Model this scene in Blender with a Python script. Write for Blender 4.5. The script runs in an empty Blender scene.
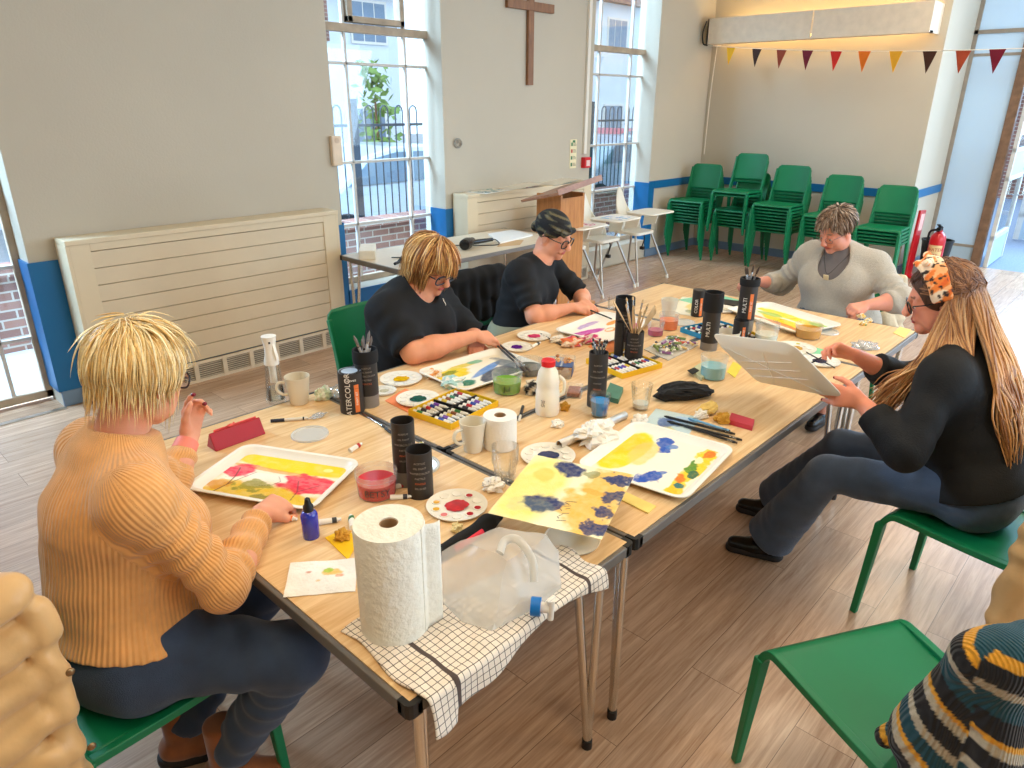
import bpy, bmesh, math, random
import numpy as np
from mathutils import Vector, Matrix
rnd = random.Random(7)
SC = bpy.context.scene
COL = SC.collection
R = math.radians
# ---------------------------------------------------------------- camera
CF, CP, CR, CY = 703.9, R(21.62), R(0.304), R(42.987)
CO = np.array([-0.61, -0.834, 1.793])
FW = np.array([math.cos(CY)*math.cos(CP), math.sin(CY)*math.cos(CP), -math.sin(CP)])
_rt = np.array([math.sin(CY), -math.cos(CY), 0.0]); _up = np.cross(_rt, FW)
RT = _rt*math.cos(CR)+_up*math.sin(CR); UP = -_rt*math.sin(CR)+_up*math.cos(CR)
def at(px, py, val=.72, ax=2):
    "where the line of sight through a photo pixel meets a plane of the room"
    d = FW+RT*(px-512)/CF-UP*(py-384)/CF
    return CO+d*((val-CO[ax])/d[ax])
cam = bpy.data.objects.new('camera', bpy.data.cameras.new('camera'))
cam.data.sensor_width = 36; cam.data.lens = CF/1024*36; cam.data.clip_start = .05; cam.data.clip_end = 200
cam.matrix_world = Matrix(((RT[0], UP[0], -FW[0], CO[0]), (RT[1], UP[1], -FW[1], CO[1]), (RT[2], UP[2], -FW[2], CO[2]), (0, 0, 0, 1)))
COL.objects.link(cam); SC.camera = cam
# ---------------------------------------------------------------- light
W = bpy.data.worlds.new('sky'); SC.world = W; W.use_nodes = True
bg = W.node_tree.nodes['Background']; bg.inputs[0].default_value = (.60, .79, 1.0, 1); bg.inputs[1].default_value = 3.0
SC.view_settings.view_transform = 'Standard'; SC.view_settings.look = 'None'
SC.view_settings.gamma = 1; SC.view_settings.use_curve_mapping = False; SC.view_settings.exposure = -0.10
def area(name, loc, aim, sx, sy, power, color, portal=False):
    l = bpy.data.lights.new(name, 'AREA'); l.shape = 'RECTANGLE'; l.size = sx; l.size_y = sy; l.energy = power; l.color = color
    o = bpy.data.objects.new(name, l); o.location = loc
    o.rotation_euler = (Vector(aim)-Vector(loc)).to_track_quat('-Z', 'Y').to_euler()
    if portal: l.cycles.is_portal = True
    COL.objects.link(o); return o
WARM = (1.0, .84, .62); DAY = (.52, .76, 1.0)
LAMPS = [(lx, ly) for lx in (-.4, 2.2, 4.8, 7.2) for ly in (-1.8, .5)]
for lx, ly in LAMPS: area('ceiling_lamp_light', (lx, ly, 3.50), (lx, ly, 0), 1.2, .5, 22, WARM)
for wx in (2.2, 5.0, 7.8):            # daylight through the tall windows of the right-hand wall
    area('window_daylight', (wx, -3.75, 1.7), (wx, 1, -.6), 1.9, 2.4, 70, DAY)
for wx, ww in ((3.2, 1.1), (6.45, 1.2), (-.35, 1.6)): area('window_portal', (wx, 4.40, 1.8), (wx, 0, 1.8), ww, 2.9, 1, DAY, True)
for wx, ww, pw in ((3.2, 1.6, 190), (6.45, 1.6, 190), (-.35, 2.2, 720)): area('window_skylight', (wx-1.5, 5.3, 3.9), (wx+.5, 3.6, .6), ww, 1.4, pw*1.9, (.46, .72, 1.0))
area('entrance_daylight', (11.0, -.6, 2.3), (5.0, -.8, 0), 2.6, 1.8, 270, (.40, .68, 1.0))
area('entrance_portal', (9.6, -1, 1.8), (0, -1, 1.8), 4.2, 3.3, 1, DAY, True)
area('cove_lamp_light', (8.13, 2.6, 2.62), (8.2, 2.6, 4), 2.3, .08, 8, (1, .72, .30))
# ---------------------------------------------------------------- materials
def lin(c):
    if isinstance(c, str): c = tuple(int(c[i:i+2], 16) for i in (0, 2, 4))
    c = [v/255 for v in c]
    return tuple((v/12.92 if v <= .04045 else ((v+.055)/1.055)**2.4) for v in c)
MATS = {}
def mat(name, col, rough=.5, metal=0, var=0.06, scale=12, bump=0, bscale=60, stretch=(1, 1, 1), spec=.5, trans=0, ior=1.45, coat=0, sheen=0, emit=None, alpha=1, attr=False, sss=0):
    if name in MATS: return MATS[name]
    m = bpy.data.materials.new(name); m.use_nodes = True; MATS[name] = m
    nt = m.node_tree; N = nt.nodes; L = nt.links; b = N['Principled BSDF']
    b.inputs['Roughness'].default_value = rough; b.inputs['Metallic'].default_value = metal
    b.inputs['Specular IOR Level'].default_value = spec; b.inputs['Transmission Weight'].default_value = trans
    b.inputs['IOR'].default_value = ior; b.inputs['Coat Weight'].default_value = coat; b.inputs['Sheen Weight'].default_value = sheen
    b.inputs['Alpha'].default_value = alpha
    if sss: b.inputs['Subsurface Weight'].default_value = sss; b.inputs['Subsurface Radius'].default_value = (.012, .004, .002); b.inputs['Subsurface Scale'].default_value = 1
    tc = N.new('ShaderNodeTexCoord'); mp = N.new('ShaderNodeMapping'); mp.inputs['Scale'].default_value = stretch
    L.new(tc.outputs['Object'], mp.inputs[0])
    nz = N.new('ShaderNodeTexNoise'); nz.inputs['Scale'].default_value = scale; nz.inputs['Detail'].default_value = 4
    L.new(mp.outputs[0], nz.inputs['Vector'])
    mr = N.new('ShaderNodeMapRange'); mr.inputs[1].default_value = .3; mr.inputs[2].default_value = .7
    mr.inputs[3].default_value = 1-var; mr.inputs[4].default_value = 1+var
    L.new(nz.outputs['Fac'], mr.inputs[0])
    mx = N.new('ShaderNodeMix'); mx.data_type = 'RGBA'; mx.blend_type = 'MULTIPLY'; mx.inputs[0].default_value = 1
    if attr:
        ca = N.new('ShaderNodeVertexColor'); ca.layer_name = 'Col'; L.new(ca.outputs[0], mx.inputs[6])
    else: mx.inputs[6].default_value = (*lin(col), 1)
    L.new(mr.outputs[0], mx.inputs[7]); L.new(mx.outputs[2], b.inputs['Base Color'])
    if bump:
        n2 = N.new('ShaderNodeTexNoise'); n2.inputs['Scale'].default_value = bscale; n2.inputs['Detail'].default_value = 5
        L.new(mp.outputs[0], n2.inputs['Vector'])
        bp = N.new('ShaderNodeBump'); bp.inputs['Strength'].default_value = bump; bp.inputs['Distance'].default_value = .01
        L.new(n2.outputs['Fac'], bp.inputs['Height']); L.new(bp.outputs[0], b.inputs['Normal'])
    if emit: b.inputs['Emission Color'].default_value = (*lin(emit[0]), 1); b.inputs['Emission Strength'].default_value = emit[1]
    return m
def wave_bump(m, scale, strength, dirn='X', dist=.004, distortion=.6, coords='Object'):
    "fine ribs (knit, corrugation) as bump on a material"
    N = m.node_tree.nodes; L = m.node_tree.links; b = N['Principled BSDF']
    tc = N.new('ShaderNodeTexCoord'); w = N.new('ShaderNodeTexWave'); w.bands_direction = dirn
    w.inputs['Scale'].default_value = scale; w.inputs['Distortion'].default_value = distortion; w.inputs['Detail'].default_value = 1
    L.new(tc.outputs[coords], w.inputs['Vector'])
    bp = N.new('ShaderNodeBump'); bp.inputs['Strength'].default_value = strength; bp.inputs['Distance'].default_value = dist
    L.new(w.outputs['Fac'], bp.inputs['Height'])
    if b.inputs['Normal'].links: L.new(b.inputs['Normal'].links[0].from_socket, bp.inputs['Normal'])
    L.new(bp.outputs[0], b.inputs['Normal']); return w
def glassy(name, tint=(1, 1, 1), gloss=.12, rough=.02, dens=0.0, film=None):
    "thin clear sheet: mostly see-through, a little mirror reflection, optional milky film"
    if name in MATS: return MATS[name]
    m = bpy.data.materials.new(name); m.use_nodes = True; MATS[name] = m
    nt = m.node_tree; N = nt.nodes; L = nt.links; N.remove(N['Principled BSDF']); out = N['Material Output']
    t = N.new('ShaderNodeBsdfTransparent'); t.inputs[0].default_value = (*tint, 1)
    g = N.new('ShaderNodeBsdfGlossy'); g.inputs['Roughness'].default_value = rough
    lw = N.new('ShaderNodeLayerWeight'); lw.inputs[0].default_value = .35
    mr = N.new('ShaderNodeMapRange'); mr.inputs[3].default_value = gloss*.35; mr.inputs[4].default_value = min(1, gloss*4)
    L.new(lw.outputs['Fresnel'], mr.inputs[0])
    mx = N.new('ShaderNodeMixShader'); L.new(mr.outputs[0], mx.inputs[0]); L.new(t.outputs[0], mx.inputs[1]); L.new(g.outputs[0], mx.inputs[2])
    last = mx
    if film:
        d = N.new('ShaderNodeBsdfDiffuse'); d.inputs[0].default_value = (*lin(film), 1)
        m2 = N.new('ShaderNodeMixShader'); m2.inputs[0].default_value = dens
        L.new(mx.outputs[0], m2.inputs[1]); L.new(d.outputs[0], m2.inputs[2]); last = m2
    L.new(last.outputs[0], out.inputs[0]); return m
# ---------------------------------------------------------------- mesh building
class MB:
    def __init__(s): s.v = []; s.f = []; s.m = []; s.c = []; s.mi = 0; s.T = None; s.col = None
    def add(s, vs, fs):
        o = len(s.v)
        for p in vs:
            p = Vector(p)
            if s.T is not None: p = s.T @ p
            s.v.append(tuple(p)); s.c.append(s.col)
        for f in fs: s.f.append(tuple(i+o for i in f)); s.m.append(s.mi)
        return s
    def box(s, lo, hi):
        x0, y0, z0 = lo; x1, y1, z1 = hi
        return s.add([(x0, y0, z0), (x1, y0, z0), (x1, y1, z0), (x0, y1, z0), (x0, y0, z1), (x1, y0, z1), (x1, y1, z1), (x0, y1, z1)],
                     [(3, 2, 1, 0), (4, 5, 6, 7), (0, 1, 5, 4), (1, 2, 6, 5), (2, 3, 7, 6), (3, 0, 4, 7)])
    def cbox(s, c, d): return s.box([c[i]-d[i]/2 for i in range(3)], [c[i]+d[i]/2 for i in range(3)])
    def bar(s, a, b, w, h, up=(0, 0, 1)):
        "rectangular bar from a to b, w wide, h high"
        a = Vector(a); b = Vector(b); d = (b-a).normalized(); u = Vector(up); x = d.cross(u)
        if x.length < 1e-4: x = d.cross(Vector((1, 0, 0)))
        x.normalize(); u = x.cross(d).normalized()
        P = []
        for p in (a, b):
            for i, j in ((-1, -1), (1, -1), (1, 1), (-1, 1)): P.append(p+x*(i*w/2)+u*(j*h/2))
        return s.add(P, [(3, 2, 1, 0), (4, 5, 6, 7), (0, 1, 5, 4), (1, 2, 6, 5), (2, 3, 7, 6), (3, 0, 4, 7)])
    def lathe(s, prof, seg=32, c=(0, 0, 0), close=False):
        n = len(prof); vs = []; fs = []
        for i in range(seg):
            a = 2*math.pi*i/seg
            for r, z in prof: vs.append((c[0]+r*math.cos(a), c[1]+r*math.sin(a), c[2]+z))
        for i in range(seg):
            j = (i+1) % seg
            for k in range(n-1): fs.append((i*n+k, j*n+k, j*n+k+1, i*n+k+1))
        if prof[0][0] > 1e-5 and close: fs.append(tuple(i*n for i in range(seg))[::-1])
        if prof[-1][0] > 1e-5 and close: fs.append(tuple(i*n+n-1 for i in range(seg)))
        return s.add(vs, fs)
    def cyl(s, a, b, r, r2=None, seg=20): return s.tube([a, b], [r, r if r2 is None else r2], seg)
    def tube(s, pts, r, seg=10, cap=True, flat=1.0, closed=False):
        pts = [Vector(p) for p in pts]; n = len(pts)
        rs = list(r) if hasattr(r, '__len__') else [r]*n
        t0 = (pts[1]-pts[0]).normalized(); u = t0.orthogonal().normalized(); vs = []; fs = []
        for i, p in enumerate(pts):
            if closed: t = (pts[(i+1) % n]-pts[i-1]).normalized()
            else: t = (pts[min(i+1, n-1)]-pts[max(i-1, 0)]).normalized()
            u = (u-t*u.dot(t)); u = u.normalized() if u.length > 1e-6 else t.orthogonal().normalized()
            w = t.cross(u)
            for k in range(seg):
                a = 2*math.pi*k/seg; vs.append(p+u*(math.cos(a)*rs[i])+w*(math.sin(a)*rs[i]*flat))
        for i in range(n if closed else n-1):
            j = (i+1) % n
            for k in range(seg):
                k2 = (k+1) % seg; fs.append((i*seg+k, i*seg+k2, j*seg+k2, j*seg+k))
        if cap and not closed: fs.append(tuple(range(seg))[::-1]); fs.append(tuple((n-1)*seg+k for k in range(seg)))
        return s.add(vs, fs)
    def grid(s, fn, nu, nv, th=0):
        vs = [fn(i/nu, j/nv) for j in range(nv+1) for i in range(nu+1)]
        fs = [(j*(nu+1)+i, j*(nu+1)+i+1, (j+1)*(nu+1)+i+1, (j+1)*(nu+1)+i) for j in range(nv) for i in range(nu)]
        return s.add(vs, fs)
    def prism(s, poly, lo, hi, axis=2):
        "extrude a 2D outline along an axis"
        def P(a, b, h): return (a, b, h) if axis == 2 else ((a, h, b) if axis == 1 else (h, a, b))
        n = len(poly); vs = [P(a, b, lo) for a, b in poly]+[P(a, b, hi) for a, b in poly]
        fs = [tuple(range(n))[::-1], tuple(range(n, 2*n))]+[(i, (i+1) % n, n+(i+1) % n, n+i) for i in range(n)]
        return s.add(vs, fs)
    def ball(s, c, r, seg=16, rings=10, sc=(1, 1, 1)):
        vs = []; fs = []
        for i in range(rings+1):
            t = math.pi*i/rings
            for k in range(seg):
                a = 2*math.pi*k/seg
                vs.append((c[0]+r*sc[0]*math.sin(t)*math.cos(a), c[1]+r*sc[1]*math.sin(t)*math.sin(a), c[2]+r*sc[2]*math.cos(t)))
        for i in range(rings):
            for k in range(seg): k2 = (k+1) % seg; fs.append((i*seg+k, i*seg+seg+k, i*seg+seg+k2, i*seg+k2))
        return s.add(vs, fs)
    def build(s, name, mats, parent=None, smooth=False, bevel=0, world=False, auto=True, solid=0, sub=0):
        me = bpy.data.meshes.new(name); me.from_pydata(s.v, [], s.f); me.validate(clean_customdata=False)
        ml = mats if isinstance(mats, (list, tuple)) else [mats]
        for m in ml: me.materials.append(m)
        if len(ml) > 1 and len(me.polygons) == len(s.m): me.polygons.foreach_set('material_index', s.m)
        if any(c is not None for c in s.c):
            ca = me.color_attributes.new('Col', 'FLOAT_COLOR', 'POINT')
            ca.data.foreach_set('color', np.array([(*(c or (1, 1, 1)), 1) for c in s.c], dtype=np.float32).ravel())
        if smooth: me.shade_smooth()
        me.update()
        o = bpy.data.objects.new(name, me); COL.objects.link(o)
        if smooth and auto:
            try: me.set_sharp_from_angle(angle=R(42))
            except Exception: pass
        if parent is not None:
            o.parent = parent
            if world: o.matrix_parent_inverse = basis(parent).inverted()
        if solid: md = o.modifiers.new('th', 'SOLIDIFY'); md.thickness = solid; md.offset = 0
        if bevel: md = o.modifiers.new('bv', 'BEVEL'); md.width = bevel; md.segments = 2; md.limit_method = 'ANGLE'
        if sub: md = o.modifiers.new('ss', 'SUBSURF'); md.levels = sub; md.render_levels = sub
        return o
def basis(o):
    m = Matrix.LocRotScale(o.location, o.rotation_euler, o.scale)
    return m if o.parent is None else basis(o.parent) @ o.matrix_parent_inverse @ m
def tag(o, label, cat, group=None, kind=None):
    o['label'] = label; o['category'] = cat
    if group: o['group'] = group
    if kind: o['kind'] = kind
    return o
def thing(name, label, cat, loc=(0, 0, 0), rz=0, group=None, rot=None):
    o = bpy.data.objects.new(name, None); o.empty_display_size = .05; COL.objects.link(o)
    o.location = loc; o.rotation_euler = rot if rot else (0, 0, rz); return tag(o, label, cat, group)
def struct(o): o['kind'] = 'structure'; return o
def copy_tree(o, parent=None):
    c = o.copy(); COL.objects.link(c)
    if parent is not None: c.parent = parent; c.matrix_parent_inverse = o.matrix_parent_inverse.copy()
    for ch in [x for x in bpy.data.objects if x.parent == o]: copy_tree(ch, c)
    return c
def rrect(x0, y0, x1, y1, r, n=6):
    P = []
    for cx, cy, a0 in ((x1-r, y1-r, 0), (x0+r, y1-r, 90), (x0+r, y0+r, 180), (x1-r, y0+r, 270)):
        for i in range(n+1): a = R(a0+90*i/n); P.append((cx+r*math.cos(a), cy+r*math.sin(a)))
    return P
def spline(pts, n=8):
    "Catmull-Rom through the points"
    P = [Vector(p) for p in pts]; P = [P[0]*2-P[1]]+P+[P[-1]*2-P[-2]]; out = []
    for i in range(1, len(P)-2):
        for k in range(n):
            t = k/n; a, b, c, d = P[i-1:i+3]
            out.append(.5*((2*b)+(c-a)*t+(2*a-5*b+4*c-d)*t*t+(3*b-a-3*c+d)*t**3))
    out.append(P[-2]); return out
def text_mesh(body, size, extrude=.0004, align='CENTER', bold=0, cut=0, cstep=.004):
    cu = bpy.data.curves.new('txt', 'FONT'); cu.body = body; cu.size = size; cu.extrude = extrude; cu.align_x = align; cu.align_y = 'CENTER'; cu.offset = bold
    cu.resolution_u = 3
    o = bpy.data.objects.new('txt', cu); COL.objects.link(o)
    dg = bpy.context.evaluated_depsgraph_get(); me = bpy.data.meshes.new_from_object(o.evaluated_get(dg))
    if cut:      # slice the letters finely so they can be wrapped round a tube
        bm = bmesh.new(); bm.from_mesh(me); xs = [v.co[cut-1] for v in bm.verts]; x = min(xs)+cstep
        while x < max(xs): p = [0, 0, 0]; n = [0, 0, 0]; p[cut-1] = x; n[cut-1] = 1; bmesh.ops.bisect_plane(bm, geom=bm.verts[:]+bm.edges[:]+bm.faces[:], plane_co=p, plane_no=n); x += cstep
        bm.to_mesh(me); bm.free()
    vs = [tuple(v.co) for v in me.vertices]; fs = [tuple(p.vertices) for p in me.polygons]
    bpy.data.objects.remove(o); bpy.data.curves.remove(cu); bpy.data.meshes.remove(me)
    return vs, fs
def cyl_text(mb, body, size, r, z, ang, vertical=False, dz=0, bold=0):
    "lettering wrapped round a cylinder of radius r; ang = where its middle faces"
    vs, fs = text_mesh(body, size, bold=bold, cut=(2 if vertical else 1) if size > .012 else 0, cstep=r*.14); out = []
    for x, y, e in vs:
        if vertical: x, y = -y, x
        a = ang+(x+dz)/r; q = r+.0004+e; out.append((q*math.cos(a), q*math.sin(a), z+y))
    mb.add(out, fs)
def flat_text(mb, body, size, M, bold=0, align='CENTER'):
    vs, fs = text_mesh(body, size, align=align, bold=bold); T = mb.T
    mb.T = M if T is None else T @ M; mb.add(vs, fs); mb.T = T
# value noise in numpy, for painted sheets and folds
def vnoise(x, y, seed=0):
    xi = np.floor(x).astype(int); yi = np.floor(y).astype(int); fx = x-xi; fy = y-yi
    fx = fx*fx*(3-2*fx); fy = fy*fy*(3-2*fy)
    def h(a, b):
        n = (a*374761393+b*668265263+seed*974711) & 0x7fffffff; n = ((n ^ (n >> 13))*1274126177) & 0x7fffffff
        return ((n ^ (n >> 16)) & 0xffff)/65535.
    return (h(xi, yi)*(1-fx)+h(xi+1, yi)*fx)*(1-fy)+(h(xi, yi+1)*(1-fx)+h(xi+1, yi+1)*fx)*fy
def fbm(x, y, seed=0, o=4):
    s = 0; a = .5
    for i in range(o): s = s+a*vnoise(x*2**i, y*2**i, seed+i*17); a *= .5
    return s/(1-.5**o)
# ================================================================ room shell
def plain_wall(name, base, tint2, rough=.85):
    m = mat(name, base, rough, var=.025, scale=1.3, bump=.12, bscale=90, spec=.25); return m
WALL = plain_wall('painted_plaster', (198, 188, 170), None)
def wood_mat(name, c1, c2, rough, scale, stretch, rot=(0, 0, 0), planks=None, bump=.05, spec=.5):
    m = bpy.data.materials.new(name); m.use_nodes = True; nt = m.node_tree; N = nt.nodes; L = nt.links; b = N['Principled BSDF']
    b.inputs['Roughness'].default_value = rough; b.inputs['Specular IOR Level'].default_value = spec
    tc = N.new('ShaderNodeTexCoord'); mp = N.new('ShaderNodeMapping'); mp.inputs['Rotation'].default_value = rot
    L.new(tc.outputs['Object'], mp.inputs[0])
    vec = mp.outputs[0]; br = None
    if planks:
        br = N.new('ShaderNodeTexBrick'); br.inputs['Scale'].default_value = 1; br.inputs['Brick Width'].default_value = planks[0]; br.inputs['Row Height'].default_value = planks[1]
        br.inputs['Mortar Size'].default_value = .0012; br.inputs['Mortar Smooth'].default_value = .3; br.offset = .37
        br.inputs['Color1'].default_value = (0, 0, 0, 1); br.inputs['Color2'].default_value = (1, 1, 1, 1); br.inputs['Mortar'].default_value = (.5, .5, .5, 1)
        L.new(vec, br.inputs[0])
        ad = N.new('ShaderNodeVectorMath'); ad.operation = 'MULTIPLY_ADD'; ad.inputs[1].default_value = (7, 3, 5)
        L.new(br.outputs['Color'], ad.inputs[0]); L.new(vec, ad.inputs[2]); vec = ad.outputs[0]
    m2 = N.new('ShaderNodeMapping'); m2.inputs['Scale'].default_value = stretch; L.new(vec, m2.inputs[0])
    nz = N.new('ShaderNodeTexNoise'); nz.inputs['Scale'].default_value = scale; nz.inputs['Detail'].default_value = 8; nz.inputs['Roughness'].default_value = .65; nz.inputs['Distortion'].default_value = .6
    L.new(m2.outputs[0], nz.inputs['Vector'])
    cr = N.new('ShaderNodeValToRGB'); cr.color_ramp.elements[0].position = .32; cr.color_ramp.elements[1].position = .68
    cr.color_ramp.elements[0].color = (*lin(c1), 1); cr.color_ramp.elements[1].color = (*lin(c2), 1); L.new(nz.outputs['Fac'], cr.inputs[0])
    res = cr.outputs[0]
    if br:
        hs = N.new('ShaderNodeHueSaturation'); mr = N.new('ShaderNodeMapRange'); mr.inputs[3].default_value = .88; mr.inputs[4].default_value = 1.1
        L.new(br.outputs['Color'], mr.inputs[0]); L.new(mr.outputs[0], hs.inputs['Value']); L.new(res, hs.inputs['Color'])
        mx = N.new('ShaderNodeMix'); mx.data_type = 'RGBA'; L.new(br.outputs['Fac'], mx.inputs[0]); L.new(hs.outputs[0], mx.inputs[6]); mx.inputs[7].default_value = (*[v*.45 for v in lin(c1)], 1); res = mx.outputs[2]
    L.new(res, b.inputs['Base Color'])
    bp = N.new('ShaderNodeBump'); bp.inputs['Strength'].default_value = bump; bp.inputs['Distance'].default_value = .002; L.new(nz.outputs['Fac'], bp.inputs['Height']); L.new(bp.outputs[0], b.inputs['Normal'])
    return m
FLOORM = wood_mat('vinyl_wood_planks', (164, 128, 100), (208, 174, 144), .27, 3.0, (1.2, 22, 1), planks=(1.2, .18), spec=.7)
TABLEM = wood_mat('pale_ash_laminate', (214, 168, 112), (242, 208, 158), .33, 3.2, (1.0, 17, 1), bump=.03)
OAK = wood_mat('oak_veneer', (176, 110, 50), (206, 142, 76), .4, 3, (14, 14, 1.2))
DARKWOOD = wood_mat('cross_wood', (118, 78, 48), (156, 108, 70), .5, 4, (9, 9, 1.5))
BLUE = mat('blue_gloss_paint', (22, 104, 158), .4, var=.05, scale=4)
SKIRT = mat('grey_blue_gloss', (112, 134, 158), .45, var=.05, scale=5)
CREAM = mat('cream_gloss_paint', (224, 206, 174), .42, var=.03, scale=3)
CREAMD = mat('cream_boards', (222, 204, 174), .5, var=.04, scale=3, bump=.05, bscale=30)
DARKGAP = mat('dark_gap', (168, 148, 120), .8)
WFRAME = mat('worn_window_paint', (178, 160, 138), .6, var=.16, scale=9, bump=.3, bscale=40)
WMUNT = mat('white_glazing_bar', (206, 200, 192), .5, var=.08, scale=12)
GLASS = glassy('window_glass', (.97, .99, 1), .10)
WHITE = mat('white_plastic', (236, 230, 218), .4, var=.02)
STEEL = mat('brushed_steel', (196, 186, 172), .32, metal=1, var=.06, scale=20)
CHROME = mat('chrome_tube', (215, 210, 200), .2, metal=1, var=.03)
BLACK = mat('black_plastic', (22, 21, 20), .45, var=.1)
BLACKM = mat('black_matte', (18, 17, 18), .8, var=.1)
WLF, WLB, ZC = 4.04, 4.32, 3.62     # face and outside of the left wall, ceiling height
BX, RX = 8.29, 9.42                 # back wall, entrance screen
YR, RY = 1.40, -3.5
m = MB().box((-2.6, RY, -.12), (RX, WLB, 0)); struct(m.build('floor', FLOORM))
m = MB().box((-2.6, RY, ZC), (RX, WLB, ZC+.15)); struct(m.build('ceiling', mat('ceiling_white', (232, 228, 216), .9)))
# left wall in pieces round the three tall windows
op = ((-1.15, .45), (2.62, 3.73), (5.84, 7.06))
m = MB(); x = -2.6
for a, b in op:
    m.box((x, WLF, 0), (a, WLB, ZC)); m.box((a, WLF, 3.3), (b, WLB, ZC)); x = b
m.box((x, WLF, 0), (BX+.2, WLB, ZC)); m.box((2.62, WLF, 0), (3.73, WLB, .36)); m.box((5.84, WLF, 0), (7.06, WLB, .22))
wl = struct(m.build('wall_left', WALL))
m = MB().box((BX, YR, 0), (BX+.2, WLF, ZC)); struct(m.build('wall_back', WALL))
m = MB().box((BX+.2, YR+.0005, 0), (RX, YR+.2, ZC)); struct(m.build('wall_entrance', WALL))
m = MB().box((-2.8, RY, 0), (-2.6, WLB, ZC)); struct(m.build('wall_front', WALL))
m = MB(); x = -2.6
for a, b in ((1.2, 3.2), (4.0, 6.0), (6.8, 8.8)):
    m.box((x, RY-.2, 0), (a, RY, ZC)); m.box((a, RY-.2, 0), (b, RY, .35)); m.box((a, RY-.2, 2.9), (b, RY, ZC)); x = b
m.box((x, RY-.2, 0), (RX, RY, ZC)); struct(m.build('wall_right', WALL))
# blue painted strips beside the windows, dado band, skirting
m = MB()
for a, b, z in ((.45, .60, .915), (2.50, 2.62, .9), (3.73, 3.86, .915), (6.92+.14, 7.17, .93)):
    m.box((a, WLF-.012, .1), (b, WLF, z))
for xx, s in ((.45, -1), (2.62, 1), (3.73, -1), (7.06, -1)):
    m.box((xx+(s*.012 if s < 0 else 0), WLF-.012, .1), (xx+(s*.012 if s > 0 else 0), WLB-.08, .915))
m.box((2.62, WLF-.012, .1), (3.73, WLF, .36))
m.box((7.17, WLF-.014, .84), (BX, WLF, .93)); m.box((BX-.014, YR-.014, .84), (BX, WLF, .93)); m.box((BX, YR-.014, .84), (RX, YR, .93))
struct(m.build('trim_1', BLUE))
m = MB()
for a, b in ((-2.6, -1.15), (.45, 2.62), (2.62, 3.73), (3.73, 5.84), (7.06, BX)): m.box((a, WLF-.02, 0), (b, WLF, .1))
struct(m.build('baseboard_left', SKIRT, bevel=.004))
m = MB().box((BX-.02, YR-.02, 0), (BX, WLF-.02, .1)).box((BX, YR-.02, 0), (RX, YR, .1)); struct(m.build('baseboard_back', SKIRT, bevel=.004))
# worn wood-look threshold strip in the window bays
m = MB().box((-1.15, WLF-.06, 0), (.45, WLF-.02, .006)).box((5.84, WLF-.02, 0), (7.06, WLF+.02, .006)); struct(m.build('trim_2', STEEL))
# ---- windows
def window(name, x0, x1, z0, z1, vs, hs, thick, transom, casement=None):
    y0, y1 = 4.225, 4.275; w = thing(name, '', '', ((x0+x1)/2, 4.25, z0)); del w['label'], w['category']; struct(w)
    m = MB(); t = .05
    m.box((x0, y0, z0), (x0+t, y1, z1)).box((x1-t, y0, z0), (x1, y1, z1)).box((x0, y0, z0), (x1, y1, z0+t)).box((x0, y0, z1-t), (x1, y1, z1))
    m.box((x0, y0-.012, transom-.03), (x1, y1, transom+.03))
    m.build('window_frame', WFRAME, w, world=True, bevel=.004)
    m = MB()
    for v in vs: m.box((v-.011, y0+.008, z0), (v+.011, y1-.008, z1))
    for h in hs: m.box((x0, y0+.008, h-.011), (x1, y1-.008, h+.011))
    m.build('glazing_bar', WMUNT, w, world=True, bevel=.003)
    if casement:
        a, b, c, d = casement; m = MB()
        m.box((a, y0-.03, c), (a+.045, y1, d)).box((b-.045, y0-.03, c), (b, y1, d)).box((a, y0-.03, c), (b, y1, c+.045)).box((a, y0-.03, d-.045), (b, y1, d))
        m.build('casement', WFRAME, w, world=True, bevel=.005)
    MB().box((x0, 4.247, z0), (x1, 4.252, z1)).build('pane', GLASS, w, world=True)
    return w
window('window_1', 2.62, 3.79, .36, 3.3, (2.91, 3.50), (.85, 1.35, 2.09), .02, 2.34, (2.93, 3.48, 2.38, 3.2))
window('window_2', 5.84, 7.12, .22, 3.3, (6.21, 6.81), (.42, .86, 1.37, 2.11), .02, 2.37, None)
window('window_3', -1.15, .46, .02, 3.3, (-.35, .24), (.42, .87, 1.35, 2.09), .02, 2.34, None)
# ---- entrance screen (x = RX): side light, post, open glazed door
FRG = mat('frame_grey', (150, 140, 128), .5, var=.1); POST = mat('worn_brown_post', (122, 92, 70), .6, var=.25, scale=14, bump=.3)
PANEL = mat('pale_blue_panel', (176, 198, 214), .5, var=.03)
w = thing('window_4', '', '', (RX, 1.1, 0)); del w['label'], w['category']; struct(w)
m = MB().box((RX-.03, 1.36, 0), (RX+.03, 1.40, ZC)).box((RX-.02, .88, 2.33), (RX+.02, 1.40, 2.36)).box((RX-.03, .88, 2.56), (RX+.03, 1.4, 2.60)).box((RX-.02, .88, .22), (RX+.02, 1.40, .25)); m.build('window_frame', FRG, w, world=True)
MB().box((RX-.03, -.3, 2.56), (RX+.03, .88, 2.60)).build('transom', FRG, w, world=True)
MB().box((RX-.012, .90, 0), (RX+.012, 1.37, .23)).build('kick_panel', PANEL, w, world=True)
MB().box((RX-.003, .90, .25), (RX+.003, 1.37, ZC)).build('pane', glassy('frosted_side_light', (.92, .97, 1), .08, .3, .75, (205, 228, 245)), w, world=True)
MB().box((RX-.003, -2.6, 2.6), (RX+.003, .9, ZC)).build('pane', GLASS, w, world=True)
m = MB().box((RX-.05, .80, 0), (RX+.05, .90, 2.6)); struct(m.build('trim_3', POST, bevel=.006))
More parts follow.
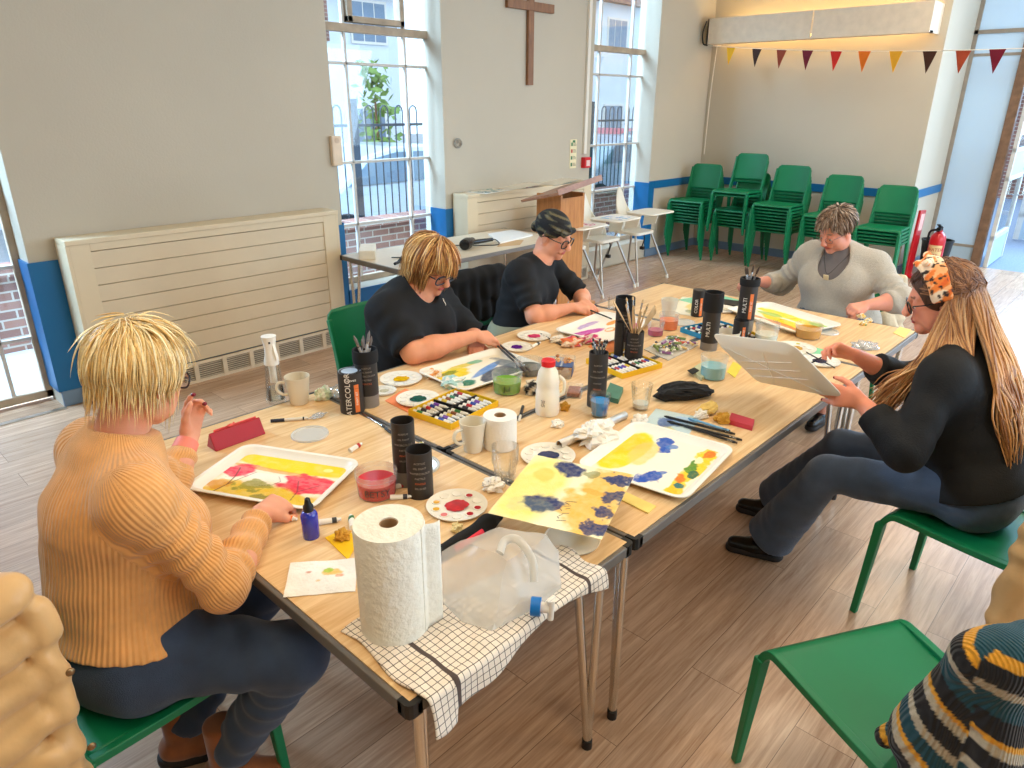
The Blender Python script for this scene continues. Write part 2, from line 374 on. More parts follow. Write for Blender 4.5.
m = MB().box((RX-.05, -2.7, 0), (RX+.05, -2.6, 2.6)).box((RX-.05, -3.5, 0), (RX+.05, -2.7, ZC)).box((RX-.05, -2.7, 2.56), (RX+.05, -.3, 2.66)); struct(m.build('trim_4', FRG))
def door(name, hinge, ang, wdt=1.0, side=1):
    d = thing(name, '', '', (hinge[0], hinge[1], 0), R(ang)); del d['label'], d['category']; struct(d)
    m = MB(); h = 2.5
    m.box((0, -.022, 0), (.07, .022, h)).box((wdt-.07, -.022, 0), (wdt, .022, h)).box((0, -.022, h-.08), (wdt, .022, h)).box((0, -.022, .32), (wdt, .022, .38)).box((0, -.022, 1.0), (wdt, .022, 1.05)).box((0, -.022, 1.32), (wdt, .022, 1.36))
    m.build('door_frame', mat('door_white', (208, 208, 204), .5), d, bevel=.004)
    MB().box((.07, -.012, 0), (wdt-.07, .012, .34)).box((.07, -.012, 1.05), (wdt-.07, .012, 1.32)).build('door_panel', PANEL, d)
    MB().box((.07, -.003, .38), (wdt-.07, .003, 1.0)).box((.07, -.003, 1.36), (wdt-.07, .003, h-.08)).build('pane', GLASS, d)
    for s in (-1, 1):
        m = MB().tube([(.10, s*.02, .78), (.10, s*.075, .78), (.10, s*.075, 1.18), (.10, s*.02, 1.18)], .011, 10); m.build('door_handle', CHROME, d, smooth=True)
    return d
door('door_1', (RX+1.0, .76, 0), 181, 1.0)
door('door_2', (RX+.05, -1.55, 0), 20, 1.0)
door('door_3', (RX+2.6, .9, 0), -78, 1.1)
# ---- uplighter pelmet on the back wall
m = MB(); 
for a, b in ((1.47, 2.655), (2.665, 3.93)):
    m.box((7.93, a, 2.49), (7.95, b, 2.77))
m.box((7.955, 1.47, 2.49), (BX-.004, 1.49, 2.77)); m.box((7.93, 3.91, 2.49), (BX-.004, 3.93, 2.77)).box((7.95, 1.47, 2.49), (8.06, 3.93, 2.51))
c = tag(m.build('light_pelmet', mat('pelmet_white', (226, 212, 192), .6)), 'long cream boxed-in uplighter pelmet high on the back wall', 'light fitting')
m = MB().cyl((8.13, 1.55, 2.545), (8.13, 3.85, 2.545), .016, seg=12); m.build('lamp_tube', mat('tube_lamp', (255, 214, 140), .5, emit=((255, 205, 120), 14)), c, smooth=True)
# wires and an orange tie at the pelmet's left end
tag(MB().tube(spline([(7.9, 3.93, 2.74), (7.87, 3.95, 2.62), (7.86, 3.93, 2.5), (7.84, 3.86, 2.47)]), .008, 6).build('dark_cable', BLACK, smooth=True), 'short dark cable hanging at the left end of the pelmet', 'cable')
tag(MB().tube(spline([(8.27, 3.96, 2.5), (8.268, 3.985, 1.9), (8.27, 3.99, 1.2)]), .006, 6).build('white_cable', WHITE, smooth=True), 'thin white cable running down the corner below the pelmet', 'cable')
# ceiling lamps (the fittings that light the room)
for lx, ly in LAMPS:
    t = thing('ceiling_lamp', 'white oblong ceiling lamp, %s along, %s' % ({-.4: 'nearest', 2.2: 'second', 4.8: 'third', 7.2: 'farthest'}[lx], {-1.8: 'row on the right', .5: 'row above the tables'}[ly]), 'lamp', (lx, ly, 3.56), group='ceiling lamps')
    MB().box((lx-.64, ly-.28, 3.545), (lx+.64, ly+.28, ZC)).build('housing', WHITE, t, world=True)
    MB().box((lx-.6, ly-.25, 3.53), (lx+.6, ly+.25, 3.544)).build('diffuser', mat('lamp_diffuser', (255, 236, 200), .5, emit=((255, 228, 180), 3)), t, world=True)
# ---- panelled warm-air heaters under the left wall
def heater(x0, x1, lab, h=1.05):
    t = thing('panelled_heater', lab, 'heater', ((x0+x1)/2, 3.94, 0)); y = 3.83; e = .13
    MB().box((x0, y-.01, h-.03), (x1, WLF-.02, h)).build('top_board', CREAM, t, world=True, bevel=.004)
    m = MB().box((x0, y, 0), (x0+.02, WLF-.02, h-.03)); m.build('side_panel', CREAM, t, world=True); m = MB().box((x1-.02, y, 0), (x1, WLF-.02, h-.03)); m.build('side_panel', CREAM, t, world=True)
    m = MB().box((x0+.02, y, .15), (x0+e, y+.02, h-.03)).box((x1-e, y, .15), (x1-.02, y+.02, h-.03)).box((x0+e, y, h-.075), (x1-e, y+.02, h-.03)); m.build('front_frame', CREAM, t, world=True, bevel=.002)
    m = MB(); n = 8; z0, z1 = .15, h-.08
    for i in range(n):
        a = z0+(z1-z0)*i/n; b = z0+(z1-z0)*(i+1)/n
        m.add([(x0+e, y+.012, a+.004), (x1-e, y+.012, a+.004), (x1-e, y+.006, b), (x0+e, y+.006, b), (x0+e, y+.03, a+.004), (x1-e, y+.03, a+.004), (x1-e, y+.03, b), (x0+e, y+.03, b)],
              [(0, 1, 2, 3), (0, 4, 5, 1), (3, 2, 6, 7), (4, 7, 6, 5), (0, 3, 7, 4), (1, 5, 6, 2)])
    m.build('board_front', CREAMD, t, world=True)
    MB().box((x0+e, y+.028, .15), (x1-e, y+.04, h-.08)).build('board_back', DARKGAP, t, world=True)
    m = MB().box((x0, y, 0), (x1, y+.012, .02)).box((x0, y, .125), (x1, y+.012, .146))
    k = int((x1-x0)/.19)
    for i in range(k+1): xx = x0+(x1-x0-.03)*i/k; m.box((xx, y-.002, .0), (xx+.03, y+.014, .14))
    m.build('grille_frame', mat('grille_cream', (222, 206, 180), .5), t, world=True)
    m = MB()
    for i in range(7): m.box((x0+.01, y+.006, .024+i*.0145), (x1-.01, y+.014, .031+i*.0145))
    m.build('grille_slats', mat('grille_slat', (196, 182, 160), .5), t, world=True)
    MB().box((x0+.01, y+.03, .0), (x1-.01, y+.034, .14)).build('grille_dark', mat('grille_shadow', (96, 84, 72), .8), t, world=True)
    return t
heater(.60, 2.45, 'long cream board-fronted heater casing behind the blonde woman in the camel jumper')
heater(3.80, 5.62, 'cream board-fronted heater casing behind the lectern with leaflets on top')
# ---- things fixed to the left wall
m = MB().box((4.785, WLF-.035, 1.97), (4.86, WLF-.002, 2.95)).box((4.50, WLF-.04, 2.60), (5.14, WLF-.004, 2.675))
tag(m.build('wooden_cross', DARKWOOD, bevel=.003), 'plain brown wooden cross hanging on the left wall', 'cross')
m = MB().box((5.70, WLF-.03, 1.31), (5.745, WLF, ZC)); tag(m.build('conduit', WHITE, bevel=.003), 'white vertical cable conduit running down to the red call point', 'conduit')
t = thing('fire_call_point', 'small red fire alarm call point below the white conduit', 'alarm', (5.75, WLF, 1.2))
MB().box((5.69, WLF-.055, 1.165), (5.80, WLF, 1.275)).build('housing', mat('alarm_red', (214, 34, 44), .35), t, world=True, bevel=.006)
MB().box((5.715, WLF-.058, 1.185), (5.775, WLF-.054, 1.245)).build('front_plate', mat('alarm_white', (240, 210, 205), .4), t, world=True)
t = thing('safety_notice', 'small cream and green fire notice beside the red call point', 'notice', (5.55, WLF, 1.17))
MB().box((5.49, WLF-.006, 1.17), (5.60, WLF, 1.46)).build('sheet', mat('notice_cream', (238, 226, 186), .5), t, world=True)
m = MB()
for i, c in enumerate(((60, 120, 70), (190, 60, 50), (70, 120, 80), (70, 120, 80))):
    m.col = lin(c); m.box((5.505, WLF-.0075, 1.395-i*.068), (5.53, WLF-.006, 1.43-i*.068))
    m.col = lin((120, 115, 90))
    for k in range(3): m.box((5.538, WLF-.0075, 1.398-i*.068+k*.012), (5.59-.01*(k == 2), WLF-.006, 1.403-i*.068+k*.012))
m.col = lin((60, 120, 70)); m.box((5.53, WLF-.0075, 1.43), (5.57, WLF-.006, 1.452))
m.build('print', mat('print_ink', 0, .5, attr=True), t, world=True)
t = thing('door_chime', 'cream oblong wall box at the left edge of the near window', 'wall box', (2.61, 4.0, 1.35))
MB().box((2.565, WLF-.04, 1.35), (2.655, WLF-.0, 1.57)).build('case', mat('cream_plastic', (228, 206, 180), .45), t, world=True, bevel=.01)
MB().cyl((2.61, WLF-.044, 1.535), (2.61, WLF-.038, 1.535), .02, seg=20).build('button', mat('cream_plastic2', (206, 182, 158), .45), t, world=True, smooth=True)
m = MB()
for i in range(5):
    a0 = i*1.3; m.tube([(3.885+.03*math.cos(a0+k*.45)+.01*i-.02, WLF-.012, 1.475+.04*math.sin(a0+k*.45)*(1 if i % 2 else .7)) for k in range(11)], .003, 5)
tag(m.build('coiled_wire', mat('grey_wire', (150, 146, 138), .5), smooth=True), 'small scribble of coiled grey wire fixed on the left wall', 'wire')
# ---- outside
GROUND = mat('tarmac', (150, 150, 152), .9, var=.12, scale=3, bump=.3)
struct(MB().box((-20, WLB, -.35), (40, 40, -.12)).build('ground', GROUND)); struct(MB().box((RX, -20, -.16), (40, WLB, -.02)).build('ground', mat('lobby_mat', (128, 140, 160), .95, var=.18, scale=60)))
BRK = bpy.data.materials.new('brickwork'); BRK.use_nodes = True
_n = BRK.node_tree.nodes; _b = _n['Principled BSDF']; _b.inputs['Roughness'].default_value = .9; _br = _n.new('ShaderNodeTexBrick'); _tc = _n.new('ShaderNodeTexCoord'); _mp = _n.new('ShaderNodeMapping')
_mp.inputs['Rotation'].default_value = (R(90), 0, 0); _br.inputs['Scale'].default_value = 1; _br.inputs['Brick Width'].default_value = .23; _br.inputs['Row Height'].default_value = .075; _br.inputs['Mortar Size'].default_value = .008
_br.inputs['Color1'].default_value = (*lin((150, 104, 90)), 1); _br.inputs['Color2'].default_value = (*lin((122, 84, 76)), 1); _br.inputs['Mortar'].default_value = (*lin((176, 164, 152)), 1)
BRK.node_tree.links.new(_tc.outputs['Object'], _mp.inputs[0]); BRK.node_tree.links.new(_mp.outputs[0], _br.inputs[0]); BRK.node_tree.links.new(_br.outputs[0], _b.inputs['Base Color'])
tag(MB().box((-3, 5.9, -.3), (14, 6.15, .50)).box((-3, 5.86, .5), (14, 6.19, .56)).build('brick_wall', BRK), 'low brick boundary wall outside below the railings', 'wall')
t = thing('bow_top_railing', 'black bow-topped steel railing outside the windows', 'railing', (4, 6.4, -.2)); IRON = mat('black_iron', (44, 52, 62), .5)
m = MB(); MB().box((1.5, 6.38, .30), (14, 6.42, .34)).box((1.5, 6.38, 1.55), (14, 6.42, 1.58)).build('rail', IRON, t, world=True)
for i in range(52):
    x = 2.2+i*.22; m.tube([(x, 6.4, -.2), (x, 6.4, 1.72)]+[(x+.055-.055*math.cos(a), 6.4, 1.72+.06*math.sin(a)) for a in (.6, 1.2, 1.57, 1.95, 2.5)]+[(x+.11, 6.4, 1.72), (x+.11, 6.4, -.2)], .009, 5)
m.build('bow_bars', IRON, t, world=True)
MB().box((4.4, 6.36, -.2), (4.49, 6.44, 1.85)).box((8.9, 6.36, -.2), (8.99, 6.44, 1.85)).build('post', IRON, t, world=True)
HW = mat('white_render', (226, 232, 236), .8, var=.04, scale=2); HR = mat('roof_tile', (150, 108, 92), .85, var=.15, scale=8)
HG = mat('house_glass', (120, 140, 160), .2)
def house(x0, x1, y, z1, rz, lab, brick=False, wins=()):
    t = thing('terraced_house', lab, 'house', ((x0+x1)/2, y+2, -.3)); MB().box((x0, y, -.3), (x1, y+4, z1)).build('wall', BRK if brick else HW, t, world=True)
    m = MB(); m.prism([(y-.3, z1), (y+4.3, z1), (y+2, z1+rz)], x0-.2, x1+.2, axis=0); m.build('roof', HR, t, world=True)
    for (wx, wz) in wins:
        f = MB().box((wx-.62, y-.05, wz-.55), (wx+.62, y+.02, wz+.55)).build('window', WHITE, t, world=True)
        g = MB()
        for k in range(3): g.box((wx-.56+k*.38, y-.06, wz-.48), (wx-.22+k*.38, y-.04, wz+.48))
        g.build('pane', HG, f, world=True)
house(9, 13.6, 17, 4.6, 2.4, 'white rendered house across the road seen through the near window', wins=((12.6, 3.9), (10.2, 3.9), (12.4, 1.2)))
house(2.0, 8.6, 13.0, 5.6, 2.0, 'tall pale building with brick upper storey seen through the near window', wins=((3.0, 3.4),))
house(20, 33, 16, 5.2, 3.0, 'white house with white windows seen through the far window', wins=((23.0, 4.2), (27, 4.2), (30.5, 4.2), (23, 1.3), (27, 1.3), (30.5, 1.3)))
MB().box((2.0, 12.95, 3.0), (8.6, 13.0, 5.6)).build('brick_storey', BRK, bpy.data.objects['terraced_house.001'], world=True)
tag(MB().box((-9, 7.2, -.3), (.9, 7.45, 1.3)).build('garden_wall', BRK), 'brick garden wall outside the far-left window', 'wall')
tag(MB().box((-4.5, 9.5, -.3), (.4, 13.5, 4.6)).build('brick_house', BRK), 'brick building beyond the garden wall at the far left', 'house')
def car(x, y, col, lab, rz=0):
    t = thing('parked_car', lab, 'car', (x, y, -.3), R(rz)); L = 2.1
    cm = mat('car_paint_%d_%d_%d' % col, col, .3, coat=.6, var=.02)
    body = [(-L, .35), (-L+.02, .75), (-L+.15, .93), (-1.35, 1.0), (-.85, 1.4), (-.3, 1.52), (.75, 1.5), (1.45, 1.12), (1.9, 1.0), (L, .8), (L, .35), (1.75, .25), (-1.75, .25)]
    MB().prism(body, -.84, .84, axis=1).build('body', cm, t, bevel=.06)
    m = MB()
    for s in (-1, 1):
        m.prism([(-1.2, 1.02), (-.8, 1.36), (-.3, 1.44), (-.02, 1.44), (-.02, 1.02)], s*.85-.006, s*.85+.006, axis=1).prism([(.05, 1.02), (.05, 1.44), (.72, 1.43), (1.28, 1.06)], s*.85-.006, s*.85+.006, axis=1)
    m.build('side_window', mat('car_glass', (120, 140, 156), .15), t)
    for sx in (-1.3, 1.3):
        for s in (-1, 1):
            w = MB().cyl((sx, s*.72, .33), (sx, s*.88, .33), .33, seg=28).build('wheel', mat('tyre', (40, 42, 46), .8), t, smooth=True)
            MB().cyl((sx, s*.875, .33), (sx, s*.89, .33), .2, seg=20).build('hub_cap', CHROME, w, smooth=True)
    MB().box((L-.02, -.7, .6), (L+.03, -.4, .75)).box((L-.02, .4, .6), (L+.03, .7, .75)).build('headlight', WHITE, t)
    MB().box((-L-.05, -.82, .35), (-L+.06, .82, .55)).box((L-.06, -.82, .35), (L+.05, .82, .55)).build('bumper', mat('bumper_grey', (120, 130, 142), .5), t, bevel=.02)
car(6.4, 8.7, (196, 206, 214), 'silver car parked beyond the railings seen through the near window', 4)
car(12.4, 8.6, (176, 190, 204), 'pale blue-grey car parked nearest in the far window', 0)
car(16.4, 11.6, (214, 50, 70), 'red car parked beyond the pale car in the far window', 10)
t = thing('leafy_shrub', 'small green shrub outside beyond the railings', 'shrub', (9.1, 12.2, -.3)); m = MB()
for i in range(260):
    a = rnd.uniform(0, 6.28); r = rnd.uniform(0, .9); z = rnd.uniform(.4, 2.9); q = Vector((9.1+r*math.cos(a)*(1.1-z*.25), 12.2+r*math.sin(a)*.5, -.3+z)); s = rnd.uniform(.08, .16); u = Vector((rnd.uniform(-1, 1), rnd.uniform(-1, 1), rnd.uniform(-1, 1))).normalized(); v = u.orthogonal()
    m.add([q-u*s, q+v*s*.5, q+u*s, q-v*s*.5], [(0, 1, 2, 3)])
m.build('leaves', mat('leaf_green', (120, 150, 70), .7, var=.3), t, world=True); MB().cyl((9.1, 12.2, -.3), (9.1, 12.2, 1.9), .06, .02, 8).build('stem', DARKWOOD, t, world=True)
# beyond the entrance
t = thing('brick_porch', 'brick and glass building seen through the open entrance', 'building', (19, 1, 0))
MB().box((18, -8, -.1), (19, 6, 2.7)).build('wall', BRK, t, world=True)
for k in range(3): MB().box((17.93, -1.2+k*1.7, 1.0), (17.99, .1+k*1.7, 2.2)).build('window', WHITE, t, world=True)
# ================================================================ tables
EDGE = mat('grey_edge_trim', (122, 116, 110), .4, metal=.5, var=.05)
def v_leg(m, x, y, dx, dy, h, r=.0125):
    m.tube([(x-dx*.028, y-dy*.03, h), (x+.012*dx, y+dy*.012, .02)], r, 12); m.tube([(x+dx*.022, y+dy*.02, h), (x+.012*dx+.001, y+dy*.012, .02)], r, 12)
def folding_table(x0, y0, x1, y1, lab, axis, h=.72, mt=None, group='folding tables pushed together under the paints'):
    t = thing('folding_table', lab, 'table', ((x0+x1)/2, (y0+y1)/2, 0), group=group); e = .003
    x0 += e; y0 += e; x1 -= e; y1 -= e
    MB().box((x0+.014, y0+.014, h-.026), (x1-.014, y1-.014, h)).build('table_top', mt or TABLEM, t, world=True)
    m = MB().box((x0, y0+.02, h-.032), (x0+.0138, y1-.02, h-.001)).box((x1-.0138, y0+.02, h-.032), (x1, y1-.02, h-.001)).box((x0+.02, y0, h-.032), (x1-.02, y0+.0138, h-.001)).box((x0+.02, y1-.0138, h-.032), (x1-.02, y1, h-.001))
    m.build('edge_trim', EDGE, t, world=True, bevel=.003)
    for cx, cy, sx, sy in ((x0, y0, 1, 1), (x1, y0, -1, 1), (x1, y1, -1, -1), (x0, y1, 1, -1)):
        P = [(0, .035), (0, .012), (.004, .004), (.012, 0), (.035, 0), (.035, .0137), (.0137, .0137), (.0137, .035)]
        MB().prism([(cx+sx*a, cy+sy*b) for a, b in (P if sx*sy > 0 else P[::-1])], h-.034, h+.0006).build('corner_cap', BLACK, t, world=True)
    m = MB()
    if axis == 'y': lx = (x0+.085, x1-.085); ly = (y0+.075, y1-.075)
    else: lx = (x0+.075, x1-.075); ly = (y0+.085, y1-.085)
    for i, x in enumerate(lx):
        for j, y in enumerate(ly):
            g = MB(); v_leg(g, x, y, 0 if axis == 'y' else 1, 0 if axis == 'x' else 1, h-.03) if False else v_leg(g, x, y, (1 if i else -1), (1 if j else -1), h-.03)
            g.build('leg', CHROME, t, world=True, smooth=True)
            MB().cyl((x+(.012 if i else -.012), y+(.012 if j else -.012), 0), (x+(.012 if i else -.012), y+(.012 if j else -.012), .03), .016, seg=12).build('foot', BLACK, t, world=True, smooth=True)
    MB().box((x0+.05, y0+.06, h-.055), (x0+.075, y1-.06, h-.028)).box((x1-.075, y0+.06, h-.055), (x1-.05, y1-.06, h-.028)).build('under_frame', EDGE, t, world=True)
    return t
folding_table(0, 0, .77, 1.53, 'near pale wood folding table set crosswise, with paper towel roll and towel', 'y')
folding_table(.77, 0, 2.60, .765, 'long pale wood folding table on the side nearest the long-haired woman', 'x')
folding_table(.77, .765, 2.60, 1.53, 'long pale wood folding table in front of the two women in black tops', 'x')
folding_table(2.60, 0, 3.37, 1.53, 'far pale wood folding table crosswise in front of the woman in grey', 'y')
folding_table(2.40, 3.02, 4.23, 3.79, 'pale folding table under the near window with hair dryer and papers', 'x', mt=mat('pale_laminate', (222, 206, 180), .4, var=.04, scale=3, stretch=(1, 8, 1)), group='side tables')
for o in [o for o in bpy.data.objects if o.get('group') == 'side tables']: del o['group']
# ================================================================ green chairs
GREEN = mat('green_plastic', (6, 116, 72), .42, var=.05, scale=5, bump=.06, bscale=300)
def make_chair():
    t = thing('stacking_chair', 'green', 'chair')
    def seat(u, v):
        x = .205-.40*v; w = .215-.018*v; y = (u*2-1)*w
        z = .452-.022*math.sin(min(1, v*1.15)*math.pi)*(1-.55*abs(u*2-1)**2.5)-.010*v
        if v < .10: z -= (.10-v)**2*2.6
        return (x, y, z)
    MB().grid(seat, 20, 20).build('seat', GREEN, t, smooth=True, auto=False, solid=.009)
    def back(u, v):
        z = .555+.295*v; w = .205-.012*v; e = max(0, v-.82)/.18; w -= .035*(1-math.sqrt(max(0, 1-e*e)))
        y = (u*2-1)*w; x = -.222-.26*(z-.44)-.022*(1-(2*u-1)**2)
        return (x, y, z)
    MB().grid(back, 18, 16).build('backrest', GREEN, t, smooth=True, auto=False, solid=.009)
    for s in (1, -1):
        m = MB(); pts = spline([(-.20, s*.197, .436), (-.05, s*.204, .438), (.12, s*.211, .444), (.178, s*.2125, .44), (.205, s*.214, .41), (.213, s*.2145, .37)], 5)
        m.tube(pts, .016, 4, flat=1.0).build('side_rail', GREEN, t, bevel=.003)
        g = MB(); g.add([(.197, s*.198, .40), (.229, s*.198, .40), (.229, s*.230, .40), (.197, s*.230, .40), (.222, s*.216, 0), (.246, s*.216, 0), (.246, s*.238, 0), (.222, s*.238, 0)], [(0, 1, 2, 3), (7, 6, 5, 4), (0, 4, 5, 1), (1, 5, 6, 2), (2, 6, 7, 3), (3, 7, 4, 0)])
        g.build('leg', GREEN, t, bevel=.004)
        g = MB(); g.add([(-.222, s*.182, .44), (-.188, s*.182, .44), (-.188, s*.214, .44), (-.222, s*.214, .44), (-.272, s*.206, 0), (-.25, s*.206, 0), (-.25, s*.228, 0), (-.272, s*.228, 0)], [(0, 1, 2, 3), (7, 6, 5, 4), (0, 4, 5, 1), (1, 5, 6, 2), (2, 6, 7, 3), (3, 7, 4, 0)])
        g.build('leg', GREEN, t, bevel=.004)
        m = MB().bar((-.205, s*.199, .44), (-.305, s*.193, .81), .028, .022, up=(0, 1, 0)); m.build('back_upright', GREEN, t, bevel=.004)
    return t
chair0 = make_chair(); used = [0]
def place_chair(x, y, face, lab, z=0, group=None):
    c = chair0 if not used[0] else copy_tree(chair0); used[0] = 1
    c.location = (x, y, z); c.rotation_euler = (0, 0, R(face)); c['label'] = lab
    if group: c['group'] = group
    elif 'group' in c: del c['group']
    return c
place_chair(1.035, -.60, 59.7, 'empty green chair with the striped jumper over its back, nearest the camera')
place_chair(-.23, .83, 4, 'green chair under the blonde woman in the camel jumper, puffer coat on its back')
place_chair(1.40, 1.78, -90, 'green chair under the blonde woman in the black top, its back edge showing')
place_chair(2.23, 1.80, -90, 'green chair with a black jacket, under the woman in the headscarf')
place_chair(3.86, .57, 180, 'green chair under the grey-haired woman at the far end of the tables')
place_chair(2.06, -.575, 79, 'green chair under the long-haired woman in the floral headband')
stacks = [(7.62, 3.66, 8, 183, 'leftmost stack in the corner by the far window'), (7.72, 3.10, 6, 181, 'second stack from the left'),
          (7.70, 2.60, 9, 181, 'third stack from the left'), (7.74, 2.03, 7, 181, 'fourth stack from the left, behind the grey-haired woman'), (7.76, 1.47, 5, 182, 'rightmost stack beside the fire extinguisher')]
words = ['bottom', 'second', 'third', 'fourth', 'fifth', 'sixth', 'seventh', 'eighth', 'ninth']
for sx, sy, n, a, desc in stacks:
    for k in range(n):
        w = 'topmost' if (k == n-1 and n != 6) else (words[k]+(' from the floor' if k else ''))
        place_chair(sx-.016*k, sy+.002*math.sin(k*2.1), a, 'green chair, %s, %s' % (w, desc), z=.038*k, group='stacked green chairs along the back wall')
for k in range(2):
    place_chair(7.70-.12-.016*k, 3.12, 181, 'green chair, %s, %s' % (('lower of the top two', 'topmost')[k], stacks[1][4]), z=.375+.038*k, group='stacked green chairs along the back wall')
# ================================================================ lectern
LW = wood_mat('lectern_top_wood', (150, 104, 78), (176, 128, 98), .45, 3, (3, 12, 3))
t = thing('lectern', 'wooden lectern with sloping top behind the woman in the headscarf', 'lectern', (4.46, 3.36, 0))
m = MB().box((4.30, 3.17, .06), (4.325, 3.45, 1.06)).box((4.615, 3.17, .06), (4.64, 3.45, 1.06)).box((4.325, 3.17, .06), (4.615, 3.19, 1.03)); m.build('column', OAK, t, world=True)
MB().box((4.20, 3.05, 0), (4.72, 3.52, .06)).build('base', OAK, t, world=True, bevel=.006)
m = MB(); m.T = Matrix.Translation((4.46, 3.30, 1.085)) @ Matrix.Rotation(R(-8), 4, 'Y') @ Matrix.Rotation(R(-13), 4, 'X'); m.box((-.31, -.22, -.012), (.31, .22, .012)); m.build('sloping_top', LW, t, world=True, bevel=.004)
m.v = []; m.f = []; m.m = []; m.c = []; m.box((-.31, -.235, -.014), (.31, -.221, .035)); m.build('book_ledge', LW, t, world=True)
# ================================================================ high chairs
HCW = mat('high_chair_plastic', (240, 232, 214), .35, var=.02); HCL = mat('high_chair_leg', (176, 170, 162), .35, metal=.8)
def high_chair(x, y, rz, lab):
    t = thing('high_chair', lab, 'high chair', (x, y, 0), R(rz), group='white high chairs')
    def sh(u, v):
        a = math.pi*(u*1.0); w = .16+.0*v
        return (-.02-.17*math.sin(a)-.04*v, -.165*math.cos(a)*(1-.25*v*v*(1 if v > .5 else .5)), .52+v*(.16+.29*max(0, math.sin(a))**3))
    MB().grid(sh, 24, 14).build('seat_shell', HCW, t, smooth=True, auto=False, solid=.012)
    MB().prism(rrect(-.17, -.17, .17, .17, .06), .50, .53).build('seat', HCW, t, bevel=.006)
    MB().prism(rrect(.02, -.235, .37, .235, .07), .735, .75).build('tray', HCW, t, bevel=.005)
    m = MB(); 
    for s in (-1, 1): MB().prism([(.0, .56), (.16, .60), (.2, .735), (.02, .735)], s*.17-.008, s*.17+.008, axis=1).build('tray_support', HCW, t)
    for sx in (-1, 1):
        for sy in (-1, 1):
            g = MB().tube([(sx*.12, sy*.14, .52), (sx*.27+.02, sy*.29, .02)], .012, 10); g.build('leg', HCL, t, smooth=True)
            g = MB().cyl((sx*.27+.02, sy*.29, 0), (sx*.265+.02, sy*.285, .04), .015, seg=10); g.build('foot', WHITE, t, smooth=True)
    g = MB().tube(spline([(.0, .12, .53), (.05, .14, .44), (.02, .15, .33)]), .007, 5); g.build('strap', BLACK, t); g = MB().box((.0, .13, .30), (.05, .165, .335)); g.build('buckle', BLACK, t, bevel=.004)
high_chair(4.72, 3.46, -88, 'white high chair with a pink leaflet on its tray, beside the lectern')
high_chair(5.34, 3.50, -90, 'middle white high chair with blue leaflets on its tray')
high_chair(5.98, 3.50, -91, 'white high chair nearest the far window with an empty tray')
# ================================================================ bunting
t = thing('bunting', 'string of autumn-coloured triangular bunting across the back of the hall', 'bunting', (7.6, 2, 2.4))
A = Vector((7.90, 3.90, 2.475)); B = Vector(at(1060, 47, 6.9, 0)); 
def bl(u): p = A.lerp(B, u); p.z -= .045*4*u*(1-u); return p
MB().tube([bl(i/30) for i in range(31)], .004, 6).build('string', WHITE, t, world=True, smooth=True)
def usolve(px):
    lo, hi = 0, 1
    for _ in range(30):
        mid = (lo+hi)/2; v = np.array(bl(mid))-CO; x = 512+CF*(v@RT)/(v@FW)
        if x < px: lo = mid
        else: hi = mid
    return lo
FC = [(236, 178, 40), (62, 40, 34), (150, 66, 44), (112, 26, 46), (214, 44, 34), (236, 120, 26), (240, 176, 46), (72, 40, 28), (170, 70, 40), (124, 24, 48)]
for px, c in zip((730.5, 757, 781.5, 808, 836, 865, 896.5, 930, 963.5, 998), FC):
    u = usolve(px); p = bl(u); d = (bl(min(1, u+.01))-bl(u-.01)).normalized(); w = .068
    def fl(a, b): q = p+d*((a*2-1)*w*(1-b))+Vector((.012*math.sin(b*3+px), 0, -.19*b)); return q
    MB().grid(fl, 4, 6).build('flag', mat('felt_%d_%d_%d' % c, c, .85, bump=.1), t, world=True, solid=.002)
# ================================================================ fire point
RED = mat('extinguisher_red', (200, 24, 34), .3, coat=.4); t = thing('fire_extinguisher', 'red fire extinguisher standing beside the rightmost stack of chairs', 'fire extinguisher', (8.38, 1.08, 0))
prof = [(.0, .0), (.07, 0), (.08, .01), (.08, .42), (.074, .46), (.05, .495), (.03, .51), (.03, .53)]
MB().lathe(prof, 28, (8.38, 1.08, 0)).build('cylinder', RED, t, world=True, smooth=True)
m = MB(); m.box((8.30, 1.06, .53), (8.42, 1.10, .56)).bar((8.40, 1.08, .56), (8.27, 1.08, .60), .03, .012).bar((8.40, 1.08, .55), (8.28, 1.08, .53), .03, .012); m.cyl((8.38, 1.08, .5), (8.38, 1.08, .57), .022); m.build('valve_handle', BLACK, t, world=True)
MB().tube(spline([(8.40, 1.1, .53), (8.42, 1.18, .50), (8.42, 1.19, .38), (8.40, 1.175, .2), (8.39, 1.17, .12)]), .012, 8).build('hose', BLACK, t, world=True, smooth=True)
m = MB(); 
for i in range(9):
    a0 = R(130+i*12); a1 = R(130+(i+1)*12); r = .0812
    m.add([(8.38+r*math.cos(a0), 1.08+r*math.sin(a0), .12), (8.38+r*math.cos(a1), 1.08+r*math.sin(a1), .12), (8.38+r*math.cos(a1), 1.08+r*math.sin(a1), .37), (8.38+r*math.cos(a0), 1.08+r*math.sin(a0), .37)], [(0, 1, 2, 3)])
lb = m.build('label', mat('label_cream', (232, 206, 150), .5), t, world=True)
m = MB(); cyl_text(m, 'WATER', .05, .0818, .32, R(184)); cyl_text(m, 'FIRE', .04, .0818, .26, R(184))
for k in range(5): cyl_text(m, '- - - - - -', .03, .0818, .215-.022*k, R(184))
m.T = None; m.v = [(x+8.38, y+1.08, z) for x, y, z in m.v]; m.build('lettering', mat('ink_red', (176, 30, 36), .5), lb, world=True)
t = thing('extinguisher_stand', 'red backboard stand behind the fire extinguisher', 'stand', (8.22, 1.26, 0))
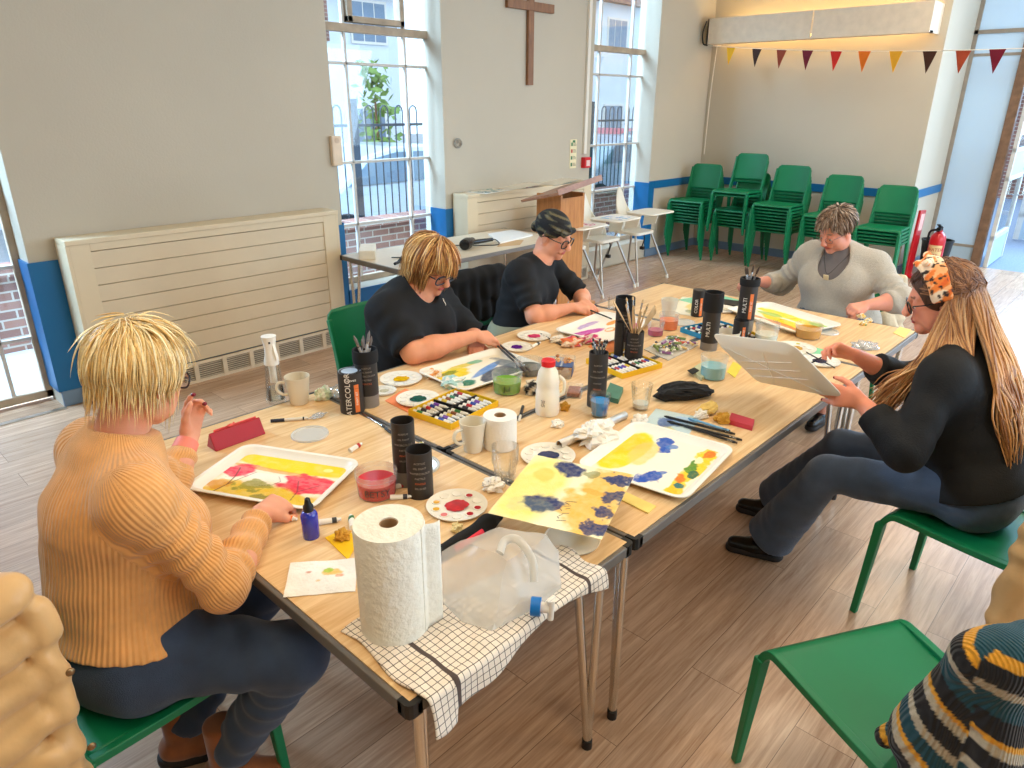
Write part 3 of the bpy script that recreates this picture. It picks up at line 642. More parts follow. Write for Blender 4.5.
m = MB(); m.T = Matrix.Translation((8.22, 1.27, 0)) @ Matrix.Rotation(R(4), 4, 'Y'); m.box((-.1, -.012, 0), (.12, .012, .74)).box((-.1, -.15, 0), (.12, .02, .03)); m.build('board', RED, t, world=True, bevel=.004)
m = MB(); m.T = Matrix.Translation((8.22, 1.2565, 0)) @ Matrix.Rotation(R(4), 4, 'Y'); m.box((-.05, 0, .52), (.09, .001, .70)); m.build('notice', mat('notice_pink', (236, 190, 180), .5), t, world=True)
t = thing('waste_bin', 'black round waste bin behind the fire extinguisher', 'bin', (8.72, 1.15, 0)); MB().lathe([(0, .002), (.13, 0), (.16, .36), (.168, .36), (.168, .375), (.15, .375), (.125, .02), (0, .02)], 28, (8.72, 1.15, 0)).build('bin_body', BLACK, t, world=True, smooth=True)
# ================================================================ on the side table and heater
t = thing('hair_dryer', 'black hair dryer lying on the side table', 'hair dryer', (3.5, 3.38, .72)); BB = mat('dryer_black', (24, 24, 26), .25)
h = Vector(at(468, 243, .765)); e = Vector(at(480, 237, .765)); d = (e-h).normalized()
MB().tube([h-d*.09, h-d*.085, h-d*.02, h+d*.05, h+d*.10], [.036, .043, .047, .036, .03], 18).build('barrel', BB, t, world=True, smooth=True)
e2 = Vector(at(492, 239.5, .745)); MB().tube([h, h.lerp(e2, .4), e2], [.02, .019, .015], 12).build('handle', BB, t, world=True, smooth=True)
MB().tube(spline([e2, e2+Vector((.05, .0, -.01)), e2+Vector((-.05, -.12, -.02)), e2+Vector((-.2, -.02, -.02)), e2+Vector((-.32, .1, -.02)), e2+Vector((-.42, .05, -.02))]), .004, 6).build('power_cord', BLACK, t, world=True, smooth=True)
PAPER = mat('white_paper', (240, 238, 232), .8, var=.01); 
def sheet(name, P, lab, cat, z, m=PAPER, th=.002, group=None):
    o = MB().prism([(p[0], p[1]) for p in P], z, z+th).build(name, m); return tag(o, lab, cat, group)
sheet('paper_sheets', [at(488, 235)[:2], at(512, 231)[:2], at(533, 236)[:2], at(500, 244)[:2]], 'stack of blank white paper on the side table beside the hair dryer', 'paper', .7205, th=.012)
sheet('paper_bag', [at(497, 247)[:2], at(520, 245)[:2], at(524, 240)[:2], at(500, 240)[:2]], 'thin brown paper sheet under the white papers on the side table', 'paper', .7202, mat('kraft', (206, 168, 122), .8), th=.0002)
t = thing('tissue_box', 'cream oblong box at the left end of the side table', 'box', (2.5, 3.5, .72)); m = MB(); m.T = Matrix.Translation((2.55, 3.62, .72)) @ Matrix.Rotation(R(-38), 4, 'Z'); m.box((-.06, -.15, 0), (.06, .15, .065)); m.build('carton', mat('carton_cream', (236, 226, 206), .6), t, world=True, bevel=.004)
tag(MB().tube(spline([(2.62, 3.42, .725), (2.7, 3.3, .725), (2.6, 3.22, .725), (2.5, 3.12, .725), (2.48, 3.0, .71), (2.5, 2.97, .5), (2.55, 2.97, .2)]), .004, 6).build('charging_cable', BLACK, smooth=True), 'thin black cable trailing over the edge of the side table', 'cable')
t = thing('umbrella', 'folded black umbrella on the left end of the side table', 'umbrella', (2.7, 3.2, .72))
MB().tube([(2.5, 3.18, .745), (2.56, 3.2, .75), (2.72, 3.28, .75), (2.86, 3.36, .745)], [.012, .03, .026, .01], 10).build('canopy', BLACKM, t, world=True, smooth=True)
MB().tube([(2.44, 3.15, .743), (2.51, 3.18, .745)], .011, 8).build('handle', BLACK, t, world=True, smooth=True)
def leaf(name, x, y, z, rz, w, h, cols, lab, group=None, seed=1, curl=0):
    m = MB(); r = random.Random(seed); M = Matrix.Translation((x, y, z)) @ Matrix.Rotation(R(rz), 4, 'Z'); m.T = M
    def P(u, v): return ((u-.5)*w, (v-.5)*h, .001+curl*max(0, u-.5)**2)
    vs = []; nx, ny = 24, 16
    for j in range(ny):
        for i in range(nx):
            a, b = i/nx, j/ny; k = vnoise(np.array([a*6+seed*3.]), np.array([b*5+seed]), seed)[0]
            m.col = lin(cols[int(k*2.99) % len(cols)] if (.12 < a < .9 and .12 < b < .9 and r.random() < .8) else (240, 236, 226))
            m.add([P(a, b), P(a+1/nx, b), P(a+1/nx, b+1/ny), P(a, b+1/ny)], [(0, 1, 2, 3)])
    m.col = lin((236, 230, 216)); m.add([tuple(Vector(P(a, b))-Vector((0, 0, .001))) for a, b in ((0, 0), (0, 1), (1, 1), (1, 0))], [(0, 1, 2, 3)])
    return tag(m.build(name, mat('printed_sheet', 0, .6, attr=True, var=.01)), lab, 'leaflet', group)
leaf('leaflet', 4.15, 3.92, 1.051, 8, .42, .26, [(150, 180, 176), (232, 228, 210), (120, 150, 150)], 'green and cream leaflet at the left end of the heater top behind the hair dryer', seed=2)
leaf('leaflet', 4.62, 3.93, 1.051, -5, .44, .24, [(196, 50, 90), (232, 180, 190), (170, 40, 70)], 'pink and red printed leaflet in the middle of the heater top', seed=3, curl=.1)
leaf('leaflet', 5.18, 3.93, 1.051, 4, .42, .26, [(214, 226, 226), (160, 200, 200), (238, 232, 214)], 'pale leaflet on the heater top just behind the lectern', seed=4, curl=.12)
leaf('leaflet', 4.74, 3.24, .751, 20, .24, .26, [(200, 70, 130), (244, 230, 230), (216, 130, 170)], 'pink painted leaflet on the tray of the left high chair', seed=5)
leaf('leaflet', 5.33, 3.28, .751, 10, .32, .30, [(110, 150, 210), (240, 240, 240), (150, 190, 220)], 'blue painted leaflet on the tray of the middle high chair', seed=6)
# ================================================================ figures: smooth-blended bodies as surfaces of a distance field
def nrm(v): v = np.asarray(v, float); return v/max(1e-9, np.linalg.norm(v))
def rotv(v, ax, a):
    ax = nrm(ax); v = np.asarray(v, float); return v*math.cos(a)+np.cross(ax, v)*math.sin(a)+ax*(ax@v)*(1-math.cos(a))
class Field:
    def __init__(s): s.P = []
    def cap(s, a, b, ra, rb=None, k=.02, sq=None, fold=None, sub=False, clip=None):
        s.P.append(('c', np.asarray(a, float), np.asarray(b, float), ra, ra if rb is None else rb, k, sq, fold, sub, clip)); return s
    def ell(s, c, r, F=None, k=.015, sub=False):
        s.P.append(('e', np.asarray(c, float), np.asarray(r, float), np.eye(3) if F is None else F, k, sub)); return s
    def bounds(s):
        lo = np.full(3, 1e9); hi = -lo
        for p in s.P:
            if p[0] == 'c':
                if p[8]: continue
                r = max(p[3], p[4])+.01
                for q in (p[1], p[2]): lo = np.minimum(lo, q-r); hi = np.maximum(hi, q+r)
            elif not p[5]: r = max(p[2]); lo = np.minimum(lo, p[1]-r); hi = np.maximum(hi, p[1]+r)
        return lo-.03, hi+.03
    def mesh(s, h, warp=None, cuts=()):
        lo, hi = s.bounds(); n = np.ceil((hi-lo)/h).astype(int)+1
        F = np.full(n, .5, np.float32); ax = [lo[i]+h*np.arange(n[i]) for i in range(3)]
        for p in s.P:
            if p[0] == 'c': _, a, b, ra, rb, k, sq, fold, sub, clip = p; m = max(ra, rb)+.045; l = np.minimum(a, b)-m; u = np.maximum(a, b)+m
            else: _, c, r, Fr, k, sub = p; m = max(r)+.045; l = c-m; u = c+m
            i0 = np.clip(((l-lo)/h).astype(int), 0, n-1); i1 = np.clip(np.ceil((u-lo)/h).astype(int)+1, 1, n)
            if np.any(i1 <= i0): continue
            X, Y, Z = np.meshgrid(ax[0][i0[0]:i1[0]], ax[1][i0[1]:i1[1]], ax[2][i0[2]:i1[2]], indexing='ij', sparse=True)
            if p[0] == 'c':
                x, y, z = X-a[0], Y-a[1], Z-a[2]; d = b-a
                if sq is not None:
                    f, q = sq; f = nrm(f); t = (x*f[0]+y*f[1]+z*f[2])*(q-1); x = x+t*f[0]; y = y+t*f[1]; z = z+t*f[2]; d = d+(d@f)*(q-1)*f
                L2 = max(1e-9, d@d); t = np.clip((x*d[0]+y*d[1]+z*d[2])/L2, 0, 1)
                rr = ra+(rb-ra)*t
                if fold:
                    am, wl, ph = fold; rr = rr+am*np.sin(2*math.pi*t*math.sqrt(L2)/wl+ph+2.2*np.sin(X*19+Y*13)+1.6*np.sin(Z*23-X*11))*np.minimum(1, 4*t+.3)
                D = np.sqrt((x-t*d[0])**2+(y-t*d[1])**2+(z-t*d[2])**2)-rr
                if clip is not None: cn = nrm(d); D = np.maximum(D, (X-b[0])*cn[0]+(Y-b[1])*cn[1]+(Z-b[2])*cn[2]-clip)
            else:
                x, y, z = X-c[0], Y-c[1], Z-c[2]
                u0 = (x*Fr[0, 0]+y*Fr[1, 0]+z*Fr[2, 0]); u1 = (x*Fr[0, 1]+y*Fr[1, 1]+z*Fr[2, 1]); u2 = (x*Fr[0, 2]+y*Fr[1, 2]+z*Fr[2, 2])
                k0 = np.sqrt((u0/r[0])**2+(u1/r[1])**2+(u2/r[2])**2); k1 = np.sqrt((u0/r[0]**2)**2+(u1/r[1]**2)**2+(u2/r[2]**2)**2)+1e-6
                D = k0*(k0-1)/k1
            sl = (slice(i0[0], i1[0]), slice(i0[1], i1[1]), slice(i0[2], i1[2])); A = F[sl]
            if sub: D = -D; hh = np.clip(.5-.5*(A-D)/k, 0, 1) if k > 0 else 0; F[sl] = (A*(1-hh)+D*hh+k*hh*(1-hh)) if k > 0 else np.maximum(A, D)
            else: hh = np.clip(.5+.5*(D-A)/k, 0, 1); F[sl] = D*(1-hh)+A*hh-k*hh*(1-hh)
        if warp is not None:
            X, Y, Z = np.meshgrid(*ax, indexing='ij', sparse=True); F = F+warp(X, Y, Z).astype(np.float32)
        for c in cuts:      # half-spaces (point, outward normal)
            X, Y, Z = np.meshgrid(*ax, indexing='ij', sparse=True); q, nn = np.asarray(c[0], float), nrm(c[1]); F = np.maximum(F, ((X-q[0])*nn[0]+(Y-q[1])*nn[1]+(Z-q[2])*nn[2]).astype(np.float32))
        return surfnet(F, lo, h)
def surfnet(F, lo, h):
    S = F < 0; n = np.array(F.shape)
    C = np.zeros(n-1, np.int8)
    for dx in (0, 1):
        for dy in (0, 1):
            for dz in (0, 1): C += S[dx:n[0]-1+dx, dy:n[1]-1+dy, dz:n[2]-1+dz]
    act = (C > 0) & (C < 8); I = np.argwhere(act); idx = np.full(n-1, -1, np.int64); idx[act] = np.arange(len(I))
    acc = np.zeros((len(I), 3)); cnt = np.zeros(len(I))
    cor = [(a, b, c) for a in (0, 1) for b in (0, 1) for c in (0, 1)]
    V = {c: F[I[:, 0]+c[0], I[:, 1]+c[1], I[:, 2]+c[2]] for c in cor}
    for a in cor:
        for k in range(3):
            if a[k] == 0:
                b = list(a); b[k] = 1; b = tuple(b); fa, fb = V[a], V[b]; m = (fa < 0) != (fb < 0)
                t = np.where(m, fa/np.where(m, fa-fb, 1), 0); p = np.array(a, float)[None, :].repeat(len(I), 0); p[:, k] += t
                acc[m] += p[m]; cnt[m] += 1
    P = lo+h*(I+acc/cnt[:, None]); Q = []
    for k in range(3):
        u, v = [(1, 2), (2, 0), (0, 1)][k]
        sl0 = [slice(None)]*3; sl1 = [slice(None)]*3; sl0[k] = slice(0, n[k]-1); sl1[k] = slice(1, n[k])
        E = S[tuple(sl0)] != S[tuple(sl1)]; e = np.argwhere(E)
        ok = (e[:, u] > 0) & (e[:, v] > 0) & (e[:, u] < n[u]-1) & (e[:, v] < n[v]-1); e = e[ok]
        def g(du, dv): q = e.copy(); q[:, u] += du; q[:, v] += dv; return idx[q[:, 0], q[:, 1], q[:, 2]]
        q = np.stack([g(-1, -1), g(0, -1), g(0, 0), g(-1, 0)], 1); fl = S[e[:, 0], e[:, 1], e[:, 2]]
        q[~fl] = q[~fl][:, ::-1]; Q.append(q)
    return P, np.concatenate(Q)
def mesh_obj(name, P, Q, mats, parent=None, colors=None, smooth=1, auto=False):
    for _ in range(smooth):      # one light pass to take the grid steps off
        acc = np.zeros_like(P); cn = np.zeros(len(P))
        for a, b in ((0, 1), (1, 2), (2, 3), (3, 0)):
            np.add.at(acc, Q[:, a], P[Q[:, b]]); np.add.at(cn, Q[:, a], 1); np.add.at(acc, Q[:, b], P[Q[:, a]]); np.add.at(cn, Q[:, b], 1)
        P = P*.5+.5*acc/np.maximum(cn, 1)[:, None]
    me = bpy.data.meshes.new(name); me.vertices.add(len(P)); me.vertices.foreach_set('co', P.astype(np.float32).ravel())
    me.loops.add(Q.size); me.loops.foreach_set('vertex_index', Q.astype(np.int32).ravel())
    me.polygons.add(len(Q)); me.polygons.foreach_set('loop_start', np.arange(0, Q.size, 4, dtype=np.int32)); me.update(calc_edges=True); me.validate()
    me.materials.append(mats)
    if colors is not None:
        ca = me.color_attributes.new('Col', 'FLOAT_COLOR', 'POINT'); c = np.ones((len(P), 4), np.float32); c[:, :3] = colors(P) if callable(colors) else colors; ca.data.foreach_set('color', c.ravel())
    me.shade_smooth(); o = bpy.data.objects.new(name, me); COL.objects.link(o)
    if parent is not None: o.parent = parent; o.matrix_parent_inverse = basis(parent).inverted()
    return o
SKIN = mat('skin', 0, .5, attr=True, var=.05, scale=26, bump=.06, bscale=240, spec=.35, sss=.25)
NAIL = mat('dark_red_nail', (120, 22, 40), .25)
EYEW = mat('eye_white', (236, 230, 224), .2); IRIS = mat('iris_brown', (70, 52, 40), .2)
LENS = glassy('spectacle_lens', (.97, .98, 1), .10)
def ik(S, W, la, lf, pole):
    S, W = np.asarray(S, float), np.asarray(W, float); d = W-S; D = np.linalg.norm(d); D2 = min(D, (la+lf)*.995)
    a = (la*la-lf*lf+D2*D2)/(2*D2); h = math.sqrt(max(0, la*la-a*a)); u = nrm(d); p = np.asarray(pole, float); p = nrm(p-u*(p@u)); return S+u*a+p*h
def hand(F, Wp, d, back, side, curl=(.5, .7, .5), thumb=(.6, .6, -.3), sc=1.0, spread=.05, tips=None, curls=None):
    """palm, four separate fingers, thumb. d towards the fingers, back = back of the hand, side = +1/-1 which side the thumb leaves"""
    d = nrm(d); back = np.asarray(back, float); back = nrm(back-d*(back@d)); s = np.cross(d, back)*side; L = .082*sc; W0 = np.asarray(Wp, float)
    for i, o in enumerate((1.5, .5, -.5, -1.5)):
        k = W0+d*L*(1.0 if i in (1, 2) else .95)+s*o*.0195*sc
        F.cap(W0+d*.008+s*o*.010*sc, k-back*.001, .0155*sc, .0118*sc, k=.012)
        ln = (.070, .078, .072, .057)[i]*sc; dd = nrm(d+s*o*spread); c = curls[i] if curls else curl; q = k; r = (.0092, .0094, .009, .0078)[i]*sc
        for j, (fr, a) in enumerate(zip((.45, .31, .24), c)):
            dd = rotv(dd, np.cross(dd, -back) if j == 0 else ax, a) if True else dd
            if j == 0: ax = np.cross(d, -back)
            q2 = q+dd*ln*fr; F.cap(q, q2, r, r*.9, k=.006 if j else .009); q = q2; r *= .9
        if tips is not None: tips.append((q, dd, r))
    b = W0+d*.022*sc+s*.024*sc-back*.006; t1 = nrm(d*thumb[0]+s*thumb[1]+back*thumb[2]); m = b+t1*.042*sc
    t2 = nrm(t1+d*.45-s*.25-back*.12); e = m+t2*.030*sc; t3 = nrm(t2+d*.3-s*.3); f = e+t3*.024*sc
    F.cap(W0+s*.012+d*.012, b, .015*sc, .015*sc, k=.012); F.cap(b, m, .0155*sc, .0118*sc, k=.012); F.cap(m, e, .0112*sc, .0098*sc, k=.006); F.cap(e, f, .0098*sc, .0082*sc, k=.006)
    if tips is not None: tips.append((f, t3, .0085*sc))
def head_frame(yaw, pitch, roll=0):
    f = np.array([math.cos(yaw)*math.cos(pitch), math.sin(yaw)*math.cos(pitch), -math.sin(pitch)]); l = np.array([-math.sin(yaw), math.cos(yaw), 0.]); u = np.cross(f, l)
    l2 = l*math.cos(roll)+u*math.sin(roll); u2 = -l*math.sin(roll)+u*math.cos(roll); return np.stack([f, l2, u2], 1)
def head(F, c, M, s=1.0, smile=0, jowl=0):
    g = lambda x, y, z: c+M@(np.array([x, y, z])*s)
    E = lambda x, y, z, r, k=.015, sub=False: F.ell(g(x, y, z), np.array(r)*s, M, k, sub)
    E(-.012, 0, .030, (.094, .073, .086)); E(.022, 0, -.022, (.068, .060, .085), .03); E(.036, 0, -.072, (.046, .045+jowl, .040), .03)
    F.cap(g(.076, 0, -.098), g(.070, 0, -.100), .019*s, k=.025)
    for y in (-1, 1):
        E(.052, y*.036, -.034, (.030, .026+jowl, .028), .025); F.cap(g(.079, y*.012, .026), g(.070, y*.046, .024), .010*s, .008*s, k=.016)
        E(.094, y*.031, .004, (.016, .020, .013), .012, True)
        E(.0755, y*.031, .003, (.0150, .0165, .0135), .004)
        E(.108, y*.0115, -.034, (.010, .0075, .0075), .006)
        E(-.006, y*.074, -.008, (.020, .008, .033), .008); E(-.002, y*.083, -.004, (.009, .006, .018), .005, True); E(-.002, y*.073, -.036, (.010, .007, .010), .008)
        E(.089-.003, y*.026, -.060+smile*.006, (.008, .010, .008), .01)
        E(.02, y*.055, -.072, (.04, .018+jowl, .03), .03)
    F.cap(g(.090, 0, .018), g(.112, 0, -.024), .0085*s, .0125*s, k=.012); E(.112, 0, -.029, (.012, .013, .011), .01)
    E(.092, 0, -.056, (.0105, .024, .0055), .006); E(.090, 0, -.0665, (.0115, .021, .007), .005); E(.106, 0, -.0612, (.013, .026+smile*.006, .0016), .002, True)
    return g
def head_paint(g, M, base, lip, brow, blush=(214, 120, 100), white=False):
    base, lip, brow, blush = [np.array(lin(x)) for x in (base, lip, brow, blush)]
    spots = [(g(.098, 0, -.0615), (.022, .027, .0115), lip, 3.0), (g(.108, 0, -.030), (.02, .02, .02), blush, .25)]
    for y in (-1, 1):
        spots += [(g(.086, y*.032, .0285), (.03, .019, .0042), brow, 2.5), (g(.070, y*.040, -.032), (.05, .028, .024), blush, .65), (g(-.006, y*.078, -.01), (.02, .02, .03), blush, .35),
                  (g(.092, y*.0315, -.0045), (.010, .0165, .0022), brow*.5, 2.0)]
    def f(P):
        C = np.repeat(base[None], len(P), 0)
        for c, r, col, st in spots:
            q = (P-c)@M/np.array(r); w = np.clip((1-np.sum(q*q, 1))*st, 0, 1)[:, None]*min(1, st); C = C*(1-w)+col*w
        return C
    return f
def face_bits(par, g, M, s=1.0, glasses=None, gcol=(24, 24, 28), drop=0.0, rx=.026, rz=.020):
    for y in (-1, 1):
        e = MB().ball(tuple(g(.0775, y*.031, -.002)), .0118*s, 16, 12).build('eye', EYEW, par, world=True, smooth=True)
        MB().ball(tuple(g(.0865, y*.0305, -.0065)), .0048*s, 12, 8).build('iris', IRIS, e, world=True, smooth=True)
    if glasses:
        gm = mat('glasses_frame_%d_%d_%d' % gcol, gcol, .3); m = MB()
        for y in (-1, 1):
            pts = []
            for k in range(24):
                a = 2*math.pi*k/24; cx = math.copysign(abs(math.cos(a))**.75, math.cos(a)); cz = math.copysign(abs(math.sin(a))**.75, math.sin(a))
                pts.append(g(.104-.35*(abs(y*.034+cx*rx)-.01)**1*.35, y*.034+cx*rx, -.004-drop+cz*rz))
            m.tube(pts, glasses, 6, closed=True)
            m.tube(spline([g(.090, y*.060, .004-drop), g(.05, y*.0765, .004-drop*.6), g(.0, y*.080, .004), g(-.02, y*.079, -.008)], 4), glasses*.9, 6)
        m.tube([g(.1, -.009, .002-drop), g(.1065, 0, .005-drop), g(.1, .009, .002-drop)], glasses, 6)
        o = m.build('glasses', gm, par, world=True, smooth=True)
        for y in (-1, 1):
            pts = [g(.1035-.1225*(abs(y*.034+math.cos(a)*rx)-.01), y*.034+math.cos(a)*rx, -.004-drop+math.sin(a)*rz) for a in [2*math.pi*k/20 for k in range(20)]]
            MB().add(pts, [tuple(range(20))]).build('lens', LENS, o, world=True)
def locks(par, g, M, s, specs, cols, matr, seed=1, name='hair', R0=(.104, .083, .098), c0=(-.012, 0, .028), crown=(20, 180), xmax=.045, zface=.028, zlow=-.045, wd=.35):
    """hair as many tapered strands that lie over the head and fall from it.
    spec: (n, polar angle range from the top, azimuth range with 0 at the face, length, radius, stand-off, waviness, sweep)"""
    r = random.Random(seed); m = MB(); R0 = np.array(R0); c0 = np.array(c0); dn = nrm(-(M.T@np.array([0, 0, 1.]))*wd+np.array([0, 0, -1.])*(1-wd))
    ct, cp = R(crown[0]), R(crown[1]); cr = np.array([math.cos(cp)*math.sin(ct), math.sin(cp)*math.sin(ct), math.cos(ct)])
    for (n, th, ph, ln, rad, lift, wave, sweep) in specs:
        for i in range(n):
            t = math.acos(r.uniform(math.cos(R(th[1])), math.cos(R(th[0])))); p = R(r.uniform(*ph)); u = np.array([math.cos(p)*math.sin(t), math.sin(p)*math.sin(t), math.cos(t)])
            off = 1+lift*r.uniform(.1, .5); q = c0+R0*u*off; pt = [q.copy()]; L = ln*r.uniform(.55, 1.2); st = 10; wp = r.uniform(0, 6.28); og = lift*r.uniform(.3, 1.)/st
            v = u-cr; v = v-u*(v@u); v = nrm(v+1e-4)+np.cross(u, nrm(v+1e-4))*math.tan(R(sweep))+np.array([r.gauss(0, .12), r.gauss(0, .12), 0]); jx = r.gauss(0, 1)
            for k in range(st):
                v = nrm(nrm(v)*1.0+dn*(.16+.05*k)+wave*np.array([math.sin(wp+k*.8)*.6, math.cos(wp+k*.7), .3*jx])); q = q+v*L/st; off += og
                e = (q-c0)/R0; dd = np.linalg.norm(e)
                if q[2] > zlow: q = c0+R0*e/dd*max(off, min(dd, off+.03))
                else:
                    rr = math.hypot((q[0]-c0[0])/(R0[0]*.90), q[1]/(R0[1]*.93))
                    if rr < 1: q[0] = c0[0]+(q[0]-c0[0])/rr; q[1] /= rr
                if q[2] < zface and q[0] > xmax:
                    if abs(q[1]) > .05: q[0] = xmax+.2*(q[0]-xmax)
                    else: q[2] = zface-.2*(zface-q[2]); q[0] = max(q[0], .098)
                pt.append(q.copy())
            c = np.array(lin(r.choice(cols)))*r.uniform(.8, 1.12); m.col = tuple(c)
            rs = [rad*s*min(1, .6+.1*k)*(1 if k < st*.55 else max(.08, 1-(k-st*.55)/(st*.47))) for k in range(st+1)]
            m.tube([g(*x) for x in pt], rs, 4, flat=.5)
    return m.build(name, matr, par, world=True, smooth=True, auto=False)
HAIRM = mat('hair_strands', 0, .42, attr=True, var=.12, scale=160, spec=.5)
def cap_hair(par, g, M, s, col, name='scalp_hair', front=.05, low=-.05, R0=(.101, .080, .094)):
    F = Field(); F.ell(g(-.012, 0, .028), np.array(R0)*s, M, .01)
    F.cap(g(.085, 0, -.06), g(.078, 0, .008), .062*s, .056*s, k=.02, sub=True); F.cap(g(.03, 0, -.12), g(-.01, 0, -.085), .06*s, .05*s, k=.01, sub=True)
    P, Q = F.mesh(.006*s); return mesh_obj(name, P, Q, mat('hair_base_%d_%d_%d' % col, col, .6, var=.25, scale=60, stretch=(1, 1, .2), bump=.6, bscale=120), par)
def denim(name, col): 
    m = mat(name, col, .85, var=.22, scale=14, bump=.25, bscale=420, sheen=.2); return m
def wfold(amp, sx=17, sz=21, ph=0.):
    def w(X, Y, Z): return amp*np.sin(X*sx+2.1*np.sin(Y*sz*.7+ph)+1.3*np.sin(Z*sz+ph))*np.sin(Y*sx*.9+1.7*np.sin(Z*sx*.8+X*9+ph))
    return w
def person(name, label, J, o):
    """J joints, o options"""
    hip, chest, neck, hc = [np.array(J[k], float) for k in ('hip', 'chest', 'neck', 'head')]
    t = thing('person', label, 'person', (hip[0], hip[1], 0)); G = o.get('girth', 1.0); f = nrm([math.cos(R(o['face'])), math.sin(R(o['face'])), 0]); l = np.array([-f[1], f[0], 0.])
    M = head_frame(R(o['hyaw']), R(o['hpitch']), R(o.get('hroll', 0))); s = o.get('hs', 1.0); h = o.get('res', .0055)
    B = Field(); up = nrm(chest-hip); waist = hip+(chest-hip)*.5
    g = head(B, hc, M, s, o.get('smile', 0), o.get('jowl', 0))
    nb = g(-.028, 0, -.075); B.cap(nb, neck, .049*s, .056*G, k=.025); B.cap(g(-.012, 0, -.085), neck+f*.02, .038*s, .042*G, k=.02)
    def torso(F, e=0., k=.05, fold=None):
        sq = (f, 1.22)
        F.cap(hip-l*.07*G, hip+l*.07*G, .128*G+e, k=k, sq=(f, 1.05)); F.cap(hip+up*.04, waist, .138*G+e, .128*G+e, k=k, sq=(f, 1.05), fold=fold); F.cap(waist, chest, .128*G+e, .142*G+e, k=k, sq=(f, 1.15), fold=fold)
        F.cap(chest, chest+(neck-chest)*.45, .135*G+e, .10*G+e, k=k, sq=sq)
        for sd in (1, -1): F.ell(chest+l*sd*.072*G+f*.075*G-up*.03, np.array([.075, .078, .082])*G*o.get('bust', 1)+e, None, k)
        F.ell(waist+f*.05*G-up*.03, np.array([.12, .13, .11])*G*o.get('belly', 1)+e, None, k)
        for S in (J['shR'], J['shL']): S = np.array(S); F.cap(neck-up*.015, S, .048*G+e, .050*G+e, k=.04); F.cap(chest+(S-chest)*.4, chest+(S-chest)*.85, .080*G+e, .050*G+e, k=.05)
    mid = (np.array(J['shR'])+np.array(J['shL']))/2
    for c in ('shR', 'shL'): J[c] = tuple(mid+(np.array(J[c])-mid)*o.get('shw', .93))
    torso(B, -.012)
    limbs = {}
    for sd, c in ((-1, 'R'), (1, 'L')):
        S, Wr = np.array(J['sh'+c], float), np.array(J['wr'+c], float); E = np.array(J['el'+c], float) if 'el'+c in J else ik(S, Wr, .28, .245, J['pole'+c])
        limbs[c] = (S, E, Wr); a = o.get('arm', 1.0)
        B.cap(S, E, .044*a, .039*a, k=.045); B.cap(E, E+(Wr-E)*.35, .040*a, .041*a, k=.02); B.cap(E+(Wr-E)*.3, Wr, .041*a, .0265, k=.02)
        H = o['hand'+c]; tips = []; hand(B, Wr+(Wr-E)/np.linalg.norm(Wr-E)*.005, H['d'], H['n'], H['side'], H.get('curl', (.5, .7, .5)), H.get('thumb', (.6, .6, -.3)), H.get('sc', .97), tips=tips, curls=H.get('curls')); H['tips'] = tips
        K, A = np.array(J['knee'+c], float), np.array(J['ank'+c], float); hp = hip+l*sd*.09*G*1
        B.cap(hp, K, .082*G, .054*G, k=.03); B.cap(K, A, .052, .036, k=.03); fd = nrm(J.get('toe'+c, f)); B.cap(A-np.array([0, 0, .035]), A+fd*.10-np.array([0, 0, .055]), .024, .016, k=.012)
    P, Q = B.mesh(h); hp_ = head_paint(g, M, o['skin'], o['lip'], o['brow'], o.get('blush', (206, 112, 92))); body = mesh_obj('body', P, Q, SKIN, t, hp_, smooth=1)
    face_bits(t, g, M, s, o.get('glasses'), o.get('gcol', (24, 24, 28)), o.get('gdrop', 0), o.get('grx', .026), o.get('grz', .020))
    # upper garment
    T = Field(); e = o.get('ease', .012); torso(T, e, .05, o.get('tfold', (.004, .09, 0)))
    for c in 'RL':
        S, E, Wr = limbs[c]; sl = o['sleeve'+c]; a = o.get('arm', 1.0); fo = o.get('sfold', (.005, .045, 1.)); w = o.get('swide', .014)
        if sl <= 1: T.cap(S, S+(E-S)*sl, .046*a+w*.6, .046*a+w*1.1, k=.05, fold=fo, clip=0)
        else:
            T.cap(S, E, .046*a+w*.6, .042*a+w*.9, k=.055, fold=fo); q = sl-1; Wc = E+(Wr-E)*q; T.cap(E, Wc, .045*a+w, (.030+.012*(1-q))*a+w*o.get('cuff', .6), k=.02, fold=fo, clip=0)
    if o.get('collar'): T.cap(neck-up*.01, neck+(hc-neck)*.25, .072*G+e, (.062+o['collar'])*1.0, k=.03, clip=0)
    nk = o['neckline']; T.ell(neck+f*nk[0]+np.array([0, 0, nk[1]]), np.array(nk[2]), head_frame(R(o['face']), R(nk[3])), .006, True)
    cuts = [(hip-up*o.get('hem', .02), -up+f*o.get('hemf', 0))]
    P, Q = T.mesh(h, wfold(o.get('wr', .003), ph=hc[0]), cuts); mesh_obj(o['topname'], P, Q, o['topmat'], t, o.get('topcol'), smooth=1)
    # trousers
    L = Field(); te = .012
    L.cap(hip-l*.07*G, hip+l*.07*G, .130*G+te, k=.05, sq=(f, 1.05)); L.cap(hip, hip+up*.08, .132*G+te, .125*G, k=.05, sq=(f, 1.05))
    for sd, c in ((-1, 'R'), (1, 'L')):
        K, A = np.array(J['knee'+c], float), np.array(J['ank'+c], float); hp = hip+l*sd*.09*G; fl = o.get('flare', .012)
        L.cap(hp, K, .088*G+te, .060*G+te, k=.04, fold=(o.get('trf', .003), .08, sd)); L.cap(K, K+(A-K)*o.get('trlen', .88), .060*G+te, .044+fl, k=.03, fold=(o.get('trf', .003), .07, sd*2), clip=0)
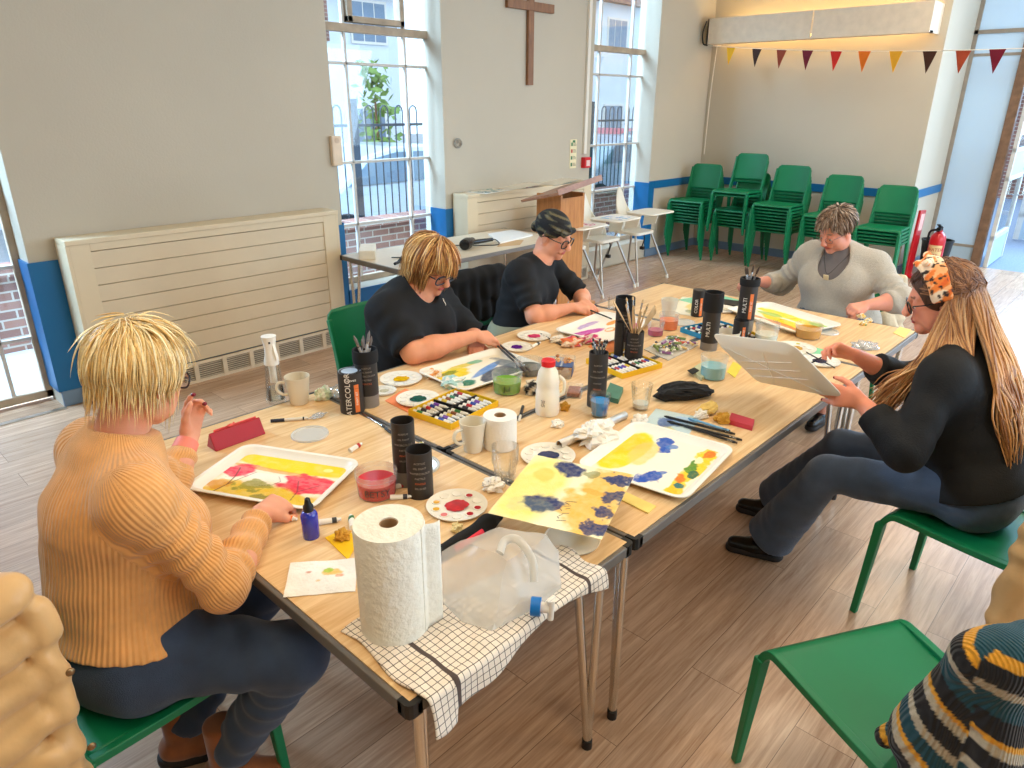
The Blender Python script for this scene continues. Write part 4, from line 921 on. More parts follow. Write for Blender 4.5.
    P, Q = L.mesh(h*1.1, wfold(.004, 13, 17, hc[1]), [(hip+up*.10, (0, 0, 1))]); mesh_obj('trousers', P, Q, o['trmat'], t, o.get('trcol'), smooth=1)
    for c in 'RL':
        A = np.array(J['ank'+c], float); fd = nrm(J.get('toe'+c, f)); z = np.array([0, 0, 1.]); Sh = Field(); gz = A[2]-.075
        Sh.cap(A-z*.045-fd*.025, A-z*.05+fd*.05, .040, .036, k=.02).cap(A-z*.05+fd*.05, A-z*.052+fd*.13, .037, .030, k=.02, sq=(z, 1.15))
        if o.get('boot'): Sh.cap(A-z*.04, A+z*o['boot'], .042, .044, k=.02, clip=0)
        P, Q = Sh.mesh(.005, None, [(A-z*.075, -z)]); sh = mesh_obj('shoe', P, Q, o['shoemat'], t)
        So = Field().cap(A-z*.078-fd*.03, A-z*.078+fd*.13, .043, .036, k=.01); P, Q = So.mesh(.005, None, [(A-z*.062, z), (A-z*(.062+o.get('sole', .025)), -z)]); mesh_obj('sole', P, Q, mat('dark_sole', (36, 30, 28), .7), sh)
    J['torso'] = torso; return t, g, M, limbs
KN = mat('camel_rib_knit', (226, 162, 94), .85, var=.08, scale=30, sheen=.3)
def rib_attr(o, m, segs, period, strength=.8, dist=.004):
    "knitted ribs that run along the body and the arms: each point stores how far round its limb it lies"
    me = o.data; n = len(me.vertices); P = np.zeros(n*3, np.float32); me.vertices.foreach_get('co', P); P = P.reshape(-1, 3).astype(float); best = np.full(n, 1e9); V = np.zeros(n)
    for a, b, rad, ref in segs:
        a, b = np.array(a, float), np.array(b, float); d = b-a; t = np.clip(((P-a)@d)/(d@d), 0, 1); q = P-(a+t[:, None]*d); D = np.linalg.norm(q, axis=1)-rad
        u = nrm(d); x = np.array(ref, float); x = nrm(x-u*(x@u)); y = np.cross(u, x); w = np.arctan2(q@y, q@x)*(rad+.02); k = D < best; best[k] = D[k]; V[k] = w[k]
    at_ = me.attributes.new('rib', 'FLOAT', 'POINT'); at_.data.foreach_set('value', V.astype(np.float32))
    N = m.node_tree.nodes; L = m.node_tree.links; bs = N['Principled BSDF']; A = N.new('ShaderNodeAttribute'); A.attribute_name = 'rib'
    k = N.new('ShaderNodeMath'); k.operation = 'MULTIPLY'; k.inputs[1].default_value = 2*math.pi/period; L.new(A.outputs['Fac'], k.inputs[0]); sn = N.new('ShaderNodeMath'); sn.operation = 'SINE'; L.new(k.outputs[0], sn.inputs[0])
    bp = N.new('ShaderNodeBump'); bp.inputs['Strength'].default_value = strength; bp.inputs['Distance'].default_value = dist; L.new(sn.outputs[0], bp.inputs['Height']); L.new(bp.outputs[0], bs.inputs['Normal'])
BLK = mat('black_cotton', (13, 13, 15), .85, var=.1, scale=30, bump=.15, bscale=300)
BLK2 = mat('black_crepe_blouse', (12, 12, 13), .8, var=.12, scale=30, bump=.25, bscale=200)
GREYK = mat('oatmeal_grey_knit', (182, 172, 156), .95, var=.06, scale=90, bump=.5, bscale=220, sheen=.3)
DEN = denim('dark_blue_denim', (46, 62, 86)); DEN2 = denim('mid_blue_denim', (64, 80, 104))
SAGE = mat('sage_linen', (150, 150, 124), .9, var=.08, bump=.2)
SUEDE = mat('brown_suede', (142, 82, 40), .85, var=.18, scale=25, sheen=.3); LEATH = mat('black_leather', (14, 14, 15), .25)
fr = lambda a: (math.cos(R(a)), math.sin(R(a)), 0)
# ---- P1: blonde woman in the camel jumper, from behind
J = dict(hip=(-.25, .83, .555), chest=(-.20, .84, .86), neck=(-.155, .86, 1.035), head=(-.075, .875, 1.195), shR=(-.19, .665, .985), shL=(-.16, 1.035, .985), elR=(-.075, .585, .745), wrR=(.12, .77, .765), elL=(.03, 1.13, .765), wrL=(.135, 1.205, .845),
         kneeR=(.05, .52, .50), kneeL=(.12, .80, .54), ankR=(-.10, .72, .105), ankL=(-.15, .90, .10), toeR=fr(-40), toeL=fr(-30))
o = dict(trlen=.93, face=8, hyaw=22, hpitch=22, girth=1.08, skin=(226, 158, 126), lip=(180, 84, 80), brow=(196, 150, 96), jowl=.004, arm=1.06, res=.005, glasses=.0024, gcol=(40, 36, 44), sleeveR=1.93, sleeveL=1.75, sfold=(.005, .05, 0), swide=.013, ease=.02, cuff=.4,
         handR=dict(d=(.75, .25, -.05), n=(.1, -.25, 1), side=1, curls=((.7, .9, .5), (.8, 1.0, .6), (.9, 1.1, .7), (1.0, 1.1, .7)), thumb=(.8, .5, -.35)),
         handL=dict(d=(.35, .1, 1), n=(-.2, 1, .1), side=1, curls=((.2, .4, .3), (.5, .8, .5), (.8, 1.0, .6), (.9, 1.0, .6)), thumb=(.9, .4, -.3)),
         neckline=(.035, .085, (.10, .085, .055), 18), collar=.014, hem=-.05, topname='jumper', topmat=KN, trmat=DEN, boot=.13, shoemat=SUEDE, sole=.035, tfold=(.004, .11, 0), wr=.004)
P1, g, M, L1 = person('person', 'woman with short blonde hair in a camel jumper painting at the near table', J, o)
BC = [(250, 222, 162), (238, 200, 130), (255, 236, 190), (222, 178, 108), (246, 214, 150)]
cap_hair(P1, g, M, 1.0, (222, 180, 112), R0=(.107, .086, .098))
locks(P1, g, M, 1, [(560, (0, 62), (35, 325), .18, .0034, .17, .13, 14), (460, (55, 100), (66, 294), .135, .0032, .15, .13, 8), (170, (5, 55), (-45, 45), .085, .0032, .12, .06, 30), (110, (0, 45), (-180, 180), .13, .0026, .38, .2, 40)], BC, HAIRM, 3, xmax=.06)
rib_attr([c for c in P1.children if c.name.startswith('jumper')][0], KN, [(J['hip'], J['neck'], .15, (1, .2, 0)), (L1['R'][0], L1['R'][1], .055, (0, 1, .3)), (L1['R'][1], L1['R'][2], .045, (0, 1, -1)), (L1['L'][0], L1['L'][1], .055, (0, -1, 0)), (L1['L'][1], L1['L'][2], .045, (0, -1, 0))], .0105, .45, .003)
R0n = o['handR']['tips']
for q, dd, r in o['handL']['tips'][:2]+o['handR']['tips'][:3]:
    MB().ball(tuple(q+dd*.002), .0075, 10, 8, (1, 1, .8)).build('finger_nail', NAIL, P1, world=True, smooth=True)
m = MB(); S, E, Wr = L1['L']; d = nrm(Wr-E); m.tube([tuple(Wr-d*.035+x) for x in []] or [tuple(Wr-d*.05), tuple(Wr-d*.015)], [.036, .034], 20); m.build('wrist_band', mat('coral_strap', (236, 132, 112), .6), P1, world=True, smooth=True)
# ---- P2: blonde woman in the black top
J = dict(hip=(1.40, 1.80, .555), chest=(1.41, 1.75, .84), neck=(1.455, 1.70, .98), head=(1.50, 1.645, 1.105), shR=(1.235, 1.68, .915), shL=(1.625, 1.77, .915), elR=(1.25, 1.50, .77), wrR=(1.535, 1.40, .805), elL=(1.73, 1.62, .70), wrL=(1.60, 1.47, .745),
         kneeR=(1.30, 1.40, .55), kneeL=(1.52, 1.40, .55), ankR=(1.3, 1.45, .1), ankL=(1.52, 1.45, .1), toeR=fr(-90), toeL=fr(-90))
o = dict(face=-85, hyaw=-84, hpitch=30, hroll=4, girth=1.22, belly=1.1, bust=1.12, skin=(232, 160, 124), lip=(190, 90, 84), brow=(150, 110, 74), jowl=.008, smile=1, arm=1.28, res=.0055, glasses=.0034, gcol=(34, 52, 68), grx=.028, grz=.022, hs=1.05, sleeveR=.88, sleeveL=.95, swide=.022, sfold=(.004, .07, 0), ease=.02,
         handR=dict(d=(.9, -.22, -.18), n=(.1, -.35, 1), side=1, curls=((.35, .5, .3), (.45, .6, .4), (.55, .7, .4), (.65, .7, .4)), thumb=(.9, .25, -.3)),
         handL=dict(d=(-.6, -.7, -.1), n=(0, 0, 1), side=-1), neckline=(.045, .035, (.10, .085, .06), 40), hem=.08, topname='shirt', topmat=BLK, trmat=BLK, shoemat=LEATH, wr=.004)
P2, g, M, L2 = person('person', 'woman with chin-length blonde hair and glasses in a black short-sleeved top, leaning over her painting', J, o)
SC2 = [(206, 148, 84), (228, 178, 110), (178, 120, 66), (240, 196, 130), (140, 92, 52)]
cap_hair(P2, g, M, 1.0, (160, 108, 60), R0=(.106, .086, .098))
locks(P2, g, M, 1, [(680, (0, 62), (40, 320), .235, .0034, .32, .10, -10), (520, (50, 98), (60, 300), .18, .0033, .30, .12, 6), (230, (4, 55), (-52, 52), .115, .0032, .16, .05, 36)], SC2, HAIRM, 5, xmax=.06, crown=(24, 120))
MB().tube([(1.50, 1.575, .955), (1.503, 1.56, .925)], .004, 6).build('zip_pull', CHROME, P2, world=True)
H2 = o['handR']
# ---- P3: woman in the headscarf
J = dict(hip=(2.25, 1.80, .555), chest=(2.29, 1.765, .85), neck=(2.385, 1.735, .99), head=(2.435, 1.695, 1.125), shR=(2.165, 1.715, .945), shL=(2.53, 1.80, .945), elR=(2.13, 1.555, .74), wrR=(2.34, 1.475, .765), elL=(2.62, 1.62, .75), wrL=(2.47, 1.50, .77),
         kneeR=(2.15, 1.42, .56), kneeL=(2.38, 1.40, .55), ankR=(2.16, 1.45, .1), ankL=(2.4, 1.45, .1), toeR=fr(-90), toeL=fr(-90))
o = dict(face=-78, hyaw=-80, hpitch=22, hroll=2, girth=1.02, bust=1.05, skin=(228, 160, 128), lip=(186, 96, 90), brow=(110, 80, 60), arm=1.15, res=.0055, glasses=.0034, gcol=(28, 26, 28), grx=.028, grz=.022, hs=1.03, sleeveR=.80, sleeveL=.9, swide=.012, sfold=(.003, .07, 0), ease=.008,
         handR=dict(d=(.9, -.30, .0), n=(.05, -.3, 1), side=1, curls=((.5, .7, .4), (.6, .8, .5), (.7, .8, .5), (.8, .9, .5)), thumb=(.8, .35, -.35)),
         handL=dict(d=(-.4, -.8, -.1), n=(0, 0, 1), side=-1), neckline=(.05, .05, (.10, .095, .075), 25), hem=.045, topname='t_shirt', topmat=BLK, trmat=SAGE, shoemat=LEATH)
P3, g, M, L3 = person('person', 'woman in a dark patterned headscarf, black t-shirt and glasses, painting in pink', J, o)
F = Field(); F.ell(g(-.018, 0, .040), (.108, .088, .092), M, .01); F.cap(g(.09, 0, -.06), g(.085, 0, .012), .060, .045, k=.01, sub=True); F.cap(g(.03, 0, -.12), g(-.01, 0, -.075), .062, .052, k=.01, sub=True)
for k in range(5):
    a = -.9+k*.45; F.cap(g(.062-.01*abs(k-2), math.sin(a)*.074, .058+.012*math.cos(a*2)), g(-.075, math.sin(a)*.05, .015+.02*k), .017, .010, k=.004)
F.cap(g(.078, -.045, .047), g(.086, .035, .062), .017, .016, k=.005); F.cap(g(.086, -.02, .066), g(.03, .085, .03), .017, .014, k=.005); F.cap(g(.080, .02, .05), g(.0, -.086, .02), .016, .014, k=.005); F.ell(g(-.11, 0, -.005), (.03, .045, .035), M, .01)
P, Q = F.mesh(.0045); SCF = [np.array(lin(c)) for c in ((28, 26, 28), (58, 60, 48), (104, 92, 64), (20, 20, 22), (104, 104, 94))]
def sc(P):
    n = vnoise(P[:, 0]*30+P[:, 2]*60, P[:, 1]*30-P[:, 2]*50, 4); C = np.zeros((len(P), 3))
    for i, t in enumerate((0, .34, .50, .66, .84)): C[n >= t] = SCF[(0, 3, 1, 2, 4)[i]]
    return C
mesh_obj('headscarf', P, Q, mat('scarf_cloth', 0, .8, attr=True, bump=.2), P3, sc, smooth=1)
S, E, Wr = L3['R']
# ---- P4: grey-haired woman at the far end
J = dict(hip=(3.86, .57, .555), chest=(3.81, .575, .85), neck=(3.765, .59, .99), head=(3.695, .61, 1.13), shR=(3.795, .775, .945), shL=(3.80, .385, .935), poleR=(.6, .5, -.8), wrR=(3.60, 1.0, .775), elL=(3.67, .19, .79), wrL=(3.50, .32, .77),
         kneeR=(3.45, .68, .55), kneeL=(3.45, .45, .55), ankR=(3.5, .68, .1), ankL=(3.5, .45, .1), toeR=fr(180), toeL=fr(180))
o = dict(face=180, hyaw=158, hpitch=30, hroll=-4, girth=1.20, belly=1.1, bust=1.12, skin=(222, 150, 124), lip=(186, 96, 90), brow=(140, 116, 100), jowl=.006, arm=1.2, res=.0055, glasses=.0013, gcol=(120, 90, 84), grx=.023, grz=.016, sleeveR=1.62, sleeveL=1.40, swide=.024, sfold=(.004, .06, 0), ease=.022,
         handR=dict(d=(-.55, .75, -.12), n=(-.1, .1, 1), side=1, curls=((.6, .8, .4), (.7, .9, .5), (.8, .9, .5), (.9, .9, .5)), thumb=(.8, .3, -.35)),
         handL=dict(d=(-.8, .40, -.10), n=(-.2, -.3, 1), side=-1, curls=((.7, .9, .5), (.8, 1.0, .6), (.9, 1.1, .6), (1.0, 1.1, .6)), thumb=(.8, .4, -.35)), neckline=(.10, -.02, (.11, .085, .145), 12), hem=.06, topname='jumper', topmat=GREYK, trmat=DEN, shoemat=LEATH)
P4, g, M, L4 = person('person', 'woman with short grey hair in an oatmeal grey jumper at the far end', J, o)
GC = [(140, 110, 86), (160, 132, 108), (116, 90, 70), (188, 166, 146), (98, 76, 60)]
cap_hair(P4, g, M, 1.0, (120, 98, 80), R0=(.102, .080, .094))
locks(P4, g, M, 1, [(520, (0, 70), (35, 325), .072, .0036, .26, .07, 20), (260, (60, 100), (72, 288), .042, .0028, .06, .05, 6), (190, (5, 52), (-48, 48), .062, .0036, .24, .06, 45)], GC, HAIRM, 8, xmax=.05, zface=.045)
nk = np.array(J['neck']); F = Field(); J['torso'](F, .004); F.cap(nk-(.0, 0, .01), nk+(np.array(J['head'])-nk)*.28, .078, .064, k=.03, clip=0)
P, Q = F.mesh(.006, None, [((3.8, .57, .83), (0, 0, -1))]); mesh_obj('grey_underblouse', P, Q, mat('slate_jersey', (112, 104, 102), .85), P4)
m = MB(); c = nk+np.array([-.06, 0, -.10]); pts = spline([nk+(-.045, .078, .02), nk+(-.115, .04, -.045), nk+(-.150, .0, -.105), nk+(-.115, -.045, -.045), nk+(-.045, -.078, .02)]); m.tube(pts, .0018, 6); nkl = m.build('necklace', mat('dark_cord', (50, 42, 40), .6), P4, world=True)
m = MB(); q = nk+np.array([-.168, .0, -.122]); m.T = Matrix.Translation(q) @ Matrix.Rotation(R(-22), 4, 'Y'); m.box((-.003, -.015, -.016), (.003, .015, .016)); m.build('pendant', mat('cream_pendant', (226, 204, 160), .4), nkl, world=True, bevel=.002)
# ---- P5: long-haired woman in the headband
J = dict(hip=(2.10, -.56, .555), chest=(2.12, -.45, .84), neck=(2.16, -.37, 1.01), head=(2.20, -.285, 1.165), shR=(2.31, -.39, .955), shL=(1.95, -.40, .955), elL=(1.80, -.36, .745), wrL=(1.875, -.185, .835), elR=(2.34, -.20, .78), wrR=(2.16, -.06, .905),
         kneeL=(1.93, -.10, .50), kneeR=(2.20, -.06, .50), ankL=(1.99, .10, .09), ankR=(2.30, .21, .09), toeL=fr(112), toeR=fr(105))
o = dict(face=88, trf=.001, hyaw=110, hpitch=19, hroll=0, girth=.95, bust=1.1, skin=(230, 152, 124), lip=(184, 74, 78), brow=(90, 60, 46), smile=1.3, arm=1.15, res=.0048, glasses=.0026, gcol=(30, 28, 32), sleeveR=1.62, sleeveL=1.72, swide=.024, sfold=(.0015, .09, 0), ease=.03, cuff=.7, flare=.055,
         handL=dict(d=(-.28, .85, .10), n=(-.9, -.25, .2), side=1, curls=((.35, .3, .2), (.3, .3, .2), (.35, .3, .2), (.4, .4, .3)), thumb=(.7, .6, -.4)),
         handR=dict(d=(-.3, .7, .3), n=(.4, .2, .8), side=1, curls=((.7, .8, .4), (.8, .9, .5), (.9, 1., .5), (1., 1., .5)), thumb=(.8, .4, -.3)), neckline=(.05, .05, (.09, .08, .07), 25), hem=.0, topname='blouse', topmat=BLK2, trmat=DEN2, shoemat=LEATH, trlen=.95, wr=.004)
P5, g, M, L5 = person('person', 'smiling woman with long hair, floral headband and black blouse holding up a paint tray', J, o)
H5 = o
LC = [(120, 78, 50), (146, 98, 62), (98, 62, 42)]
LC2 = [(196, 138, 82), (214, 160, 102), (176, 118, 68), (226, 176, 120), (150, 100, 62)]
cap_hair(P5, g, M, 1.0, (84, 54, 38), R0=(.108, .086, .100))
def longhair(par, g, M, n, seed):
    r = random.Random(seed); m = MB(); sh = np.array(J['shL'])
    F0 = lambda q: q
    for i in range(n):
        side = 1 if r.random() < .66 else -1; th = R(r.uniform(2, 80)); ph = R(side*r.uniform(70, 178) if r.random() < .8 else side*r.uniform(50, 80))
        c0 = np.array([-.012, 0, .028]); R0 = np.array([.114, .094, .106])*r.uniform(.97, 1.10)
        a0 = c0+R0*np.array([math.cos(ph)*math.sin(th), math.sin(ph)*math.sin(th), math.cos(th)]); ph2 = side*R(r.uniform(88, 176)); a1 = c0+R0*np.array([math.cos(ph2)*.98, math.sin(ph2)*.98, -.15])
        mid = c0+R0*1.02*nrm((a0-c0)/R0+(a1-c0)/R0); lb = [g(*a0), g(*mid), g(*a1)]
        frontal = abs(ph2) < R(120); w = lb[2]; k = np.array(J['neck'])
        if side > 0 and r.random() < .30: e = k+np.array([-.15+r.uniform(-.04, .05), -.06+r.uniform(-.09, .07), -.27+r.uniform(-.08, .05)]); mm = k+np.array([-.125, -.03+r.uniform(-.05, .05), -.01])
        elif frontal and side > 0: e = k+np.array([-.10+r.uniform(-.05, .05), .17+r.uniform(-.05, .05), -.24+r.uniform(-.06, .07)]); mm = k+np.array([-.135+r.uniform(-.02, .02), .06+r.uniform(-.02, .02), -.03])
        elif frontal: e = k+np.array([.13, .16+r.uniform(-.03, .05), -.25+r.uniform(-.05, .05)]); mm = k+np.array([.12, .07, -.04])
        else: u = r.uniform(-1, 1); dz = .28+r.uniform(-.12, .09); e = k+np.array([u*.14-.03, -.20-.30*(dz-.1)+r.uniform(-.03, .0)+abs(u)*.02, -dz]); mm = k+np.array([u*.14-.02, -.20+abs(u)*.04, -.04+r.uniform(-.02, .02)]); 
        pts = spline(lb+[w*.45+mm*.55, mm, mm*.45+e*.55+np.array([r.gauss(0, .014), r.gauss(0, .014), 0]), e], 4); nn = len(pts); rad = r.uniform(.003, .0052)
        m2 = [rad*(.5+.5*min(1, j/5))*(1 if j < nn*.75 else max(.1, 1-(j-nn*.75)/(nn*.27))) for j in range(nn)]
        c1 = np.array(lin(r.choice(LC))); c2 = np.array(lin(r.choice(LC2))); sg = len(m.v); m.col = (0, 0, 0); m.tube(pts, m2, 5, flat=.5)
        for j in range(nn):
            w_ = min(1, max(0, (j/nn-.18)/.4)); cc = tuple(c1*(1-w_)+c2*w_)
            for q in range(5): m.c[sg+j*5+q] = cc
    return m.build('long_hair', HAIRM, par, world=True, smooth=True, auto=False)
longhair(P5, g, M, 1500, 4)
locks(P5, g, M, 1, [(220, (8, 40), (-70, 70), .05, .003, .05, .01, 50)], [(84, 54, 38), (104, 68, 46)], HAIRM, 6, name='front_hair', R0=(.107, .085, .099), xmax=.05, zface=.045)
# floral headband, knotted on top
F = Field()
for k in range(22):
    a = R(-96+192*k/22); b = R(-96+192*(k+1)/22); q0 = g(.022-.02*abs(math.sin(a)), math.sin(a)*.097, .028+math.cos(a)*.112); q1 = g(.022-.02*abs(math.sin(b)), math.sin(b)*.097, .028+math.cos(b)*.112); wd = .042*(1-.25*abs(math.sin(a)))
    for e in (-1, -.33, .33, 1): F.cap(q0+M[:, 0]*e*wd*.8, q1+M[:, 0]*e*wd*.8, .0075, k=.012)
F.ell(g(.014, .010, .144), (.026, .022, .018), M, .006); F.cap(g(.01, .02, .146), g(.03, .07, .150), .010, .014, k=.006); F.cap(g(.01, 0, .146), g(.015, -.05, .152), .010, .014, k=.006)
P, Q = F.mesh(.0045); HC = [np.array(lin(c)) for c in ((250, 222, 190), (238, 128, 52), (250, 178, 120), (52, 40, 36), (232, 104, 40))]
def hbcol(P):
    n = vnoise(P[:, 1]*62+P[:, 2]*30, P[:, 0]*70-P[:, 2]*42, 9); n2 = vnoise(P[:, 1]*90, P[:, 2]*90+P[:, 0]*60, 3); C = np.repeat(HC[0][None], len(P), 0)
    C[n > .45] = HC[2]; C[n > .58] = HC[1]; C[n > .78] = HC[4]; C[(n2 > .74)] = HC[3]; return C
mesh_obj('headband', P, Q, mat('floral_cloth', 0, .75, attr=True, bump=.2), P5, hbcol, smooth=1)
for q, dd, r in H5['handL']['tips']: MB().ball(tuple(q+dd*.002), .0068, 10, 8, (1, 1, .8)).build('finger_nail', mat('crimson_nail', (160, 20, 44), .2), P5, world=True, smooth=True)
# ================================================================ things on the tables
TZ = .7205
def proj_y(q): v = np.array(q)-CO; return 384-CF*(v@UP)/(v@FW)
def fit(px, pb, pt=None, w=None, z=TZ):
    "centre on the table of a round thing seen at a photo pixel, its height from the row of its top, its radius from its width"
    q = at(px, pb, z); r = 0; h = 0
    if w: r = w/2*((q-CO)@FW)/CF; d = nrm([q[0]-CO[0], q[1]-CO[1], 0]); q = q+d*r*.8
    if pt is not None:
        lo, hi = 0, 1.0
        for _ in range(30):
            m = (lo+hi)/2
            if proj_y(q+np.array([0, 0, m])) > pt: lo = m
            else: hi = m
        h = lo
    return q[0], q[1], h, r
def facecam(x, y): return math.atan2(CO[1]-y, CO[0]-x)
PAL = mat('palette_white', (236, 230, 216), .35, var=.01); TRAYM = mat('tray_white', (238, 232, 218), .35, var=.015, sss=.0)
INK = mat('white_ink', (226, 222, 214), .5); ORANGE = mat('orange_print', (232, 122, 56), .5); TIN = mat('charcoal_tube', (46, 41, 38), .5, var=.06, scale=30); TING = mat('grey_base', (128, 122, 114), .45)
INKD = mat('dark_ink', (40, 36, 34), .5); TISS = mat('tissue_paper', (240, 232, 218), .9, var=.02, bump=.2, bscale=120)
# ---- painted sheets: colour laid down as brush-stroke patches on a fine grid
def blob(C, U, V, cx, cy, rx, ry, rot, col, nz=.5, seed=1, op=1., fr=6, hard=5):
    a = R(rot); x = (U-cx)*math.cos(a)+(V-cy)*math.sin(a); y = -(U-cx)*math.sin(a)+(V-cy)*math.cos(a)
    d = np.sqrt((x/rx)**2+(y/ry)**2)+(fbm(U*fr+seed*5.1, V*fr+seed*2.3, seed)-.5)*nz*2; w = np.clip((1-d)*hard, 0, 1)*op
    w = np.clip(w*(.96+.4*(fbm(U*fr*3+seed, V*fr*3, seed+3)-.5)), 0, 1); return C*(1-w[:, None])+np.array(lin(col))[None]*w[:, None]
def strokes(C, U, V, pts, wdt, col):
    c = np.array(lin(col)); 
    for (a, b) in zip(pts[:-1], pts[1:]):
        a, b = np.array(a, float), np.array(b, float); d = b-a; t = np.clip(((U-a[0])*d[0]+(V-a[1])*d[1])/(d@d), 0, 1); D = np.hypot(U-a[0]-t*d[0], V-a[1]-t*d[1]); w = np.clip((wdt-D)/(wdt*.5), 0, 1)*.85
        C = C*(1-w[:, None])+c*w[:, None]
    return C
def painting(name, T, w, h, paper, ops, n=150, par=None, wavy=0.0, matr=None, label=None, cat='painting'):
    nx = n; ny = int(n*h/w); U, V = np.meshgrid((np.arange(nx+1))/nx, (np.arange(ny+1))/ny); U, V = U.ravel(), V.ravel(); C = np.repeat(np.array(lin(paper))[None], len(U), 0)
    for op in ops:
        if op[0] == 'b': C = blob(C, U, V, *op[1:])
        else: C = strokes(C, U, V, *op[1:])
    Z = wavy*(fbm(U*3, V*3, 2)-.5)*2 if wavy else U*0
    Pts = [T @ Vector(((U[i]-.5)*w, (V[i]-.5)*h, Z[i]+.0012)) for i in range(len(U))]
    me = bpy.data.meshes.new(name); base = [T @ Vector(((U[i]-.5)*w, (V[i]-.5)*h, Z[i])) for i in range(len(U))]; N = len(U)
    q = [(j*(nx+1)+i, j*(nx+1)+i+1, (j+1)*(nx+1)+i+1, (j+1)*(nx+1)+i) for j in range(ny) for i in range(nx)]
    ring = [i for i in range(nx+1)]+[j*(nx+1)+nx for j in range(1, ny+1)]+[ny*(nx+1)+i for i in range(nx-1, -1, -1)]+[j*(nx+1) for j in range(ny-1, 0, -1)]
    f = q+[tuple(N+k for k in a[::-1]) for a in q]+[(ring[i], ring[i]+N, ring[(i+1) % len(ring)]+N, ring[(i+1) % len(ring)]) for i in range(len(ring))]
    me.from_pydata([tuple(p) for p in Pts+base], [], f); ca = me.color_attributes.new('Col', 'FLOAT_COLOR', 'POINT'); cc = np.ones((2*N, 4), np.float32); cc[:N, :3] = C; cc[N:, :3] = np.array(lin(paper)); ca.data.foreach_set('color', cc.ravel())
    me.materials.append(matr or mat('watercolour_on_paper', 0, .55, attr=True, var=.02, bump=.25, bscale=260)); me.update()
    o = bpy.data.objects.new(name, me); COL.objects.link(o)
    if par is not None: o.parent = par; o.matrix_parent_inverse = basis(par).inverted()
    if label: tag(o, label, cat)
    return o
def tray(T, w, h, label, m=None, d=.024, r=.045):
    t = thing('paint_tray', label, 'tray', tuple(T.translation)); b = MB(); b.T = T; L = []
    for ins, z in ((.034, 0), (.004, d-.005), (0, d-.003), (0, d), (.012, d), (.016, d-.004), (.036, .003)): L.append([(x, y, z) for x, y in rrect(-w/2+ins, -h/2+ins, w/2-ins, h/2-ins, max(.008, r-ins*.6), 6)])
    n = len(L[0]); vs = [p for l in L for p in l]; fs = [(k*n+i, k*n+(i+1) % n, (k+1)*n+(i+1) % n, (k+1)*n+i) for k in range(len(L)-1) for i in range(n)]
    fs.append(tuple(range(n))[::-1]); fs.append(tuple((len(L)-1)*n+i for i in range(n))); b.add(vs, fs); b.build('tray_body', m or TRAYM, t, world=True, smooth=True); return t
def TM(x, y, z, deg, tx=0, ty=0): return Matrix.Translation((x, y, z)) @ Matrix.Rotation(R(deg), 4, 'Z') @ Matrix.Rotation(R(tx), 4, 'X') @ Matrix.Rotation(R(ty), 4, 'Y')
# near tray: yellow sky, pink trees
T1 = TM(.285, .985, TZ, -63); t = tray(T1, .43, .31, 'white paint tray with a painting of pink trees under a yellow sky')
Y = (252, 212, 0)
tree = [('s', [(.13, .02), (.17, .22), (.15, .42), (.10, .62)], .008, (110, 60, 40)), ('s', [(.17, .22), (.22, .4), (.28, .58)], .005, (110, 60, 40)), ('s', [(.80, .10), (.78, .3), (.70, .52)], .005, (120, 50, 50)), ('s', [(.78, .3), (.9, .5)], .004, (120, 50, 50)), ('s', [(.42, .30), (.52, .34), (.56, .46), (.50, .56)], .003, (90, 60, 40))]
painting('painting', T1 @ Matrix.Translation((0, 0, .004)), .372, .252, (250, 236, 206), [('b', .5, .88, .62, .22, -3, Y, .10, 3, 1, 5, 8), ('b', .5, .66, .6, .05, -4, (232, 160, 60), .4, 5, .8), ('b', .5, .5, .5, .10, 0, (252, 240, 220), .3, 6, .9), ('b', .5, .12, .7, .20, 0, (238, 200, 40), .5, 7, .95), ('b', .12, .55, .15, .20, 10, (236, 36, 74), .5, 8, .95, 9), ('b', .80, .48, .25, .22, 0, (238, 40, 72), .45, 9, .95, 9), ('b', .40, .28, .22, .14, 20, (150, 150, 36), .9, 11, .8, 11), ('b', .62, .06, .2, .08, 0, (110, 110, 40), .9, 12, .7, 11), ('b', .08, .2, .12, .12, 0, (222, 150, 40), .8, 13, .8), ('b', .84, .86, .05, .05, 0, (252, 232, 150), .2, 2, .9)]+tree, 170, label='wet watercolour of pink trees and yellow sky lying in the near tray')
